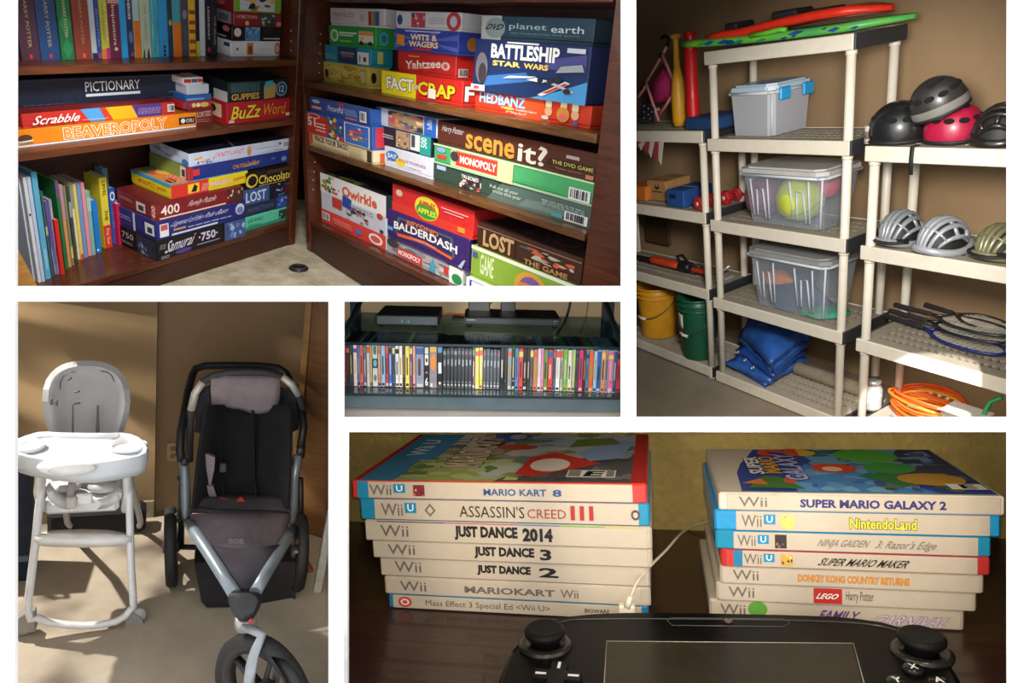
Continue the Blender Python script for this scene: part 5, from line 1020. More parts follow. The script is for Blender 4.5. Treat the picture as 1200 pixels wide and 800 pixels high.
# striped flag: starred field above the shelf, stripes hanging below it
def flag():
    O = S2.F(760, 150, -.03); t = thing('flag', S2, O, 'small red and white striped flag with dark starred corner', 'flag')
    P = lambda px, py, y=-.03: S2.F(px, py, y) - O
    for k in range(6):
        m = MB(); x0 = 746 + k * 5.2
        a, b = P(x0, 166), P(x0 + 5.2, 166); c, d = P(x0 - 1 + k * .7, 172 + k * 4.2), P(x0 - 4 + k * .7, 170 + (k - 1) * 4.2)
        m.slab([a, b, c, d], (0, .006, 0)); obj('stripe', m, mat('#c8bcb4' if k % 2 else '#9a2c38', .8), parent=t)
    m = MB(); m.slab([P(752, 118, .1), P(766, 126, .1), P(766, 143, .1), P(749, 140, .1)], (0, .006, 0)); obj('star_field', m, mat('#1a1c2c', .8), parent=t)
    for (px, py) in ((755, 124), (760, 127), (755, 131), (760, 134), (764, 131), (755, 138), (762, 139)):
        m = MB(); c = P(px, py, .092); m.lathe([(.006, 0), (.006, .004), (0, .004)], 6, 0, c, Matrix.Rotation(math.pi / 2, 3, 'X')); obj('star', m, mat('#d8d4cc', .7), parent=t)
flag()
def plainbox(px0, px1, yt, y, depth, z0, col, label, name, cat, front=(), bev=.006, rough=.6):
    a, b = S2.F(px0, 235, y), S2.F(px1, 235, y); h = S2.F(px0, yt, y).z - z0; W = b.x - a.x
    t = thing(name, S2, ((a.x + b.x) / 2, y, z0), label, cat)
    m = MB(); m.box(-W / 2, W / 2, 0, depth, 0, h, 0, bev); obj('body', m, mat(col, rough), parent=t)
    m = MB(); m.box(-W / 2 + .0, W / 2, depth * .48, depth * .52, h, h + .002); obj('seam_tape', m, mat('#b08a5a' if 'card' in label else col, .4), parent=t)
    if front: decals(t, FACES['front'](W, depth, h), list(front))
    return t
plainbox(759, 781, 211, .16, .3, ZL[1] + .004, '#a87f4e', 'brown cardboard box on the middle shelf of the bat unit', 'cardboard_box', 'box', front=[('e', .55, .7, .12, .14, '#3a2c20'), ('e', .55, .78, .06, .08, '#a87f4e'), ('r', .3, .42, .8, .5, '#5a4530')])
t = plainbox(781, 801, 222, .04, .34, ZL[1] + .004, '#1d4a8c', 'dark blue plastic box before the cardboard box', 'plastic_box', 'box', front=[('r', .2, .5, .55, .75, '#16202e')])
plainbox(735, 757, 217, .1, .3, ZL[1] + .004, '#c8702a', 'orange box at the dark end of the middle shelf', 'orange_box', 'box')
def dumbbell(px, y, label):
    q = S2.F(px, 240, y); t = thing('dumbbell', S2, (q.x, y, ZL[1] + .004), label, 'dumbbell'); r = .062; Ry = Matrix.Rotation(math.pi / 2, 3, 'X')
    for s in (-.07, .07):
        m = MB(); m.lathe([(.0, -.03), (r * .7, -.03), (r, -.02), (r, .02), (r * .7, .03), (0, .03)], 6, 0, (0, s + .07, r * .9), Ry, sm=False); obj('weight', m, mat('#a8202a', .4), parent=t)
        m = MB(); m.lathe([(.0, -.033), (.018, -.033), (.018, .033), (0, .033)], 10, 0, (0, s + .07, r * .9), Ry); obj('hub', m, mat('#d8b8a0', .5), parent=t)
    m = MB(); m.lathe([(.018, -.08), (.018, .08)], 10, 0, (0, .07, r * .9), Ry); obj('bar', m, mat('#8a1a22', .5), parent=t)
dumbbell(820, .06, 'red hexagonal dumbbell beside the blue plastic box'); dumbbell(851, .3, 'red hexagonal dumbbell behind the post of the middle unit')
# garden tool
def tool():
    O = S2.H(785, 316, ZL[2]); O = Vector((O.x, .2, ZL[2] + .004)); t = thing('garden_tool', S2, O, 'orange and black powered garden tool lying on the shelf above the buckets', 'garden tool')
    P = lambda px, z, y=.2: Vector((S2.F(px, 310, y).x - O.x, y - O.y, z))
    for (nm, a, b, z, r, col) in (('body', 762, 797, .06, .045, '#c8401c'), ('motor_housing', 797, 810, .07, .06, '#1a1a1d'), ('rear_grip', 810, 828, .06, .03, '#b8361c'), ('blade_guard', 744, 762, .05, .03, '#1a1a1d')):
        p, q = P(a, z), P(b, z); m = MB(); n = 6; pts = [p.lerp(q, i / n) for i in range(n + 1)]; m.tube(pts, [r * .7] + [r] * (n - 1) + [r * .75], 10, flat=.8); obj(nm, m, mat(col, .45), parent=t)
    m = MB(); m.tube([P(797, .09), P(794, .15), P(800, .17), P(808, .1), P(822, .09)], .014, 8); obj('loop_handle', m, mat('#1a1a1d', .5), parent=t)
    m = MB(); m.tube([P(750, .03), P(790, .025), P(815, .03)], .014, 6); obj('cutting_bar', m, mat('#2a2a2c', .4, metal=.4), parent=t)
tool()
q = S2.F(848, 306, .3); m = MB(); m.tube([(q.x - .05, .3, ZL[2] + .02), (q.x, .3, ZL[2] + .08), (q.x + .05, .32, ZL[2] + .12)], .012, 6); m.box(q.x - .06, q.x + .05, .26, .36, ZL[2] + .004, ZL[2] + .02); obj('clamp', m, mat('#c8c6c0', .3, metal=.5), fr=S2, label='small pale metal clamp beside the garden tool', cat='clamp')
def bucket(px, pw, yt, y, z0, col, label, rim):
    q = S2.F(px, 380, y); s = 1 / S2.ppm(S2.F(px, 370, y)); R = pw * s / 2; h = S2.F(px, yt, y).z - z0
    t = thing('bucket', S2, (q.x, y, z0), label, 'bucket')
    m = MB(); m.lathe([(0, 0), (R * .84, 0), (R * .86, .01), (R * .96, h * .8), (R * .97, h * .97), (R * .93, h * .97), (R * .82, .02), (0, .02)], 24); obj('pail', m, mat(col, .4), parent=t)
    for zz in (.8, .88, .97):
        m = MB(); m.tube([(R * math.cos(k * math.pi / 12), R * math.sin(k * math.pi / 12), h * zz) for k in range(24)], .012, 6, closed=True); obj('rib_ring', m, mat(col, .4), parent=t)
    m = MB(); a0, a1 = math.radians(-30), math.radians(-150)
    pts = [(R * 1.03 * math.cos(math.radians(15)), R * 1.03 * math.sin(math.radians(15)), h * .82)] + [(R * 1.06 * math.cos(math.radians(-a)), R * 1.06 * math.sin(math.radians(-a)), h * (.82 - .4 * math.sin(math.radians(a + 15) * .92))) for a in range(0, 181, 15)] + [(-R * 1.03, R * .2, h * .82)]
    m.tube(pts, .005, 6); obj('wire_handle', m, mat('#5a5a58', .4, metal=.7), parent=t)
    m = MB(); m.tube(pts[6:9], .014, 8); obj('handle_grip', m, mat('#d4c8b8', .5), parent=t)
    return t, R, h
bucket(773, 50, 332, .26, ZL[3] + .004, '#d99a22', 'yellow plastic bucket under the garden tool', 1)
tb, Rb, hb = bucket(818, 44, 345, .13, ZL[3] + .004, '#155238', 'dark green plastic bucket with torn white sticker', 1)
m = MB(); rows = [[Vector((Rb * .985 * math.cos(a), Rb * .985 * math.sin(a), z)) for a in [math.radians(-128 + 8 * k) for k in range(5)]] for z in (hb * .52, hb * .6, hb * .68, hb * .74)]
m.sheet(rows, .002, 0, True); obj('sticker', m, mat('#d8d4c8', .7, amt=.3, scale=20), parent=tb)
# brown board leaning on the wall
a, b = S2.F(760, 300, .78), S2.F(783, 300, .78); m = MB(); m.box(a.x, b.x + .05, .76, .79, ZL[2] + .0, ZL[1] - .12, 0, .004)
obj('leaning_board', m, mat('#4c3622', .6, 'wood', h2='#5e452c', scale=3), fr=S2, label='dark brown board leaning on the wall behind the bat unit', cat='board')
# ================================================================== ROOM 3: glass media stand with a row of DVD cases
T3 = Frame(3, 12.2, 1.5, -2.1, 565, 463, 3.6)
WALL3 = mat('#b39c78', .8, 'stucco', h2='#c2ab86', scale=1.6)
mb = MB(); mb.box(-1.6, 1.6, 1.05, 1.1, -.6, 1.6); obj('wall_media', mb, WALL3, fr=T3, kind='structure', label='tan wall behind the glass media stand')
mb = MB(); mb.box(-1.6, 1.6, -.35, 1.05, -.16, -.1); obj('floor', mb, mat('#b2b0ae', .8, amt=.06), fr=T3, kind='structure', label='pale grey floor under the media stand')
ZG = .262
t = thing('media_stand', T3, (0, 0, -.1), 'black and glass media stand holding the film cases', 'media stand')
def p3(name, b, m, bev=.003):
    mm = MB(); mm.box(b[0], b[1], b[2], b[3], b[4] + .1, b[5] + .1, 0, bev); return obj(name, mm, m, parent=t)
DKM = mat('#1b2a33', .35); TINT = mat('#d5e2e4', .05, 'glass', amt=.03)
p3('lower_glass_shelf', (-.83, .83, 0, .95, -.014, 0), mat('#23343a', .15, coat=.3))
p3('front_rail', (-.85, .85, .012, .05, -.085, -.016), mat('#43535e', .4, amt=.06))
p3('upper_glass_shelf', (-.83, .83, 0, .9, ZG, ZG + .01), TINT)
p3('glass_edge', (-.83, .83, -.004, .0, ZG - .003, ZG + .013), mat('#11242a', .2))
for (px0, px1) in ((411, 422), (706, 719)):
    a, b = T3.F(px0, 365, .82).x, T3.F(px1, 365, .82).x; p3('rear_post', (a, b, .8, .86, -.09, 1.2), DKM)
for s in (-1, 1):
    mm = MB(); x = s * .74
    mm.tube([(x, .84, ZG + .1 + .2), (x + s * .02, .4, ZG + .13), (x + s * .02, .06, ZG + .1 + .0)], .016, 6); obj('side_rail', mm, DKM, parent=t)
p3('side_post', (-.86, -.83, .1, .16, -.09, ZG + .02), DKM); p3('side_post', (.83, .86, .1, .16, -.09, ZG + .02), DKM)
# pedestal of the television above
a, b = T3.F(549, 360, .7).x, T3.F(574, 360, .7).x; a2, b2 = T3.F(587, 360, .7).x, T3.F(604, 360, .7).x
tp = thing('television_pedestal', T3, ((a + b2) / 2, .7, ZG + .01), 'two black uprights of a television pedestal behind the disc player', 'pedestal'); ox = (a + b2) / 2
mm = MB(); mm.box(a - ox, b - ox, 0, .06, 0, .9, 0, .004); obj('upright', mm, mat('#121418', .4), parent=tp)
mm = MB(); mm.box(a2 - ox, b2 - ox, 0, .06, 0, .9, 0, .004); obj('upright', mm, mat('#121418', .4), parent=tp)
mm = MB(); mm.box(a - ox - .1, b2 - ox + .1, -.02, .14, 0, .015, 0, .004); obj('foot_plate', mm, mat('#121418', .3), parent=tp)
p = T3.F(462, 355, 1.04); q = T3.F(463, 355, 1.04)
# modem
zs = ZG + .0105
def device(q8, yf, col, depth, label, name, cat, front, feet=.012):
    TL, TR, BR, BL = [T3.F(*q8[i:i + 2], yf) for i in (0, 2, 4, 6)]
    x0, x1 = (TL.x + BL.x) / 2, (TR.x + BR.x) / 2; h = ((TL.z - BL.z) + (TR.z - BR.z)) / 2; W = x1 - x0
    t = thing(name, T3, ((x0 + x1) / 2, yf, zs), label, cat)
    mm = MB(); mm.box(-W / 2, W / 2, 0, depth, feet, feet + h, 0, .004); obj('case', mm, mat(col[0], .4), parent=t)
    mm = MB(); mm.box(-W / 2 + .008, W / 2 - .008, -.004, .002, feet + .006, feet + h - .006, 0, .002); obj('front_panel', mm, mat(col[1], .35), parent=t)
    for sx in (-1, 1):
        for yy in (.03, depth - .03):
            mm = MB(); mm.lathe([(.012, 0), (.014, feet + .001)], 10, 0, (sx * (W / 2 - .03), yy, 0)); obj('foot', mm, '#0d0d0f', parent=t)
    decals(t, (Vector((-W / 2, -.004, feet)), Vector((W, 0, 0)), Vector((0, 0, h)), Vector((0, -1, 0))), front, art='status_lights')
    return t
yd = T3.H(478, 386, zs).y
device((441, 371, 514, 376, 513.5, 385.5, 440, 385), .42, ('#24282d', '#4f575d'), .34, 'grey modem with two green lights on the glass shelf', 'modem', 'modem', [('e', .42, .42, .012, .1, '#3fd08a'), ('e', .52, .42, .012, .1, '#3fd08a')])
device((543.5, 375.5, 657, 381, 656, 388, 543.5, 385), .46, ('#15171a', '#1a1c20'), .3, 'flat black disc player on the glass shelf', 'disc_player', 'disc player', [('r', .03, .55, .12, .7, '#8a8e92'), ('r', .01, .08, .99, .14, '#3a3e42'), ('r', .5, .25, .65, .75, '#0c0d0f'), ('r', .7, .2, .97, .8, '#0c0d10'), ('r', .93, .6, .96, .7, '#b0b0b0')], feet=.02)
def cable(pts, r, col, label, fr=T3):
    mm = MB(); P = [Vector(p) for p in pts]; S = []
    for i in range(len(P) - 1):
        p0, p1, p2_, p3_ = P[max(i - 1, 0)], P[i], P[i + 1], P[min(i + 2, len(P) - 1)]
        for k in range(5):
            u = k / 5; S.append(.5 * ((2 * p1) + (p2_ - p0) * u + (2 * p0 - 5 * p1 + 4 * p2_ - p3_) * u * u + (3 * p1 - p0 - 3 * p2_ + p3_) * u ** 3))
    S.append(P[-1]); mm.tube(S, r, 6); return obj('cable', mm, mat(col, .5), fr=fr, label=label, cat='cable')
cable([T3.F(475, 361.5, .85), T3.F(489, 359.5, .85), T3.F(503, 363, .85), T3.F(513, 369, .8), T3.F(514, 378, .8)], .005, '#1a1512', 'black cable arching behind the modem')
cable([T3.F(515, 369.5, .8), T3.F(525, 367.5, .8), T3.F(535, 368, .8), T3.F(545, 369.5, .75)], .006, '#b8642c', 'orange cable between the modem and the disc player')
cable([T3.F(669, 350, .8), T3.F(666, 365, .8), T3.F(661, 378, .75), T3.F(655, 388, .7), T3.F(652, 393, .6)], .008, '#15161a', 'thick black cable hanging beside the disc player')
cable([T3.F(690, 350, 1.02), T3.F(687, 370, 1.02), T3.F(683, 382, 1.02), T3.F(680, 390, .98)], .004, '#7a6a55', 'thin brown cable hanging by the rear post')
cable([T3.F(578, 352, .8), T3.F(574, 357, .8), T3.F(571, 362, .8)], .004, '#7a4a3a', 'thin red brown wire between the pedestal uprights')
# the row of film cases: left px, right px, spine colour, case colour, accent
K = '#343b42'
DV = [(402.5, 406.5, '#8a2a2c', K, 'dark red'), (406.7, 410, '#24272b', K, 'black'), (410.2, 414.5, '#3a4249', K, 'slate'), (414.8, 419, '#e8cfc6', '#c05a62', 'cream'), (419.2, 422.3, '#5a62a8', '#9ec4dc', 'violet blue'), (422.5, 426.3, '#da6a48', K, 'coral'),
      (426.5, 430, '#6a5a8a', K, 'purple'), (430.2, 433.8, '#bccccc', '#b4d0dc', 'pale grey'), (434, 436.8, '#d8903e', K, 'amber'), (437, 443, '#c4d2ce', '#2f78b8', 'white with a globe'), (443.2, 446.8, '#d87a4a', '#2f78b8', 'tan orange'), (447, 451.8, '#8ac2de', K, 'sky blue'), (452, 455.8, '#b83a4a', K, 'crimson'),
      (456, 459.8, '#2a6cc2', K, 'bright blue'), (460, 463.3, '#4a5a7a', K, 'slate'), (463.6, 467.8, '#e2e2de', K, 'white'), (468, 472, '#e9e5d2', K, 'cream'), (472.2, 475, '#3a2f52', K, 'dark violet'), (475.2, 480, '#ead95a', '#d8d84a', 'yellow'), (480.2, 483.5, '#6a4a7a', K, 'purple'), (483.8, 487, '#e2a2a0', K, 'pink'),
      (487.3, 496.8, '#8b93aa', K, 'wide grey blue'), (497, 503, '#17181c', K, 'black with a white six'), (503.2, 512, '#8d878f', '#4a4c50', 'wide grey with an orange oval'), (512.3, 518.5, '#17181b', K, 'black with a white panel')]
DV += [(519 + i * 4.25, 523 + i * 4.25, '#34383f', '#1b2a30', 'slim charcoal') for i in range(8)]
DV += [(553.2, 556.3, '#5a3a6a', K, 'purple'), (556.5, 561, '#e2d24c', K, 'yellow'), (561.2, 565.3, '#c4b85a', K, 'mustard')]
DV += [(565.6 + i * 4, 569.3 + i * 4, '#4b5159', '#1d2a2f', 'slim grey') for i in range(5)]
DV += [(585.8, 590, '#15171b', K, 'black'), (590.2, 594, '#1d2024', K, 'black'), (594.2, 598.8, '#8c8e92', K, 'silver grey'), (599, 602.6, '#202328', '#2aa84a', 'black'), (602.8, 607, '#5a7cca', '#2aa84a', 'cornflower blue'), (607.2, 612, '#da4a3a', '#c8323a', 'red'), (612.2, 616.6, '#1c1e22', K, 'black'), (616.8, 620, '#2c2e33', K, 'black'),
       (620.2, 623.8, '#59636d', K, 'slate'), (624, 628.8, '#c87c4a', K, 'copper'), (629, 632.8, '#dccada', '#a8cbdc', 'lilac white'), (633, 636.2, '#da7a9c', '#a8cbdc', 'rose'), (636.4, 640.8, '#6b8c3c', K, 'olive green'), (641, 646.8, '#d23a3a', K, 'red'), (647, 650, '#4b6c8c', K, 'steel blue'), (650.2, 655, '#e6e8e8', K, 'white'),
       (655.2, 658.8, '#b2a2a2', '#2aa85a', 'dusty pink'), (659, 663.8, '#6cb23c', '#2aa85a', 'leaf green'), (664, 668.8, '#dad2c2', K, 'cream'), (669, 672.8, '#aac26c', '#6a9ab8', 'pale green'), (673, 676.8, '#4a4d52', K, 'slate'), (677, 681.8, '#d2286c', K, 'magenta'), (682, 685, '#2a2c30', K, 'black'), (685.2, 688.8, '#4c7cb2', '#d8823a', 'steel blue'),
       (689, 693.8, '#e25c2c', '#7ac04a', 'orange red'), (694, 697.8, '#9cc6d6', '#2a6ac0', 'sky blue'), (698, 702.8, '#2a5ca2', '#b0cedc', 'bright blue'), (703, 707.6, '#e2945c', '#7aa8b8', 'tan orange'), (707.8, 710.8, '#8a8c90', '#9cc8dc', 'silver grey'), (711, 716.8, '#e26c9c', '#9cc8dc', 'rose'), (717, 720.8, '#3a4a8a', '#9cc8dc', 'navy'), (721, 725, '#c23038', K, 'dark red'), (725.2, 729, '#6a7468', K, 'slate')]
rg = random.Random(11)
NM = [d[4] for d in DV]
for i, (a, b, sc, cc, nm) in enumerate(DV):
    k = (a - 402) / 326; yb = 451.5 + 10.5 * k; y = .13 - .05 * k
    xa, xb = T3.F(a, yb, y).x, T3.F(b, yb, y).x; wd = xb - xa - .0008; h = .236 - (.008 if 'slim' in nm else 0) + rg.uniform(-.003, .003); d = .34
    t = thing('film_case', T3, ((xa + xb) / 2, y, .0005), ('film case with a %s spine in the row under the glass' % nm if NM.count(nm) == 1 or 'slim' in nm else 'film case with a %s spine between the %s and %s ones' % (nm, NM[i - 1].split(' with')[0], NM[(i + 1) % len(NM)].split(' with')[0])) if 'with a' not in nm else 'film box, %s, in the row under the glass' % nm, 'film case', 'film cases in a row on the glass stand')
    mm = MB(); mm.box(-wd / 2, wd / 2, 0, d, 0, h, 0, .0015); obj('case', mm, mat(cc, .35), parent=t)
    mm = MB(); mm.box(-wd / 2 + .0008, wd / 2 - .0008, -.0012, .001, .004, h - .004); obj('spine_sleeve', mm, mat(sc, .4, amt=.12, scale=30), parent=t)
    items = []
    if 'six' in nm: items = [('r', .15, .55, .85, .8, '#e8e8e4'), ('e', .5, .67, .2, .05, '#17181c'), ('r', .15, .82, .85, .97, '#d8d8d4'), ('t', .2, .06, .8, .26, '6', '#f0f0ec', {'b': .04}), ('r', .25, .36, .75, .4, '#8a8c90')]
    elif 'oval' in nm: items = [('e', .5, .62, .36, .2, '#e88a2c'), ('r', .1, .86, .9, .98, '#d8b04a'), ('r', .15, .04, .4, .12, '#e0e0dc')]
    elif 'globe' in nm: items = [('r', 0, .45, 1, .68, '#17484c'), ('e', .5, .57, .34, .08, '#6ab8c4'), ('e', .5, .22, .3, .08, '#5a7a78'), ('r', .2, .78, .8, .97, '#2a7a6a')]
    elif 'white panel' in nm: items = [('r', .2, .36, .8, .62, '#eeeeea'), ('r', .3, .1, .7, .16, '#d0d0cc'), ('r', .1, .85, .9, .98, '#5a9ac0')]
    elif 'slim' in nm: items = [('r', .25, .55 + .02 * (i % 3), .7, .72, '#8d9298'), ('r', .25, .08, .7, .12, '#c8ccd0'), ('r', .3, .16, .6, .19, '#a8acb0'), ('r', .1, .84, .8, .93, rg.choice(['#7a5a6a', '#8a8c90', '#5a6a7a']))]
    else:
        items = [('r', .28, .3, .62, .3 + rg.uniform(.3, .5), rg.choice(['#b8b0a0', '#22242a', '#c8b8a0', '#33363c', '#a8903a', '#5a3a3a'])), ('r', .15, .04, .85, .1, rg.choice(['#c0c0bc', '#1d2026', '#8a3a3a', '#1d2026']))]
        if rg.random() < .5: items.append(('r', 0, .8, 1, .8 + rg.uniform(.08, .16), rg.choice(['#c85a4a', '#3a5a9a', '#e0c86a', '#4a8a6a', '#2a2a30'])))
        if rg.random() < .35: items.append(('blobs', .05, .14, .95, .3, ['#c88a5a', '#2a3a5a', '#d8d0c0'], 4, i))
    decals(t, (Vector((-wd / 2, -.0012, 0)), Vector((wd, 0, 0)), Vector((0, 0, h)), Vector((0, -1, 0))), items, e0=.0006, de=.0003, art='printed_spine')
# ================================================================== ROOM 4: high chair and jogging stroller in a sunny corner
K4 = Frame(4, 15, 9, -24.3, 200, 604, 5.2)
mb = MB(); mb.box(-4, 4, -3, .3, -.05, 0); obj('floor', mb, mat('#978a78', .75, 'stucco', h2='#b1a491', scale=1.8, bump=.06), fr=K4, kind='structure', label='bare tan concrete floor under the high chair')
xc = K4.F(184, 400, 0).x
WALL4 = mat('#937a5a', .85, 'stucco', h2='#a08764', scale=1.1)
mb = MB(); mb.box(-4, xc, 0, .06, 0, 4); obj('wall_left', mb, WALL4, fr=K4, kind='structure', label='tan wall behind the high chair')
mb = MB(); mb.box(xc, 4, .07, .13, 0, 4); mb.box(xc - .012, xc + .0, .03, .13, 0, 4); obj('wall_right', mb, WALL4, fr=K4, kind='structure', label='tan wall behind the stroller')
mb = MB(); mb.box(-4, xc, -.012, .0, 0, .14, 0, .004); obj('baseboard_left', mb, mat('#8d7e68', .8, 'stucco', h2='#b0a08a', scale=8), fr=K4, kind='structure', label='low concrete curb along the tan wall')
W4 = mat('#d8d9da', .35, coat=.2); G4 = mat('#b9b6b4', .4); GD = mat('#8d8985', .5)
def FP(px, py, y): return K4.F(px, py, y)
# ---------------- high chair
def highchair():
    yb = K4.H(95, 742, 0).y
    O = Vector((FP(95, 742, yb).x, yb, 0)); t = thing('high_chair', K4, O, 'white plastic high chair with tray and grey padded back', 'high chair')
    P = lambda px, py, y: FP(px, py, y) - O
    ys = yb + .22
    yat = lambda py: yb + (742 - py) / (742 - 560) * .2
    front = [(50, 552), (48, 575), (45, 600), (41, 640), (37, 672), (33.5, 700), (33, 715), (36, 726), (44, 733.5), (58, 738.5), (78, 741.5), (97, 742.5), (118, 741), (136, 737.5), (147, 731), (154, 722), (156.5, 711), (156, 698), (154, 670), (153, 640), (152, 600), (151.5, 575), (150, 552)]
    m = MB(); pts = [P(x, y, yat(y)) for x, y in front]; z0 = min(p.z for p in pts); pts = [p + Vector((0, 0, .045 - z0)) if p.z < .1 else p for p in pts]
    m.tube(pts, .026, 10, flat=.8); obj('front_leg_frame', m, W4, parent=t)
    ybk = K4.H(160, 622, 0).y
    back = [(148, 545), (156, 575), (163, 603), (165, 612), (162, 619), (155, 622), (130, 622), (90, 620), (84, 618), (79, 612), (78, 604), (74, 575), (60, 548)]
    m = MB(); bp = []
    for i, (x, y) in enumerate(back):
        k = max(0, min(1, (y - 545) / 75)); bp.append(P(x, y, (yb + .3) * (1 - k) + ybk * k))
    m.tube(bp, .02, 8); obj('rear_leg_frame', m, mat('#a9a9ac', .4), parent=t)
    # seat back: a rounded shell, edges curling forward
    prof = [(py, 52 * max(.02, 1 - (abs(472 - py) / 49.5) ** 2.5) ** (1 / 2.5)) for py in (422.55, 422.9, 423.6, 425, 427.5, 431.5, 437, 445, 456)] + [(470, 52), (485, 50), (499, 46), (512, 42.5), (526, 41.5), (545, 44)]
    def shell(prof, cx, y0, fwd, lean, k=1.0):
        rows = []
        for py, hw in prof:
            row = []
            for j in range(13):
                v = -1 + j / 6; tl = max(0, (450 - py) / 27); yy = y0 + (545 - py) / 120 * lean - fwd * min(1.0, math.sqrt((hw * v / 52) ** 2 + tl * tl * .8)) ** 2.2
                row.append(P(cx + hw * k * v, py, yy))
            rows.append(row)
        return rows
    m = MB(); m.sheet(shell(prof, 101, ys + .3, .16, .12), .035, 0, True); sb = obj('seat_back', m, mat('#a9a8aa', .4, amt=.03), parent=t)
    pr2 = [(438.5, 20), (439.5, 25), (442, 28.5), (448, 30.5), (462, 31), (480, 31), (500, 31), (520, 31), (540, 31)]
    m = MB(); m.sheet(shell(pr2, 102.5, ys + .262, .05, .12), .018, 0, True); obj('back_pad', m, mat('#9d9c9e', .5, amt=.03), parent=sb)
    for (x, a, b, w_) in ((85.5, 474, 512, 1.3), (114.5, 475, 512, 2.6)):
        m = MB(); m.slab([P(x - w_ * .2, a, ys + .28), P(x + w_ * .5, a, ys + .28), P(x + w_, b, ys + .2), P(x - w_, b, ys + .2)], (0, -.012, 0)); obj('strap_slot', m, mat('#5d554e', .7), parent=sb)
    for (x0, y0_, x1, y1) in ((60.5, 466, 60.5, 474), (66.5, 468, 66.5, 475.5), (87, 459.5, 93.5, 458), (87, 473.5, 94, 472), (79, 445.5, 84, 442.5)):
        m = MB(); m.tube([P(x0, y0_, ys + .2), P(x1, y1, ys + .2)], .006, 6); obj('vent_slit', m, mat('#5a5654', .7), parent=sb)
    m = MB(); m.tube([P(70.5, 456, ys + .25), P(71, 448, ys + .25), P(74, 441, ys + .25), (P(80, 436.5, ys + .25)), P(88, 435, ys + .25)], .0035, 6); m.tube([P(118, 434.5, ys + .25), P(126, 436, ys + .25), P(131, 440, ys + .25), P(134, 447, ys + .25)], .0035, 6); obj('seam_line', m, mat('#55514e', .6), parent=sb)
    # seat pan
    rows = []
    for (py, hw, yy, sag) in ((543, 49, ys + .28, 5), (556, 50, ys + .2, 9), (570, 49, ys + .12, 10), (580, 47, ys + .05, 8), (586, 44, ys - .0, 4), (592, 43, ys + .01, 0)):
        rows.append([P(99 + hw * v, py + sag * (1 - v * v) - 8 * abs(v) ** 4, yy - .06 * abs(v) ** 3) for v in [-1 + j / 6 for j in range(13)]])
    m = MB(); m.sheet(rows, .03, 0, True); seat = obj('seat', m, mat('#c9c8c6', .4, amt=.03), parent=t)
    for s in (-1, 1):   # moulded thigh hollows
        c = P(99 + s * 26, 569, ys + .08); m = MB(); m.ell(c, (.1, .07, .035), 16, 8); obj('thigh_rest', m, mat('#bdbcb9', .4), parent=seat)
    m = MB(); a, b = P(50, 589, ys - .02), P(139, 600, ys - .02); m.box(a.x, b.x, a.y, a.y + .2, b.z, a.z, 0, .02); obj('seat_base', m, W4, parent=t)
    for (sx, px) in ((-1, 46), (1, 150)):   # side arms up to the tray
        m = MB(); m.tube([P(px + 3 * sx * -1, 596, ys), P(px, 575, ys - .02), P(px - 1 * sx, 552, ys - .05), P(px - 4 * sx, 542, ys - .06)], [.04, .045, .04, .035], 10, flat=.6); obj('side_arm', m, mat('#d4d3d1', .4), parent=t)
    m = MB(); m.tube([P(86, 556, ys + .05), P(84, 570, ys - .02), P(82, 585, ys - .045), P(81, 594, ys - .045)], .022, 6, flat=.35); obj('crotch_strap', m, mat('#a39a92', .8), parent=t)
    m = MB(); a, b = P(77, 582, ys - .06), P(91, 594, ys - .06); m.box(a.x, b.x, a.y - .02, a.y + .02, b.z, a.z, 0, .01); obj('buckle', m, mat('#b9b4ae', .4), parent=t)
    m = MB(); a, b = P(89, 577, ys - .02), P(109, 588, ys - .02); m.box(a.x, b.x, a.y - .03, a.y, b.z, a.z, 0, .008); obj('warning_label', m, mat('#ecebe8', .6), parent=t)
    m = MB(); a, b = P(115, 544, ys + .1), P(135, 556, ys + .1); m.box(a.x, b.x, a.y, a.y + .05, b.z, a.z, 0, .01); obj('recline_handle', m, mat('#5a5856', .5), parent=t)
    # footrest
    up = [(40, 630), (48, 624), (62, 621), (98, 619.5), (130, 621), (146, 624), (154, 630)]; yf_ = yat(632)
    m = MB(); top = [P(x, y, yf_ + .12 * (1 - abs(x - 97) / 70)) for x, y in up]; rows = [[P(x, 629 + 2.5 * (1 - ((x - 97) / 58) ** 2), yf_ - .03) for x, y in up], top]
    m.sheet([[P(x, 639 + 2.6 * (1 - ((x - 97) / 58) ** 2), yf_ - .02) for x, y in up], [P(x, 629 + 2.6 * (1 - ((x - 97) / 58) ** 2), yf_ - .035) for x, y in up], top], .02, 0, True); obj('footrest', m, mat('#d9d8d6', .4), parent=t)
    # grey feet and castors
    for (s, cx, cy) in ((1, 160, 731), (-1, 27, 731)):
        yy = yb + .02
        m = MB(); m.slab([P(cx - 12 * s, cy - 12, yy), P(cx - 4 * s, cy - 13, yy), P(cx + 6 * s, cy - 6, yy), P(cx + 10 * s, cy + 4, yy), P(cx + 9 * s, cy + 14, yy), P(cx + 4 * s, cy + 12, yy), P(cx - 14 * s, cy + 9, yy)], (0, .07, 0)); ft = obj('foot', m, mat('#8f8b87', .5), parent=t)
        c = P(cx + 1 * s, cy + 17, yy + .03); c.z = .05; m = MB(); m.lathe([(0, -.022), (.04, -.022), (.05, -.012), (.05, .012), (.04, .022), (0, .022)], 18, 0, c, Matrix.Rotation(math.pi / 2, 3, 'X')); obj('castor', m, mat('#a29e9a', .4), parent=t)
    # tray
    yt = ys - .14; zt = P(100, 530, yt).z
    Hh = lambda px, py: K4.H(px, py, zt) - O
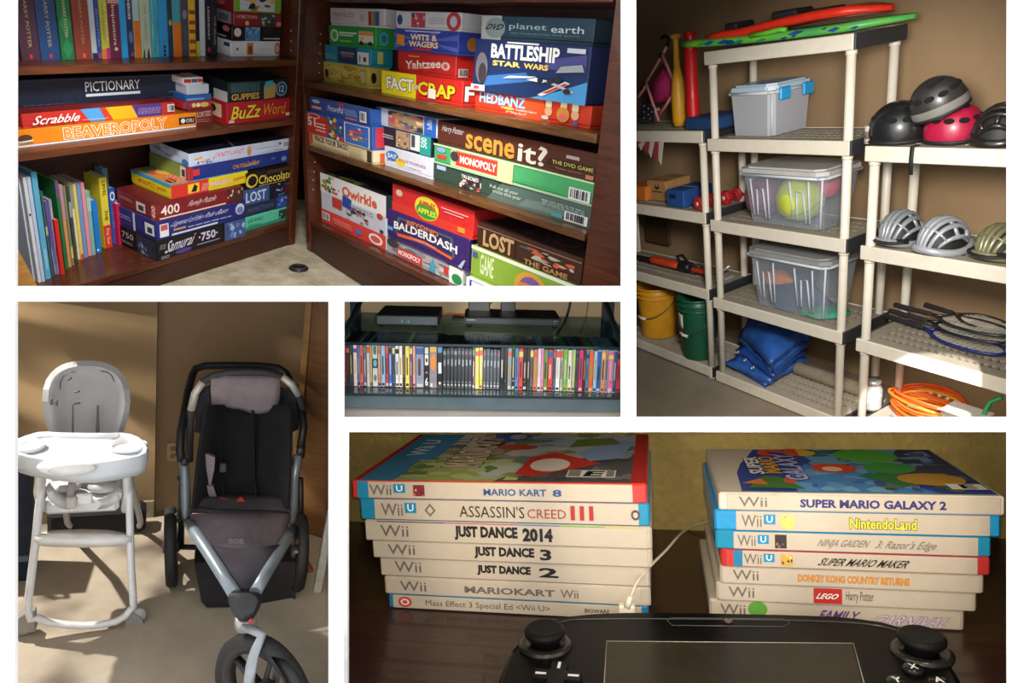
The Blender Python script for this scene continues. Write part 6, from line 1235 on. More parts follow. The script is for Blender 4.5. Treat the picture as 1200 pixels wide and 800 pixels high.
    out = [(30, 512), (44, 508), (56, 507.5), (70, 508.5), (100, 509), (130, 509), (142, 508.5), (154, 510), (164, 514), (171, 520), (174, 527), (172.5, 533), (164, 537), (150, 540), (134, 543), (112, 545.5), (90, 545.5), (70, 543), (50, 540), (34, 537), (20, 533), (12, 527), (14, 520), (20, 516)]
    P0 = [Hh(*p) for p in out]; c = sum(P0, Vector()) / len(P0)
    ring = lambda k, dz: [Vector((c.x + (p.x - c.x) * k, c.y + (p.y - c.y) * k, zt + dz)) for p in P0]
    rows = [ring(.9, -.1), ring(.97, -.105), ring(.995, -.06), ring(1.0, .0), ring(.985, .012), ring(.95, .012), ring(.9, -.012), ring(.84, -.022)]
    m = MB(); m.sheet(rows, None, 0, True, wrap=True); n = len(P0); m.add(rows[-1], [list(range(n))]); m.add(rows[0], [list(range(n))]); tr = obj('tray', m, mat('#c2c6cb', .35, coat=.2, amt=.02), parent=t)
    fy = min(p.y for p in P0); c2 = P(84.5, 549, fy + O.y - .02); m = MB(); m.ell(c2, (.112, .03, .037), 24, 12); obj('release_button', m, mat('#cfcdca', .4), parent=tr)
    c3 = P(84.5, 546, fy + O.y + .06); m = MB(); m.ell(c3, (.16, .06, .05), 20, 10); obj('tray_hub', m, mat('#e6e7e8', .35), parent=tr)
    for (px, py, s) in ((150, 521, 1), (28, 521, 1)):
        c2 = Hh(px, py); m = MB(); m.lathe([(.095, -.02), (.1, .004), (.09, .004), (.08, -.014), (0, -.016)], 20, 0, c2, None, 1, .8); obj('cup_well', m, mat('#e2e3e5', .35), parent=tr)
highchair()
# ---------------- jogging stroller
def stroller():
    yr = K4.H(203, 681, 0).y; O = Vector((FP(280, 690, yr).x, yr, 0))
    t = thing('jogging_stroller', K4, O, 'three wheeled jogging stroller with grey fabric and large front wheel', 'stroller')
    P = lambda px, py, y: FP(px, py, y) - O
    TUBE = mat('#7d868e', .35, metal=.35); DK = mat('#17171a', .5); RUB = mat('#1b1b1c', .7, amt=.3, scale=30); FAB = mat('#64595e', .85, amt=.12, scale=18); FABD = mat('#0d0c10', .9, amt=.2, scale=14); FABL = mat('#8d7f83', .85, amt=.12, scale=12)
    yF = yr - .82                                     # front axle depth
    yH = yr - .62
    # front wheel
    def wheel(c, R, w_, ax, name, spokes=5):
        rot = Vector(ax).to_track_quat('Z', 'Y').to_matrix()
        wl = None
        m = MB(); m.lathe([(R - w_ * 1.1, -w_ * .6), (R - w_ * .35, -w_ * .8), (R, -w_ * .35), (R, w_ * .35), (R - w_ * .35, w_ * .8), (R - w_ * 1.1, w_ * .6)], 40, 0, c, rot, cap=False); wl = obj(name, m, RUB, parent=t)
        m = MB(); m.lathe([(R - w_ * 1.05, -w_ * .62), (R - w_ * 1.7, -w_ * .4), (R - w_ * 1.7, w_ * .4), (R - w_ * 1.05, w_ * .62)], 40, 0, c, rot, cap=False); obj('rim', m, mat('#3a3537', .4, metal=.3), parent=wl)
        for k in range(spokes):
            a = k * 2 * math.pi / spokes + .5; d = rot @ Vector((math.cos(a), math.sin(a), 0)); m = MB(); m.tube([c + d * .03, c + d * (R - w_ * 1.5)], [.032, .022], 6, flat=.5); obj('spoke', m, DK, parent=wl)
        m = MB(); m.lathe([(.0, -.05), (.035, -.05), (.045, -.03), (.045, .03), (.035, .05), (0, .05)], 14, 0, c, rot); obj('hub', m, mat('#4a4648', .4, metal=.4), parent=wl)
        return wl
    fw = K4.H(304, 866, 0) - O; R = .3
    fc = Vector((fw.x, fw.y, R))
    wheel(fc, R, .055, (.74, .66, .0), 'front_wheel')
    hub = P(287, 712, fc.y + O.y + .1)
    m = MB()
    AX = Vector((.74, .66, 0)); UPV = Vector((0, 0, 1))
    L = [P(285, 733, fc.y + O.y + .06), fc + UPV * (R + .045) - AX * .03, fc + UPV * R * .85 - AX * .085, fc + UPV * R * .45 - AX * .095, fc - AX * .085]
    m.tube(L, .026, 10, flat=.7); obj('fork_leg', m, mat('#8f9498', .35, metal=.3), parent=t)
    m = MB(); m.tube([P(290, 734, fc.y + O.y + .05), P(300, 737, fc.y + O.y + .08), P(305, 748, fc.y + O.y + .1), fc + UPV * R * .5 + AX * .09, fc + AX * .085], .024, 10, flat=.7); obj('fork_leg', m, mat('#8f9498', .35, metal=.3), parent=t)
    yh = fc.y + O.y + .1
    # headset block
    m = MB(); rows = []
    for (py, hw, dy) in ((692, 15, .04), (695, 18.5, 0), (702, 20, -.03), (712, 17.5, -.04), (720, 13, -.03), (725, 9, 0)):
        rows.append([P(287 + hw * math.cos(a), py + 1.5 * math.sin(a), yh + dy - hw * .004 * math.sin(a)) for a in [math.pi * 2 * k / 16 for k in range(16)]])
    m.sheet(rows, None, 0, True, wrap=True); m.add(rows[0], [list(range(16))]); m.add(rows[-1], [list(range(16))]); obj('headset_block', m, mat('#0f1012', .5), parent=t)
    m = MB(); c = P(288, 728, yh); m.lathe([(.05, -.03), (.052, .02), (.045, .03)], 16, 0, c); obj('headset_collar', m, mat('#a7a4a0', .3, metal=.5), parent=t)
    m = MB(); c = P(294, 727, yh - .05); m.ell(c, (.012, .012, .014), 8, 6); obj('release_tab', m, mat('#c0302c', .4), parent=t)
    # frame tubes
    yj = yr - .1
    for pts in ([(275, 696, yh), (262, 675, yh + .12), (245, 648, yh + .3), (230, 626, yh + .45), (221, 612, yj), (219, 604, yj + .02), (218, 590, yj + .04), (217, 560, yj + .08), (214, 535, yj + .12)],
                [(299, 694, yh), (310, 675, yh + .12), (324, 652, yh + .3), (336, 632, yh + .45), (342, 620, yj), (343.5, 610, yj + .02), (344, 590, yj + .04), (345, 560, yj + .08), (349, 533, yj + .12)]):
        m = MB(); m.tube([P(*p) for p in pts], .03, 10); obj('frame_tube', m, TUBE, parent=t)
    for pts in ([(213, 540, yj + .1), (211, 528, yj + .12), (212, 505, yj + .2), (216, 485, yj + .3), (220, 460, yj + .5), (225, 440, yj + .62), (229, 432, yj + .66), (240, 428.5, yj + .68), (270, 427.8, yj + .68), (305, 428.5, yj + .68), (326, 431, yj + .66), (335, 437, yj + .62), (345, 455, yj + .5), (353, 475, yj + .3), (356, 500, yj + .2), (352, 525, yj + .12)],):
        m = MB(); m.tube([P(*p) for p in pts], .026, 10); obj('handlebar', m, DK, parent=t)
    # canopy bow with pale bare ends
    bow = [(222, 540), (222, 520), (222.5, 500), (224, 480), (229, 460), (238, 447), (250, 440), (268, 436.5), (292, 435.5), (312, 436.5), (330, 441), (342, 450), (350, 463), (355, 480), (355, 500), (354, 520), (353, 535)]
    yb_ = yj + .28
    m = MB(); m.tube([P(x, y, yb_) for x, y in bow], .024, 10); obj('canopy_bow', m, mat('#3d393d', .7), parent=t)
    for seg in (bow[3:6], bow[10:13]):
        m = MB(); m.tube([P(x, y, yb_ - .006) for x, y in seg], .025, 10); obj('bare_bow', m, mat('#d0cbbd', .35, metal=.2), parent=t)
    # canopy fabric folded back
    def sag(rows, th, m_, nm, par=t):
        k = MB(); k.sheet(rows, th, 0, True); return obj(nm, k, m_, parent=par)
    rg = random.Random(2)
    rows = []
    for i, (py, xa, xb, dy) in enumerate(((440, 248, 329, .0), (446, 247, 328, -.02), (456, 247, 328, -.03), (466, 248, 327, -.02), (473, 249, 326, .0), (477, 250, 325, .02))):
        rows.append([P(xa + (xb - xa) * j / 10, py + (7 * math.exp(-((j - 7) / 2.0) ** 2) if i >= 4 else 0) - (2 if i >= 4 and j < 3 else 0), yb_ + dy + rg.uniform(-.012, .012)) for j in range(11)])
    sag(rows, .012, FABL, 'canopy')
    for (x0, x1, s) in ((229, 248, -1), (326, 350, 1)):
        rows = [[P(x0 + (x1 - x0) * j / 4, py + 3 * math.sin(j), yb_ + .06 + rg.uniform(-.03, .03)) for j in range(5)] for py in (452, 462, 475, 490, 505)]
        sag(rows, .01, mat('#3b383c', .9, amt=.2, scale=14), 'canopy_side')
    # seat: dark back, sides and base
    ysb = yj + .26
    rows = [[P(x0 + (x1 - x0) * j / 8, py, ysb + dy - .22 * abs(j / 4 - 1) ** 2.5) for j in range(9)] for (py, x0, x1, dy) in ((474, 240, 341, .1), (490, 237, 343, .08), (515, 233, 343, .04), (545, 229, 342, .0), (575, 226, 341, -.06), (596, 224, 340, -.1))]
    sag(rows, .02, FABD, 'seat_back')
    rows = [[P(x0 + (x1 - x0) * j / 8, py, yy) for j in range(9)] for (py, x0, x1, yy) in ((583, 235, 333, ysb - .1), (590, 229, 337, ysb - .25), (597, 223, 340, yj - .02), (601, 222, 341, yj - .05))]
    sag(rows, .03, mat('#3f393e', .9, amt=.15), 'seat_base')
    for (pts, dy) in (([(236, 530), (252, 536), (251, 550), (247, 569), (238, 566), (234, 548)], -.16), ([(238, 568), (250, 570), (254, 583), (245, 587), (236, 578)], -.18)):
        m = MB(); m.slab([P(x, y, ysb + dy) for x, y in pts], (0, .03, 0)); obj('side_bolster', m, FABL, parent=t)
    for (px, a, b, col) in ((258, 487, 560, '#0f0e12'), (296, 480, 560, '#15131a')):
        m = MB(); m.tube([P(px, a, ysb + .02), P(px + 1, (a + b) / 2, ysb - .03), P(px + 2, b, ysb - .06), P(px + 5, b + 27, ysb - .2)], .02, 6, flat=.4); obj('harness_strap', m, mat(col, .9), parent=t)
    m = MB(); m.box(*[v for pr in zip(P(257, 551, ysb - .1), P(266, 541, ysb - .1) + Vector((0, -.04, 0))) for v in pr], 0, .008); obj('harness_slider', m, mat('#4a4648', .5), parent=t)
    m = MB(); c = P(261, 589, ysb - .22); m.tube([c + Vector((.04 * math.cos(k * math.pi / 8), -.01, .034 * math.sin(k * math.pi / 8))) for k in range(16)], .008, 6, closed=True); obj('red_ring', m, mat('#d03028', .4), parent=t)
    m = MB(); c = P(281, 588, ysb - .24); m.slab([c + Vector(v) for v in ((-.03, 0, -.02), (.03, 0, -.02), (.034, 0, .01), (.01, 0, .04), (-.02, 0, .02))], (0, -.02, 0)); obj('red_buckle', m, mat('#d83a30', .4), parent=t)
    # front bar and leg rest
    m = MB(); m.tube([P(226, 596, yj - .04), P(250, 598.5, yj - .07), P(280, 600, yj - .08), P(310, 600.5, yj - .07), P(338, 600, yj - .04)], .022, 8, flat=.7); obj('front_bar', m, mat('#2a272b', .7), parent=t)
    rows = []
    for (py, x0, x1, yy, bul) in ((602, 223, 340, yj - .05, .06), (612, 226, 338, yj - .08, .1), (624, 231, 334, yj - .14, .1), (634, 237, 328, yj - .2, .08), (642, 243, 323, yj - .26, .05)):
        rows.append([P(x0 + (x1 - x0) * j / 10, py + 6 * math.sin(math.pi * j / 10) * (py > 620), yy - bul * math.sin(math.pi * j / 10)) for j in range(11)])
    lr = sag(rows, .015, FAB, 'leg_rest')
    rows = []
    for (py, x0, x1, yy) in ((640, 238, 328, yh + .37), (655, 249, 322, yh + .28), (672, 261, 311, yh + .17), (692, 273, 300, yh + .05)):
        rows.append([P(x0 + (x1 - x0) * j / 6, py + (5 * math.sin(math.pi * j / 6) if py < 650 else 0), yy - .02 * math.sin(math.pi * j / 6)) for j in range(7)])
    sag(rows, .015, mat('#2a262d', .85, amt=.15), 'foot_well')
    vs, fs, bb = text_mesh('BOB', .04); m = MB(); m.add([P(268 + 18 * (x - bb[0]) / (bb[2] - bb[0]), 637 - 6 * (y - bb[1]) / (bb[3] - bb[1]), yj - .31) for x, y in vs], fs); obj('lettering', m, mat('#80767a', .6), parent=lr)
    # basket under the seat
    m = MB(); a = [P(229, 640, yr + .1), P(344, 640, yr + .1), P(341, 684, yr - .05), P(334, 689, yr - .05), P(243, 689, yr - .05), P(237, 682, yr - .05)]
    m.slab(a, (0, -.28, .06)); obj('basket', m, mat('#1d1a1c', .85, amt=.2), parent=t)
    # rear wheels
    for (px, py, yy, ax) in ((199.5, 682, yr, (1, .05, .05)), (347, 687, yr - .02, (1, -.0, -.04))):
        g = K4.H(px, py, 0) - O; Rr = .255; wheel(Vector((g.x, g.y + .02, Rr)), Rr, .042, ax, 'rear_wheel')
    m = MB(); a = K4.H(203, 682, 0) - O; b = K4.H(345, 686, 0) - O; m.tube([Vector((a.x, a.y + .02, .255)), Vector((b.x, b.y + .02, .255))], .018, 8); obj('rear_axle', m, DK, parent=t)
    for (px, py) in ((208, 606), (213, 560), (216, 541), (340, 541), (352, 528)):
        c = P(px, py, yj + .1); m = MB(); m.ell(c, (.028, .03, .034), 10, 8); obj('frame_joint', m, mat('#2a2a2d', .4), parent=t)
    for (px, a, b) in ((213, 560, 640), (352, 560, 640)):
        m = MB(); m.tube([P(px, a, yj + .14), P(px - (1 if px < 280 else -1), b, yr + .02)], .02, 8); obj('rear_strut', m, DK, parent=t)
stroller()
# ---------------- things at the edges
q = K4.H(26, 668, 0); t = thing('folded_bag', K4, Vector((q.x - .03, q.y, 0)), 'dark blue fabric bag standing beside the high chair', 'bag')
xr = K4.F(37, 600, q.y).x - q.x + .03; hz = K4.F(30, 535, q.y).z
m = MB(); m.sheet([[Vector((x * s, yy, z * hz)) for (x, yy) in ((-.3, -.1), (xr, -.12), (xr + .005, .1), (-.3, .12))] for (z, s) in ((0, .95), (.1, 1.0), (.35, 1.03), (.6, 1), (.85, .97), (1.0, .9))], None, 0, True, wrap=True); m.box(-.29, xr * .88, -.09, .09, hz * .995, hz); obj('bag_body', m, mat('#1d2838', .7, amt=.2), parent=t)
m = MB(); m.tube([(-.05, -.12, hz * .98), (-.04, -.13, hz * 1.06), (.0, -.13, hz * 1.06), (.015, -.12, hz * .98)], .012, 6); obj('carry_handle', m, mat('#141a24', .8), parent=t)
m = MB(); m.box(-.29, xr * 1.01, -.128, -.118, hz * .18, hz * .23); obj('piping', m, mat('#51647a', .6), parent=t)
a, b = K4.F(52, 602, -.28), K4.F(150, 621, -.28); m = MB(); m.box(a.x, b.x + .1, -.24, -.08, .004, K4.F(100, 600, -.24).z, 0, .03)
obj('floor_cushion', m, mat('#16151a', .9, amt=.2), fr=K4, label='low black cushion on the floor behind the high chair', cat='cushion')  # dark block standing in for a stroller base behind the chair
q = K4.F(203, 530, .065); t = thing('wall_outlet', K4, Vector((q.x, .07, q.z - .07)), 'cream electric outlet on the wall beside the stroller', 'outlet')
m = MB(); m.box(-.045, .045, -.012, 0, 0, .15, 0, .006); obj('plate', m, mat('#b5a07a', .5), parent=t)
for zz in (.045, .105):
    m = MB(); m.lathe([(.022, 0), (.02, .004), (0, .004)], 12, 0, (0, -.012, zz), Matrix.Rotation(math.pi / 2, 3, 'X')); obj('socket', m, mat('#8c7a5a', .5), parent=t)
# brown door standing at the right
xa = K4.F(366, 600, -.5).x
M_ = K4.M @ Matrix.Translation((K4.H(351, 660, 0).x, -.35, 0)) @ Matrix.Rotation(math.radians(-38), 4, 'Z')
t = thing('door_1', K4, None, 'dark brown wooden door standing open beside the stroller', None, M=M_, kind='structure')
m = MB(); m.box(0, 1.4, 0, .05, .02, 3.2, 0, .004); obj('door_leaf', m, mat('#5a3a1c', .5, 'wood', h2='#6d4a26', scale=2.5), parent=t)
m = MB(); m.box(-.05, 0, -.01, .06, .0, 3.2, 0, .004); obj('door_edge', m, mat('#8a6434', .5, 'wood', h2='#9c7440', scale=2.5), parent=t)
a = K4.H(371, 690, 0); m = MB(); m.box(-.028, .028, 0, .05, 0, .62, 0, .008)
obj('leaning_plank', m, mat('#8b8a86', .8, 'stucco', h2='#b9b8b4', scale=14), M=K4.M @ Matrix.Translation((a.x, a.y - .05, 0)) @ Matrix.Rotation(math.radians(5), 4, 'Y'), cell=4, label='weathered grey plank leaning by the door', cat='plank')
a = K4.H(356, 672, 0); m = MB(); m.box(-.02, .02, 0, .04, 0, .5, 0, .006)
obj('wood_offcut', m, mat('#7a3f22', .6, 'wood', h2='#8c4c2a', scale=3), M=K4.M @ Matrix.Translation((a.x + .05, a.y, 0)) @ Matrix.Rotation(math.radians(-28), 4, 'Y'), cell=4, label='short red brown timber leaning against the door', cat='timber')
# ================================================================== ROOM 5: two stacks of game cases and a handheld controller on a desk
D5 = Frame(5, 4.9, -2.8, 12, 600, 720, 4.85)
mb = MB(); mb.box(-4, 5, -2.2, 1.75, -.06, 0); obj('desk_top', mb, mat('#2c1a15', .3, 'wood', h2='#40271f', scale=2.0, coat=.25), fr=D5, label='dark brown wooden desk top under the game cases', cat='desk')
mb = MB(); mb.box(-6, 6, 1.76, 1.81, -.1, 3); obj('wall_desk', mb, mat('#8d7b45', .8, 'stucco', h2='#a08d52', scale=9, bump=.9), fr=D5, kind='structure', label='olive textured wall behind the desk')
NEXT = {(453, 701, 760, 707, 760, 723, 458, 719): ((447, 679, 763, 686, 762, 705, 454, 701), -.01), (447, 679, 763, 686, 762, 705, 454, 701): ((442, 656, 763, 663, 760, 685, 449, 677), -.0), (442, 656, 763, 663, 760, 685, 449, 677): ((432, 636, 766, 643, 763, 664, 441, 655), -.03), (432, 636, 766, 643, 763, 664, 441, 655): ((423, 612, 765, 619, 763, 643, 432, 634), -.05), (423, 612, 765, 619, 763, 643, 432, 634): ((419, 587, 762.5, 595, 760.5, 617.5, 425, 608), -.04), (419, 587, 762.5, 595, 760.5, 617.5, 425, 608): ((410, 562, 759, 567, 757.5, 590, 414.5, 584), -.06), (830, 709, 1134, 715, 1127, 733, 833, 728): ((841, 692, 1149, 695, 1141, 713, 838, 707), .08), (841, 692, 1149, 695, 1141, 713, 838, 707): ((845, 669, 1157, 674, 1150, 693, 843, 686), .06), (845, 669, 1157, 674, 1150, 693, 843, 686): ((843, 646, 1165, 652, 1157, 673, 847, 665), .04), (843, 646, 1165, 652, 1157, 673, 847, 665): ((839, 624, 1167, 631, 1157, 652, 838, 644), .03), (839, 624, 1167, 631, 1157, 652, 838, 644): ((837, 597, 1177, 606, 1169, 630, 838, 621), .02), (837, 597, 1177, 606, 1169, 630, 838, 621): ((843, 577, 1181, 582, 1176, 605, 841.5, 597), .0)}      # the case lying on each case
def gcase(q, z0, y, label, shell, spine_cols, spine, cover=None, zh=None, corner=.012, depth=None, rz=0.0):
    x0, x1, h, zb = span(D5, q, y); W = x1 - x0; d = depth or W * .70
    if z0 is None: z0 = zb
    if q in NEXT: h = max(.05, span(D5, *NEXT[q])[3] - z0 - .001)
    if zh: h = zh
    t = thing('game_case', D5, ((x0 + x1) / 2, y, z0), label, 'game case', None, rz)
    mm = MB(); mm.box(-W / 2, W / 2, 0, d, 0, h, 0, corner); obj('shell', mm, mat(shell, .25, coat=.2), parent=t)
    u0, u1, sc = spine_cols
    mm = MB(); mm.box(-W / 2 + W * u0, -W / 2 + W * u1, -.004, .01, .008, h - .008, 0, .003); obj('spine_insert', mm, mat(sc, .35, amt=.02), parent=t)
    decals(t, (Vector((-W / 2, -.004, 0)), Vector((W, 0, 0)), Vector((0, 0, h)), Vector((0, -1, 0))), spine, e0=.001, de=.0006)
    if cover: decals(t, FACES['top'](W, d, h), cover, e0=.001, de=.0006, art='cover_artwork', let='cover_lettering', rough=.2)
    return z0 + h + .001
def wii(u0, v0=.25, v1=.8, w=.105, c='#6a6560'): return ('t', u0, v0, u0 + w, v1, 'Wii', c, {'b': .012})
def wiiu(u0, w=.08): return [('t', u0, .22, u0 + w, .78, 'Wii', '#6a6560', {'b': .012}), ('r', u0 + w + .008, .36, u0 + w + .05, .82, '#1d86b8'), ('t', u0 + w + .018, .44, u0 + w + .04, .76, 'U', '#f4f6f8', {'b': .03})]
WHT = '#b9ae9f'; SP = '#bcb1a3'
z = gcase((453, 701, 760, 707, 760, 723, 458, 719), .001, .0, 'blue edged game case with thin plain lettering, lowest of its stack', '#2a7aa8', (.02, .975, SP),
          [('e', .07, .5, .028, .36, '#c8423c'), ('e', .07, .5, .018, .22, '#e8d8d0'), ('e', .07, .5, .01, .12, '#c8423c'), ('t', .155, .22, .64, .72, 'Mass Effect 3 Special Ed <Wii U>', '#5a5450', {}), ('t', .77, .42, .86, .68, 'BIOWARE', '#3a3632', {'b': .03})])
z = gcase((447, 679, 763, 686, 762, 705, 454, 701), z, -.01, 'white game case with grey racing title above the blue edged one', WHT, (.01, .965, SP), [wii(.065), ('t', .32, .3, .66, .68, 'MARIOKART', '#6a6460', {'b': .07}), ('t', .68, .28, .745, .74, 'Wii', '#6a6560', {'b': .012})],
          [('r', .02, .02, .98, .98, '#4a2a22')])
z = gcase((442, 656, 763, 663, 760, 685, 449, 677), z, -.0, 'white dance game case with the numeral 2, slimmest of three', WHT, (.005, .985, SP), [wii(.06), ('t', .38, .26, .58, .78, 'JUST DANCE', '#1c1a1a', {'b': .13}), ('t', .61, .28, .68, .76, '2', '#1c1a1a', {'b': .07})])
z = gcase((432, 636, 766, 643, 763, 664, 441, 655), z, -.03, 'white dance game case with the numeral 3', WHT, (.005, .985, SP), [wii(.06), ('t', .385, .2, .6, .84, 'JUST DANCE', '#1c1a1a', {'b': .12}), ('t', .62, .22, .66, .8, '3', '#1c1a1a', {'b': .07})])
z = gcase((423, 612, 765, 619, 763, 643, 432, 634), z, -.05, 'white dance game case with 2014 and rainbow edge', WHT, (.005, .985, SP), [wii(.06), ('t', .333, .18, .555, .86, 'JUST DANCE', '#1c1a1a', {'b': .12}), ('t', .572, .2, .675, .84, '2014', '#1c1a1a', {'b': .12}), ('r', .05, .96, .3, 1.0, '#3a1a5a'), ('r', .3, .96, .55, 1, '#b83a7a'), ('r', .55, .96, .7, 1, '#3a6ab8'), ('r', .7, .96, .85, 1, '#5aa83a'), ('r', .85, .96, .97, 1, '#e0b82a')],
          [('r', .02, .02, .98, .98, '#5a2a6a')])
z = gcase((419, 587, 762.5, 595, 760.5, 617.5, 425, 608), z, -.04, 'blue edged game case with small capitals and red numerals', '#1d86b0', (.055, .965, SP), wiiu(.08) + [('p', [(.24, .5), (.26, .82), (.28, .5), (.26, .22)], '#6a6460'), ('p', [(.248, .5), (.26, .7), (.272, .5), (.26, .34)], SP), ('t', .365, .24, .59, .76, "ASSASSIN'S", '#2a2624', {}), ('t', .6, .26, .73, .66, 'CREED', '#9a3a34', {}), ('t', .745, .22, .82, .84, 'III', '#a82a28', {'b': .02}), ('e', .955, .5, .014, .22, '#4a4644'), ('e', .955, .5, .008, .12, SP)],
          [('r', .02, .02, .98, .98, '#4a4038')])
zt = gcase((410, 562, 759, 567, 757.5, 590, 414.5, 584), z, -.06, 'red game case with racing cover and blue spine title, topmost of its stack', '#c8322c', (.03, .955, SP), [('r', .022, .04, .062, .96, '#1d86b0')] + wiiu(.066) + [('r', .225, .2, .265, .8, '#7a2430'), ('blobs', .225, .2, .265, .8, ['#d8645a', '#3a2a4a', '#e0b8a0'], 6, 3), ('t', .47, .3, .68, .66, 'MARIO KART', '#1d4a86', {'b': .04}), ('t', .7, .3, .73, .66, '8', '#1d4a86', {'b': .05})],
           cover=[('r', .03, .005, .95, .985, '#7a8a78'), ('p', [(.03, .0), (.15, .0), (.2, .35), (.24, .7), (.25, .985), (.03, .985)], '#4a8fbc'), ('p', [(.15, .0), (.6, 0), (.55, .3), (.35, .45), (.2, .35)], '#a8b46a'), ('p', [(.2, .35), (.5, .4), (.45, .75), (.24, .7)], '#6f8a4a'),
                  ('p', [(.5, .0), (.95, .0), (.95, .5), (.75, .4), (.6, .25)], '#5a5a5c'), ('p', [(.35, .3), (.6, .3), (.62, .1), (.45, .08)], '#c4ccc4'), ('p', [(.55, .45), (.95, .55), (.95, .98), (.5, .98)], '#aab4bc'),
                  ('blobs', .16, .02, .58, .4, ['#8fa05a', '#c0c88a', '#6a8a4a', '#b8c0a0', '#a88a5a'], 34, 21), ('blobs', .22, .4, .95, .97, ['#8a98a0', '#c0c4c0', '#a89888', '#6a7078', '#b8a8a0', '#7f8a5a'], 46, 22), ('blobs', .6, .02, .95, .4, ['#666668', '#4a4a50', '#7a7880'], 18, 23), ('p', [(.56, .1), (.62, .06), (.84, .3), (.66, .52), (.58, .42)], '#d23a2c'), ('e', .665, .27, .07, .12, '#ece4dc'), ('p', [(.74, .5), (.8, .34), (.9, .4), (.95, .75), (.88, .8)], '#8aa0c8'), ('p', [(.7, .62), (.9, .7), (.86, .85), (.72, .8)], '#6a7a3a'), ('e', .38, .72, .06, .12, '#4a4a48'), ('e', .5, .62, .08, .06, '#c84a3a'), ('p', [(.36, .95), (.46, .98), (.54, .86), (.44, .72), (.38, .8)], '#4f64a8'), ('e', .47, .87, .035, .06, '#aab4bc'),
                  ('t', .28, .2, .42, .84, 'MARIOKART', '#e0c8b0', {'b': .04, 'rot': 90, 'ol': '#5a4038', 'sk': .0}), ('t', .09, .42, .16, .78, 'Wii U', '#eaf2f6', {'rot': 90, 'b': .02}),
                  ('r', .74, .04, .9, .16, '#e8e4dc'), ('t', .8, .055, .86, .145, 'E', '#1a1816', {'b': .08, 'sh': .2}), ('r', .745, .05, .785, .15, '#8a8684'), ('r', .87, .05, .895, .15, '#8a8684')] + [('blobs', .28, .1, .9, .9, ['#5f7a3a', '#c0c8b8', '#8a9aa8', '#d8c0a8', '#4a5a68'], 16, 21)][:0])
# right stack
z = gcase((830, 709, 1134, 715, 1127, 733, 833, 728), .001, .1, 'white carnival game case, lowest of its stack behind the controller', WHT, (.01, .985, SP), [wii(.045), ('e', .2, .6, .04, .4, '#5a9a3a'), ('t', .45, .2, .6, .72, 'FAMILY', '#5a3a7a', {'b': .05, 'sh': .15}), ('t', .66, .14, .94, .62, 'CARNIVAL', '#c8b8cc', {'b': .06, 'sh': .15, 'ol': '#4a3468'})])
z = gcase((841, 692, 1149, 695, 1141, 713, 838, 707), z, .08, 'white game case with a red square badge and handwritten title', WHT, (.01, .985, SP), [wii(.05), ('r', .39, .12, .5, .92, '#b82a2c'), ('t', .405, .36, .485, .66, 'LEGO', '#f0e8e0', {'b': .06, 'sh': .2, 'ol': '#2a1414'}), ('t', .515, .2, .62, .84, 'Harry Potter', '#5a544e', {'b': .01})])
z = gcase((845, 669, 1157, 674, 1150, 693, 843, 686), z, .06, 'white game case with orange block lettering on the spine', WHT, (.01, .985, SP), [wii(.05), ('t', .31, .3, .73, .68, 'DONKEY KONG COUNTRY RETURNS', '#d8902c', {'b': .05, 'ol': '#7a3a1c', 'ow': .04})])
z = gcase((843, 646, 1165, 652, 1157, 673, 847, 665), z, .04, 'red and blue edged game case with angular black title', '#b8302e', (.055, .955, SP), [('r', .02, .04, .055, .96, '#c23a34'), ('r', .05, .04, .085, .96, '#1d7aa8')] + wiiu(.09, .07) + [('r', .235, .2, .28, .82, '#c8a04a'), ('blobs', .235, .2, .28, .82, ['#8a4a3a', '#e0c87a', '#5a3a2a'], 6, 2), ('t', .385, .28, .71, .7, 'SUPER MARIO MAKER', '#1f1c1c', {'b': .03, 'sh': .08}), ('r', .915, .2, .94, .85, '#b4aca0')])
z = gcase((839, 624, 1167, 631, 1157, 652, 838, 644), z, .03, 'blue edged game case with grey italic ninja title', '#1d86b0', (.07, .955, SP), wiiu(.085, .07) + [('r', .228, .16, .272, .86, '#3a2a2a'), ('blobs', .228, .16, .272, .86, ['#6a5a58', '#1c1414', '#8a6a60'], 6, 4), ('t', .39, .22, .57, .7, 'NINJA GAIDEN', '#7a746c', {'b': .02, 'sh': .12}), ('t', .6, .2, .81, .72, "3: Razor's Edge", '#7a746c', {'b': .02, 'sh': .12}), ('r', .915, .2, .94, .8, '#b4aca0')])
z = gcase((837, 597, 1177, 606, 1169, 630, 838, 621), z, .02, 'bright blue game case with yellow bubble lettering', '#1c8cc8', (.08, .965, SP), wiiu(.1, .075) + [('e', .27, .5, .026, .36, '#d8cc5a'), ('blobs', .255, .2, .29, .8, ['#5a6a9a', '#e8e0a0', '#3a3a4a'], 6, 5), ('t', .49, .26, .72, .74, 'NintendoLand', '#e8d83c', {'b': .05, 'ol': '#2a261c', 'ow': .06}), ('r', .93, .2, .955, .85, '#b4aca0')])
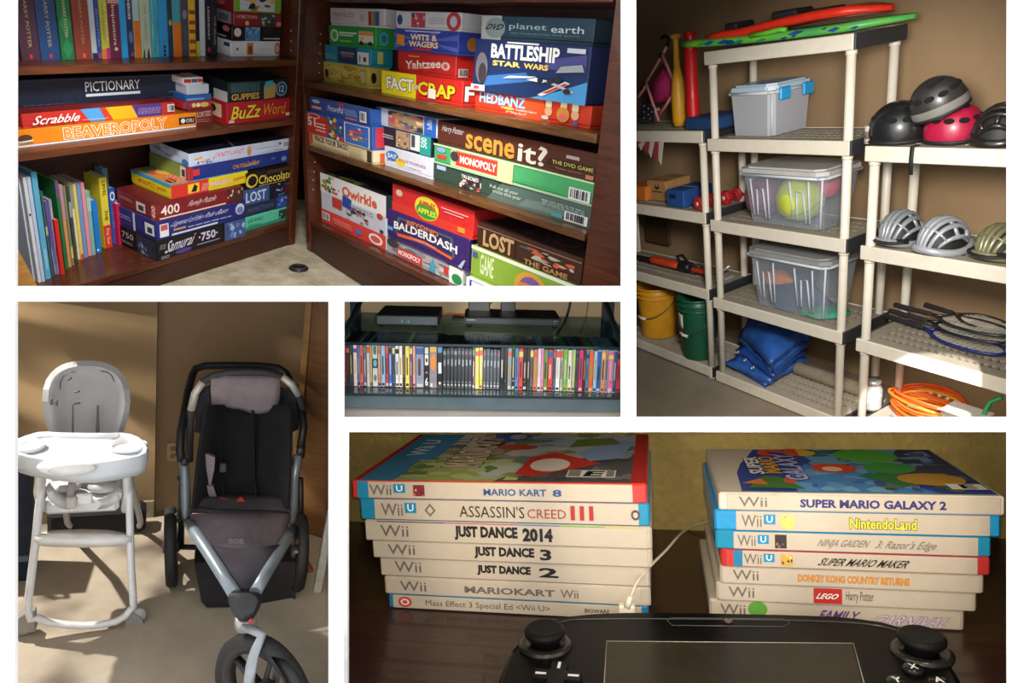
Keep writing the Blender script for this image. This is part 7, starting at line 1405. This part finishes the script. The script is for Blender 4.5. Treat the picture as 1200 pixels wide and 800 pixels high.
gcase((843, 577, 1181, 582, 1176, 605, 841.5, 597), z, .0, 'white game case with space adventure cover, topmost of its stack', '#cfc6b8', (.03, .985, SP), [wii(.075), ('t', .3, .26, .805, .72, 'SUPER MARIO GALAXY 2', '#2c2a66', {'b': .07, 'ol': '#8a88b8', 'ow': .03})],
      cover=[('r', .05, .03, .985, .97, '#3a4f9a'), ('p', [(.02, .02), (.09, .02), (.1, .4), (.13, .6), (.18, .8), (.22, .98), (.02, .98)], '#cfc6b8'), ('p', [(.3, .03), (.8, .03), (.6, .4), (.4, .6), (.28, .3)], '#4f8fd0'), ('p', [(.45, .6), (.6, .4), (.75, .5), (.9, .97), (.4, .97)], '#6aa6c8'), ('p', [(.7, .5), (.985, .2), (.985, .97), (.85, .97)], '#4a4a62'),
             ('blobs', .3, .04, .75, .5, ['#3f74b8', '#6aa0d8', '#5a8ac8', '#7fb4d8'], 30, 31), ('blobs', .42, .5, .95, .95, ['#5a78a8', '#7a94b8', '#4a6a6a', '#8aa0a0', '#4a4a6a'], 34, 32), ('blobs', .6, .04, .96, .4, ['#4a5a4a', '#6a6a4a', '#4a5a8a', '#5a7a6a'], 22, 33), ('e', .68, .78, .13, .17, '#5fae48'), ('e', .72, .5, .1, .12, '#4a9a4a'), ('p', [(.56, .32), (.66, .4), (.8, .24), (.7, .12)], '#3f7a4a'), ('e', .5, .48, .09, .1, '#d84a34'), ('e', .49, .46, .04, .05, '#e8c8a8'), ('e', .82, .26, .12, .12, '#c0923f'), ('e', .41, .84, .07, .08, '#e8c23a'), ('p', [(.12, .06), (.2, .3), (.26, .28), (.33, .05)], '#4a7a3a'), ('p', [(.1, .14), (.18, .24), (.2, .12)], '#d87a3a'), ('e', .29, .2, .025, .05, '#e05a3a'),
             ('t', .15, .33, .21, .72, 'SUPER', '#efe8e0', {'rot': 90, 'b': .06, 'ol': '#3a3a5a'}), ('t', .21, .34, .28, .72, 'MARIO', '#e0a03a', {'rot': 90, 'b': .06, 'ol': '#3a6a3a'}), ('t', .28, .2, .37, .78, 'GALAXY', '#b8b4e0', {'rot': 90, 'b': .06, 'ol': '#2c2a5a'}), ('t', .22, .74, .4, .92, '2', '#e0502c', {'rot': 90, 'b': .1}),
             ('r', .84, .05, .96, .15, '#e4e0d8'), ('t', .88, .065, .93, .14, 'E', '#1a1816', {'b': .08})])
# charging cable with its plug
mm = MB()
def cat(P, n=6):
    P = [Vector(p) for p in P]; S = []
    for i in range(len(P) - 1):
        p0, p1, p2_, p3_ = P[max(i - 1, 0)], P[i], P[i + 1], P[min(i + 2, len(P) - 1)]
        for k in range(n):
            u = k / n; S.append(.5 * ((2 * p1) + (p2_ - p0) * u + (2 * p0 - 5 * p1 + 4 * p2_ - p3_) * u * u + (3 * p1 - p0 - 3 * p2_ + p3_) * u ** 3))
    return S + [P[-1]]
yc = -.12
tc_ = thing('charging_cable', D5, D5.F(735, 715, yc), 'white charging cable rising from the controller past the left stack', 'cable'); O = D5.F(735, 715, yc)
P = lambda px, py, y: D5.F(px, py, y) - O
mm = MB(); mm.tube(cat([P(737, 705, yc), P(741, 694, yc), P(748, 680, -.06), P(764, 661, .1), P(781, 644, .35), P(793, 630, .6), P(803, 621, .9), P(818, 614, 1.2), P(835, 610, 1.4)]), .0095, 8); obj('cord', mm, mat('#cfc4b4', .5), parent=tc_)
mm = MB(); a = P(725, 717, yc); b = P(744, 710, yc); mm.box(a.x, b.x, a.y - .01, a.y + .05, a.z - .02, b.z + .0, 0, .008); obj('plug', mm, mat('#e4dccc', .4), parent=tc_)
mm = MB(); mm.tube([P(735, 711, yc), P(737, 704, yc), P(739, 698, yc)], [.026, .02, .013], 8); obj('strain_relief', mm, mat('#e4dccc', .4), parent=tc_)
# handheld controller
ZP = .17
def pad():
    O = D5.H(850, 790, 0); t = thing('game_controller', D5, O, 'black handheld game controller with wide screen and two sticks', 'game controller')
    H = lambda px, py, z=ZP: D5.H(px, py, z) - O
    BLK = mat('#060606', .4); BLK.node_tree.nodes['Principled BSDF'].inputs['Specular IOR Level'].default_value = .25
    out = [(574, 838), (577, 815), (583, 795), (590, 778), (598, 763), (608, 750), (622, 739), (640, 730), (662, 724.5), (690, 721.5), (730, 720), (780, 720), (850, 721), (920, 722.5), (980, 724.5), (1010, 727), (1038, 731), (1060, 737), (1080, 746), (1098, 759), (1114, 776), (1126, 794), (1135, 815), (1140, 840), (1145, 900), (570, 900)]
    P0 = [H(p[0], p[1] - 3.5) for p in out]; c = sum(P0, Vector()) / len(P0)
    def inset(k, z): return [Vector((c.x + (p.x - c.x) * k, c.y + (p.y - c.y) * k, z)) for p in P0]
    rows = [inset(.965, .0), inset(.995, .04), inset(1.0, ZP * .6), inset(.995, ZP - .03), inset(.985, ZP - .008), inset(.965, ZP)]
    m = MB(); m.sheet(rows, None, 0, True, wrap=True); m.add(rows[-1], [list(range(len(P0)))]); m.add(rows[0], [list(range(len(P0)))]); obj('body', m, BLK, parent=t)
    # raised seam along the top edge
    m = MB(); m.tube(cat([H(600, 762, ZP), H(624, 742, ZP), H(660, 728, ZP), H(700, 725, ZP), H(850, 725.5, ZP), H(990, 729, ZP), H(1050, 738, ZP), H(1090, 760, ZP)]), .006, 6); obj('edge_seam', m, mat('#2b2b2c', .3), parent=t)
    m = MB(); m.slab([H(704, 746.5, ZP + .002), H(1004, 749, ZP + .002), H(1032, 840, ZP + .002), H(698, 840, ZP + .002)], (0, 0, .006)); obj('screen_bezel', m, mat('#0b0b0a', .4), parent=t)
    m = MB(); m.slab([H(712, 752, ZP + .009), H(998, 754.5, ZP + .009), H(1022, 840, ZP + .009), H(707, 840, ZP + .009)], (0, 0, .003)); obj('screen', m, mat('#2f2920', .3, amt=.1), parent=t)  # grey-brown reflection put into the screen colour
    m = MB(); m.tube([H(711, 751, ZP + .012), H(1000, 753.5, ZP + .012)], .003, 5); m.tube([H(711, 751, ZP + .012), H(706, 835, ZP + .012)], .003, 5); m.tube([H(1000, 753.5, ZP + .012), H(1022, 835, ZP + .012)], .003, 5); obj('screen_frame', m, mat('#a09a90', .3), parent=t)
    m = MB(); a = [H(782, 727, ZP), H(786, 723.5, ZP), H(918, 725, ZP), H(926, 729.5, ZP), H(918, 734, ZP), H(788, 732.5, ZP)]; m.tube(a, .003, 5, closed=True); obj('camera_bar', m, mat('#4a4a48', .3), parent=t)
    m = MB(); q = H(853, 728, ZP); m.lathe([(.028, 0), (.03, .008), (.02, .01), (0, .006)], 16, 0, q); obj('camera_lens', m, mat('#3a3236', .1, coat=.5), parent=t)
    def stick(px, py, s):
        q = H(px, py, ZP)
        m = MB(); m.lathe([(.165 * s, -.01), (.17 * s, .012), (.13 * s, .03), (.115 * s, .01), (0, .008)], 28, 0, q); ring = obj('stick_ring', m, mat('#2a2a27', .25, metal=.4), parent=t)
        m = MB(); m.lathe([(.09 * s, .0), (.085 * s, .035), (.11 * s, .055), (.128 * s, .075), (.13 * s, .095), (.11 * s, .112), (.09 * s, .108), (0, .112)], 28, 0, q); obj('stick_cap', m, mat('#0f0f0f', .5), parent=t)
    stick(639, 756, .95); stick(1080, 765, .95)
    # cross pad
    q = H(653, 796, ZP); m = MB(); a, b = .045, .13
    cr = [(-a, -b), (a, -b), (a, -a), (b, -a), (b, a), (a, a), (a, b), (-a, b), (-a, a), (-b, a), (-b, -a), (-a, -a)]
    m.slab([q + Vector((x, y, .0)) for x, y in cr], (0, 0, .03)); obj('cross_pad', m, mat('#161616', .45), parent=t)
    m = MB()
    for (x, y, w_, h_) in ((0, .09, .008, .03), (-.09, 0, .03, .008), (.09, 0, .03, .008)):
        k = MB(); k.box(q.x + x - w_, q.x + x + w_, q.y + y - h_, q.y + y + h_, q.z + .03, q.z + .033); obj('direction_mark', k, '#d8d8d4', parent=t)
    for (px, py, s) in ((1070, 787, 'X'), (1051, 803, 'Y'), (1100, 803, 'A')):
        q = H(px, py, ZP); m = MB(); m.lathe([(.052, 0), (.052, .02), (.044, .03), (0, .031)], 20, 0, q); bt = obj('button', m, mat('#1c1b1a', .25, coat=.3), parent=t)
        vs, fs, bb = text_mesh(s, .03); k = MB(); k.add([(q.x + ((x - bb[0]) / (bb[2] - bb[0]) - .5) * .045, q.y + ((y - bb[1]) / (bb[3] - bb[1]) - .5) * .05, q.z + .033) for x, y in vs], fs); obj('button_letter', k, '#d8d4cc', parent=t)
pad()
for k in ('#060606', '#0b0b0a', '#0f0f0f', '#161616', '#2f2920', '#1c1b1a'):
    for key, m in MATS.items():
        if key[0] == k: m.node_tree.nodes['Principled BSDF'].inputs['Specular IOR Level'].default_value = .12
# ------------------------------------------------------------------ tidy
for o in list(bpy.data.objects):
    for k in ('_M', '_c'):
        if k in o: del o[k]
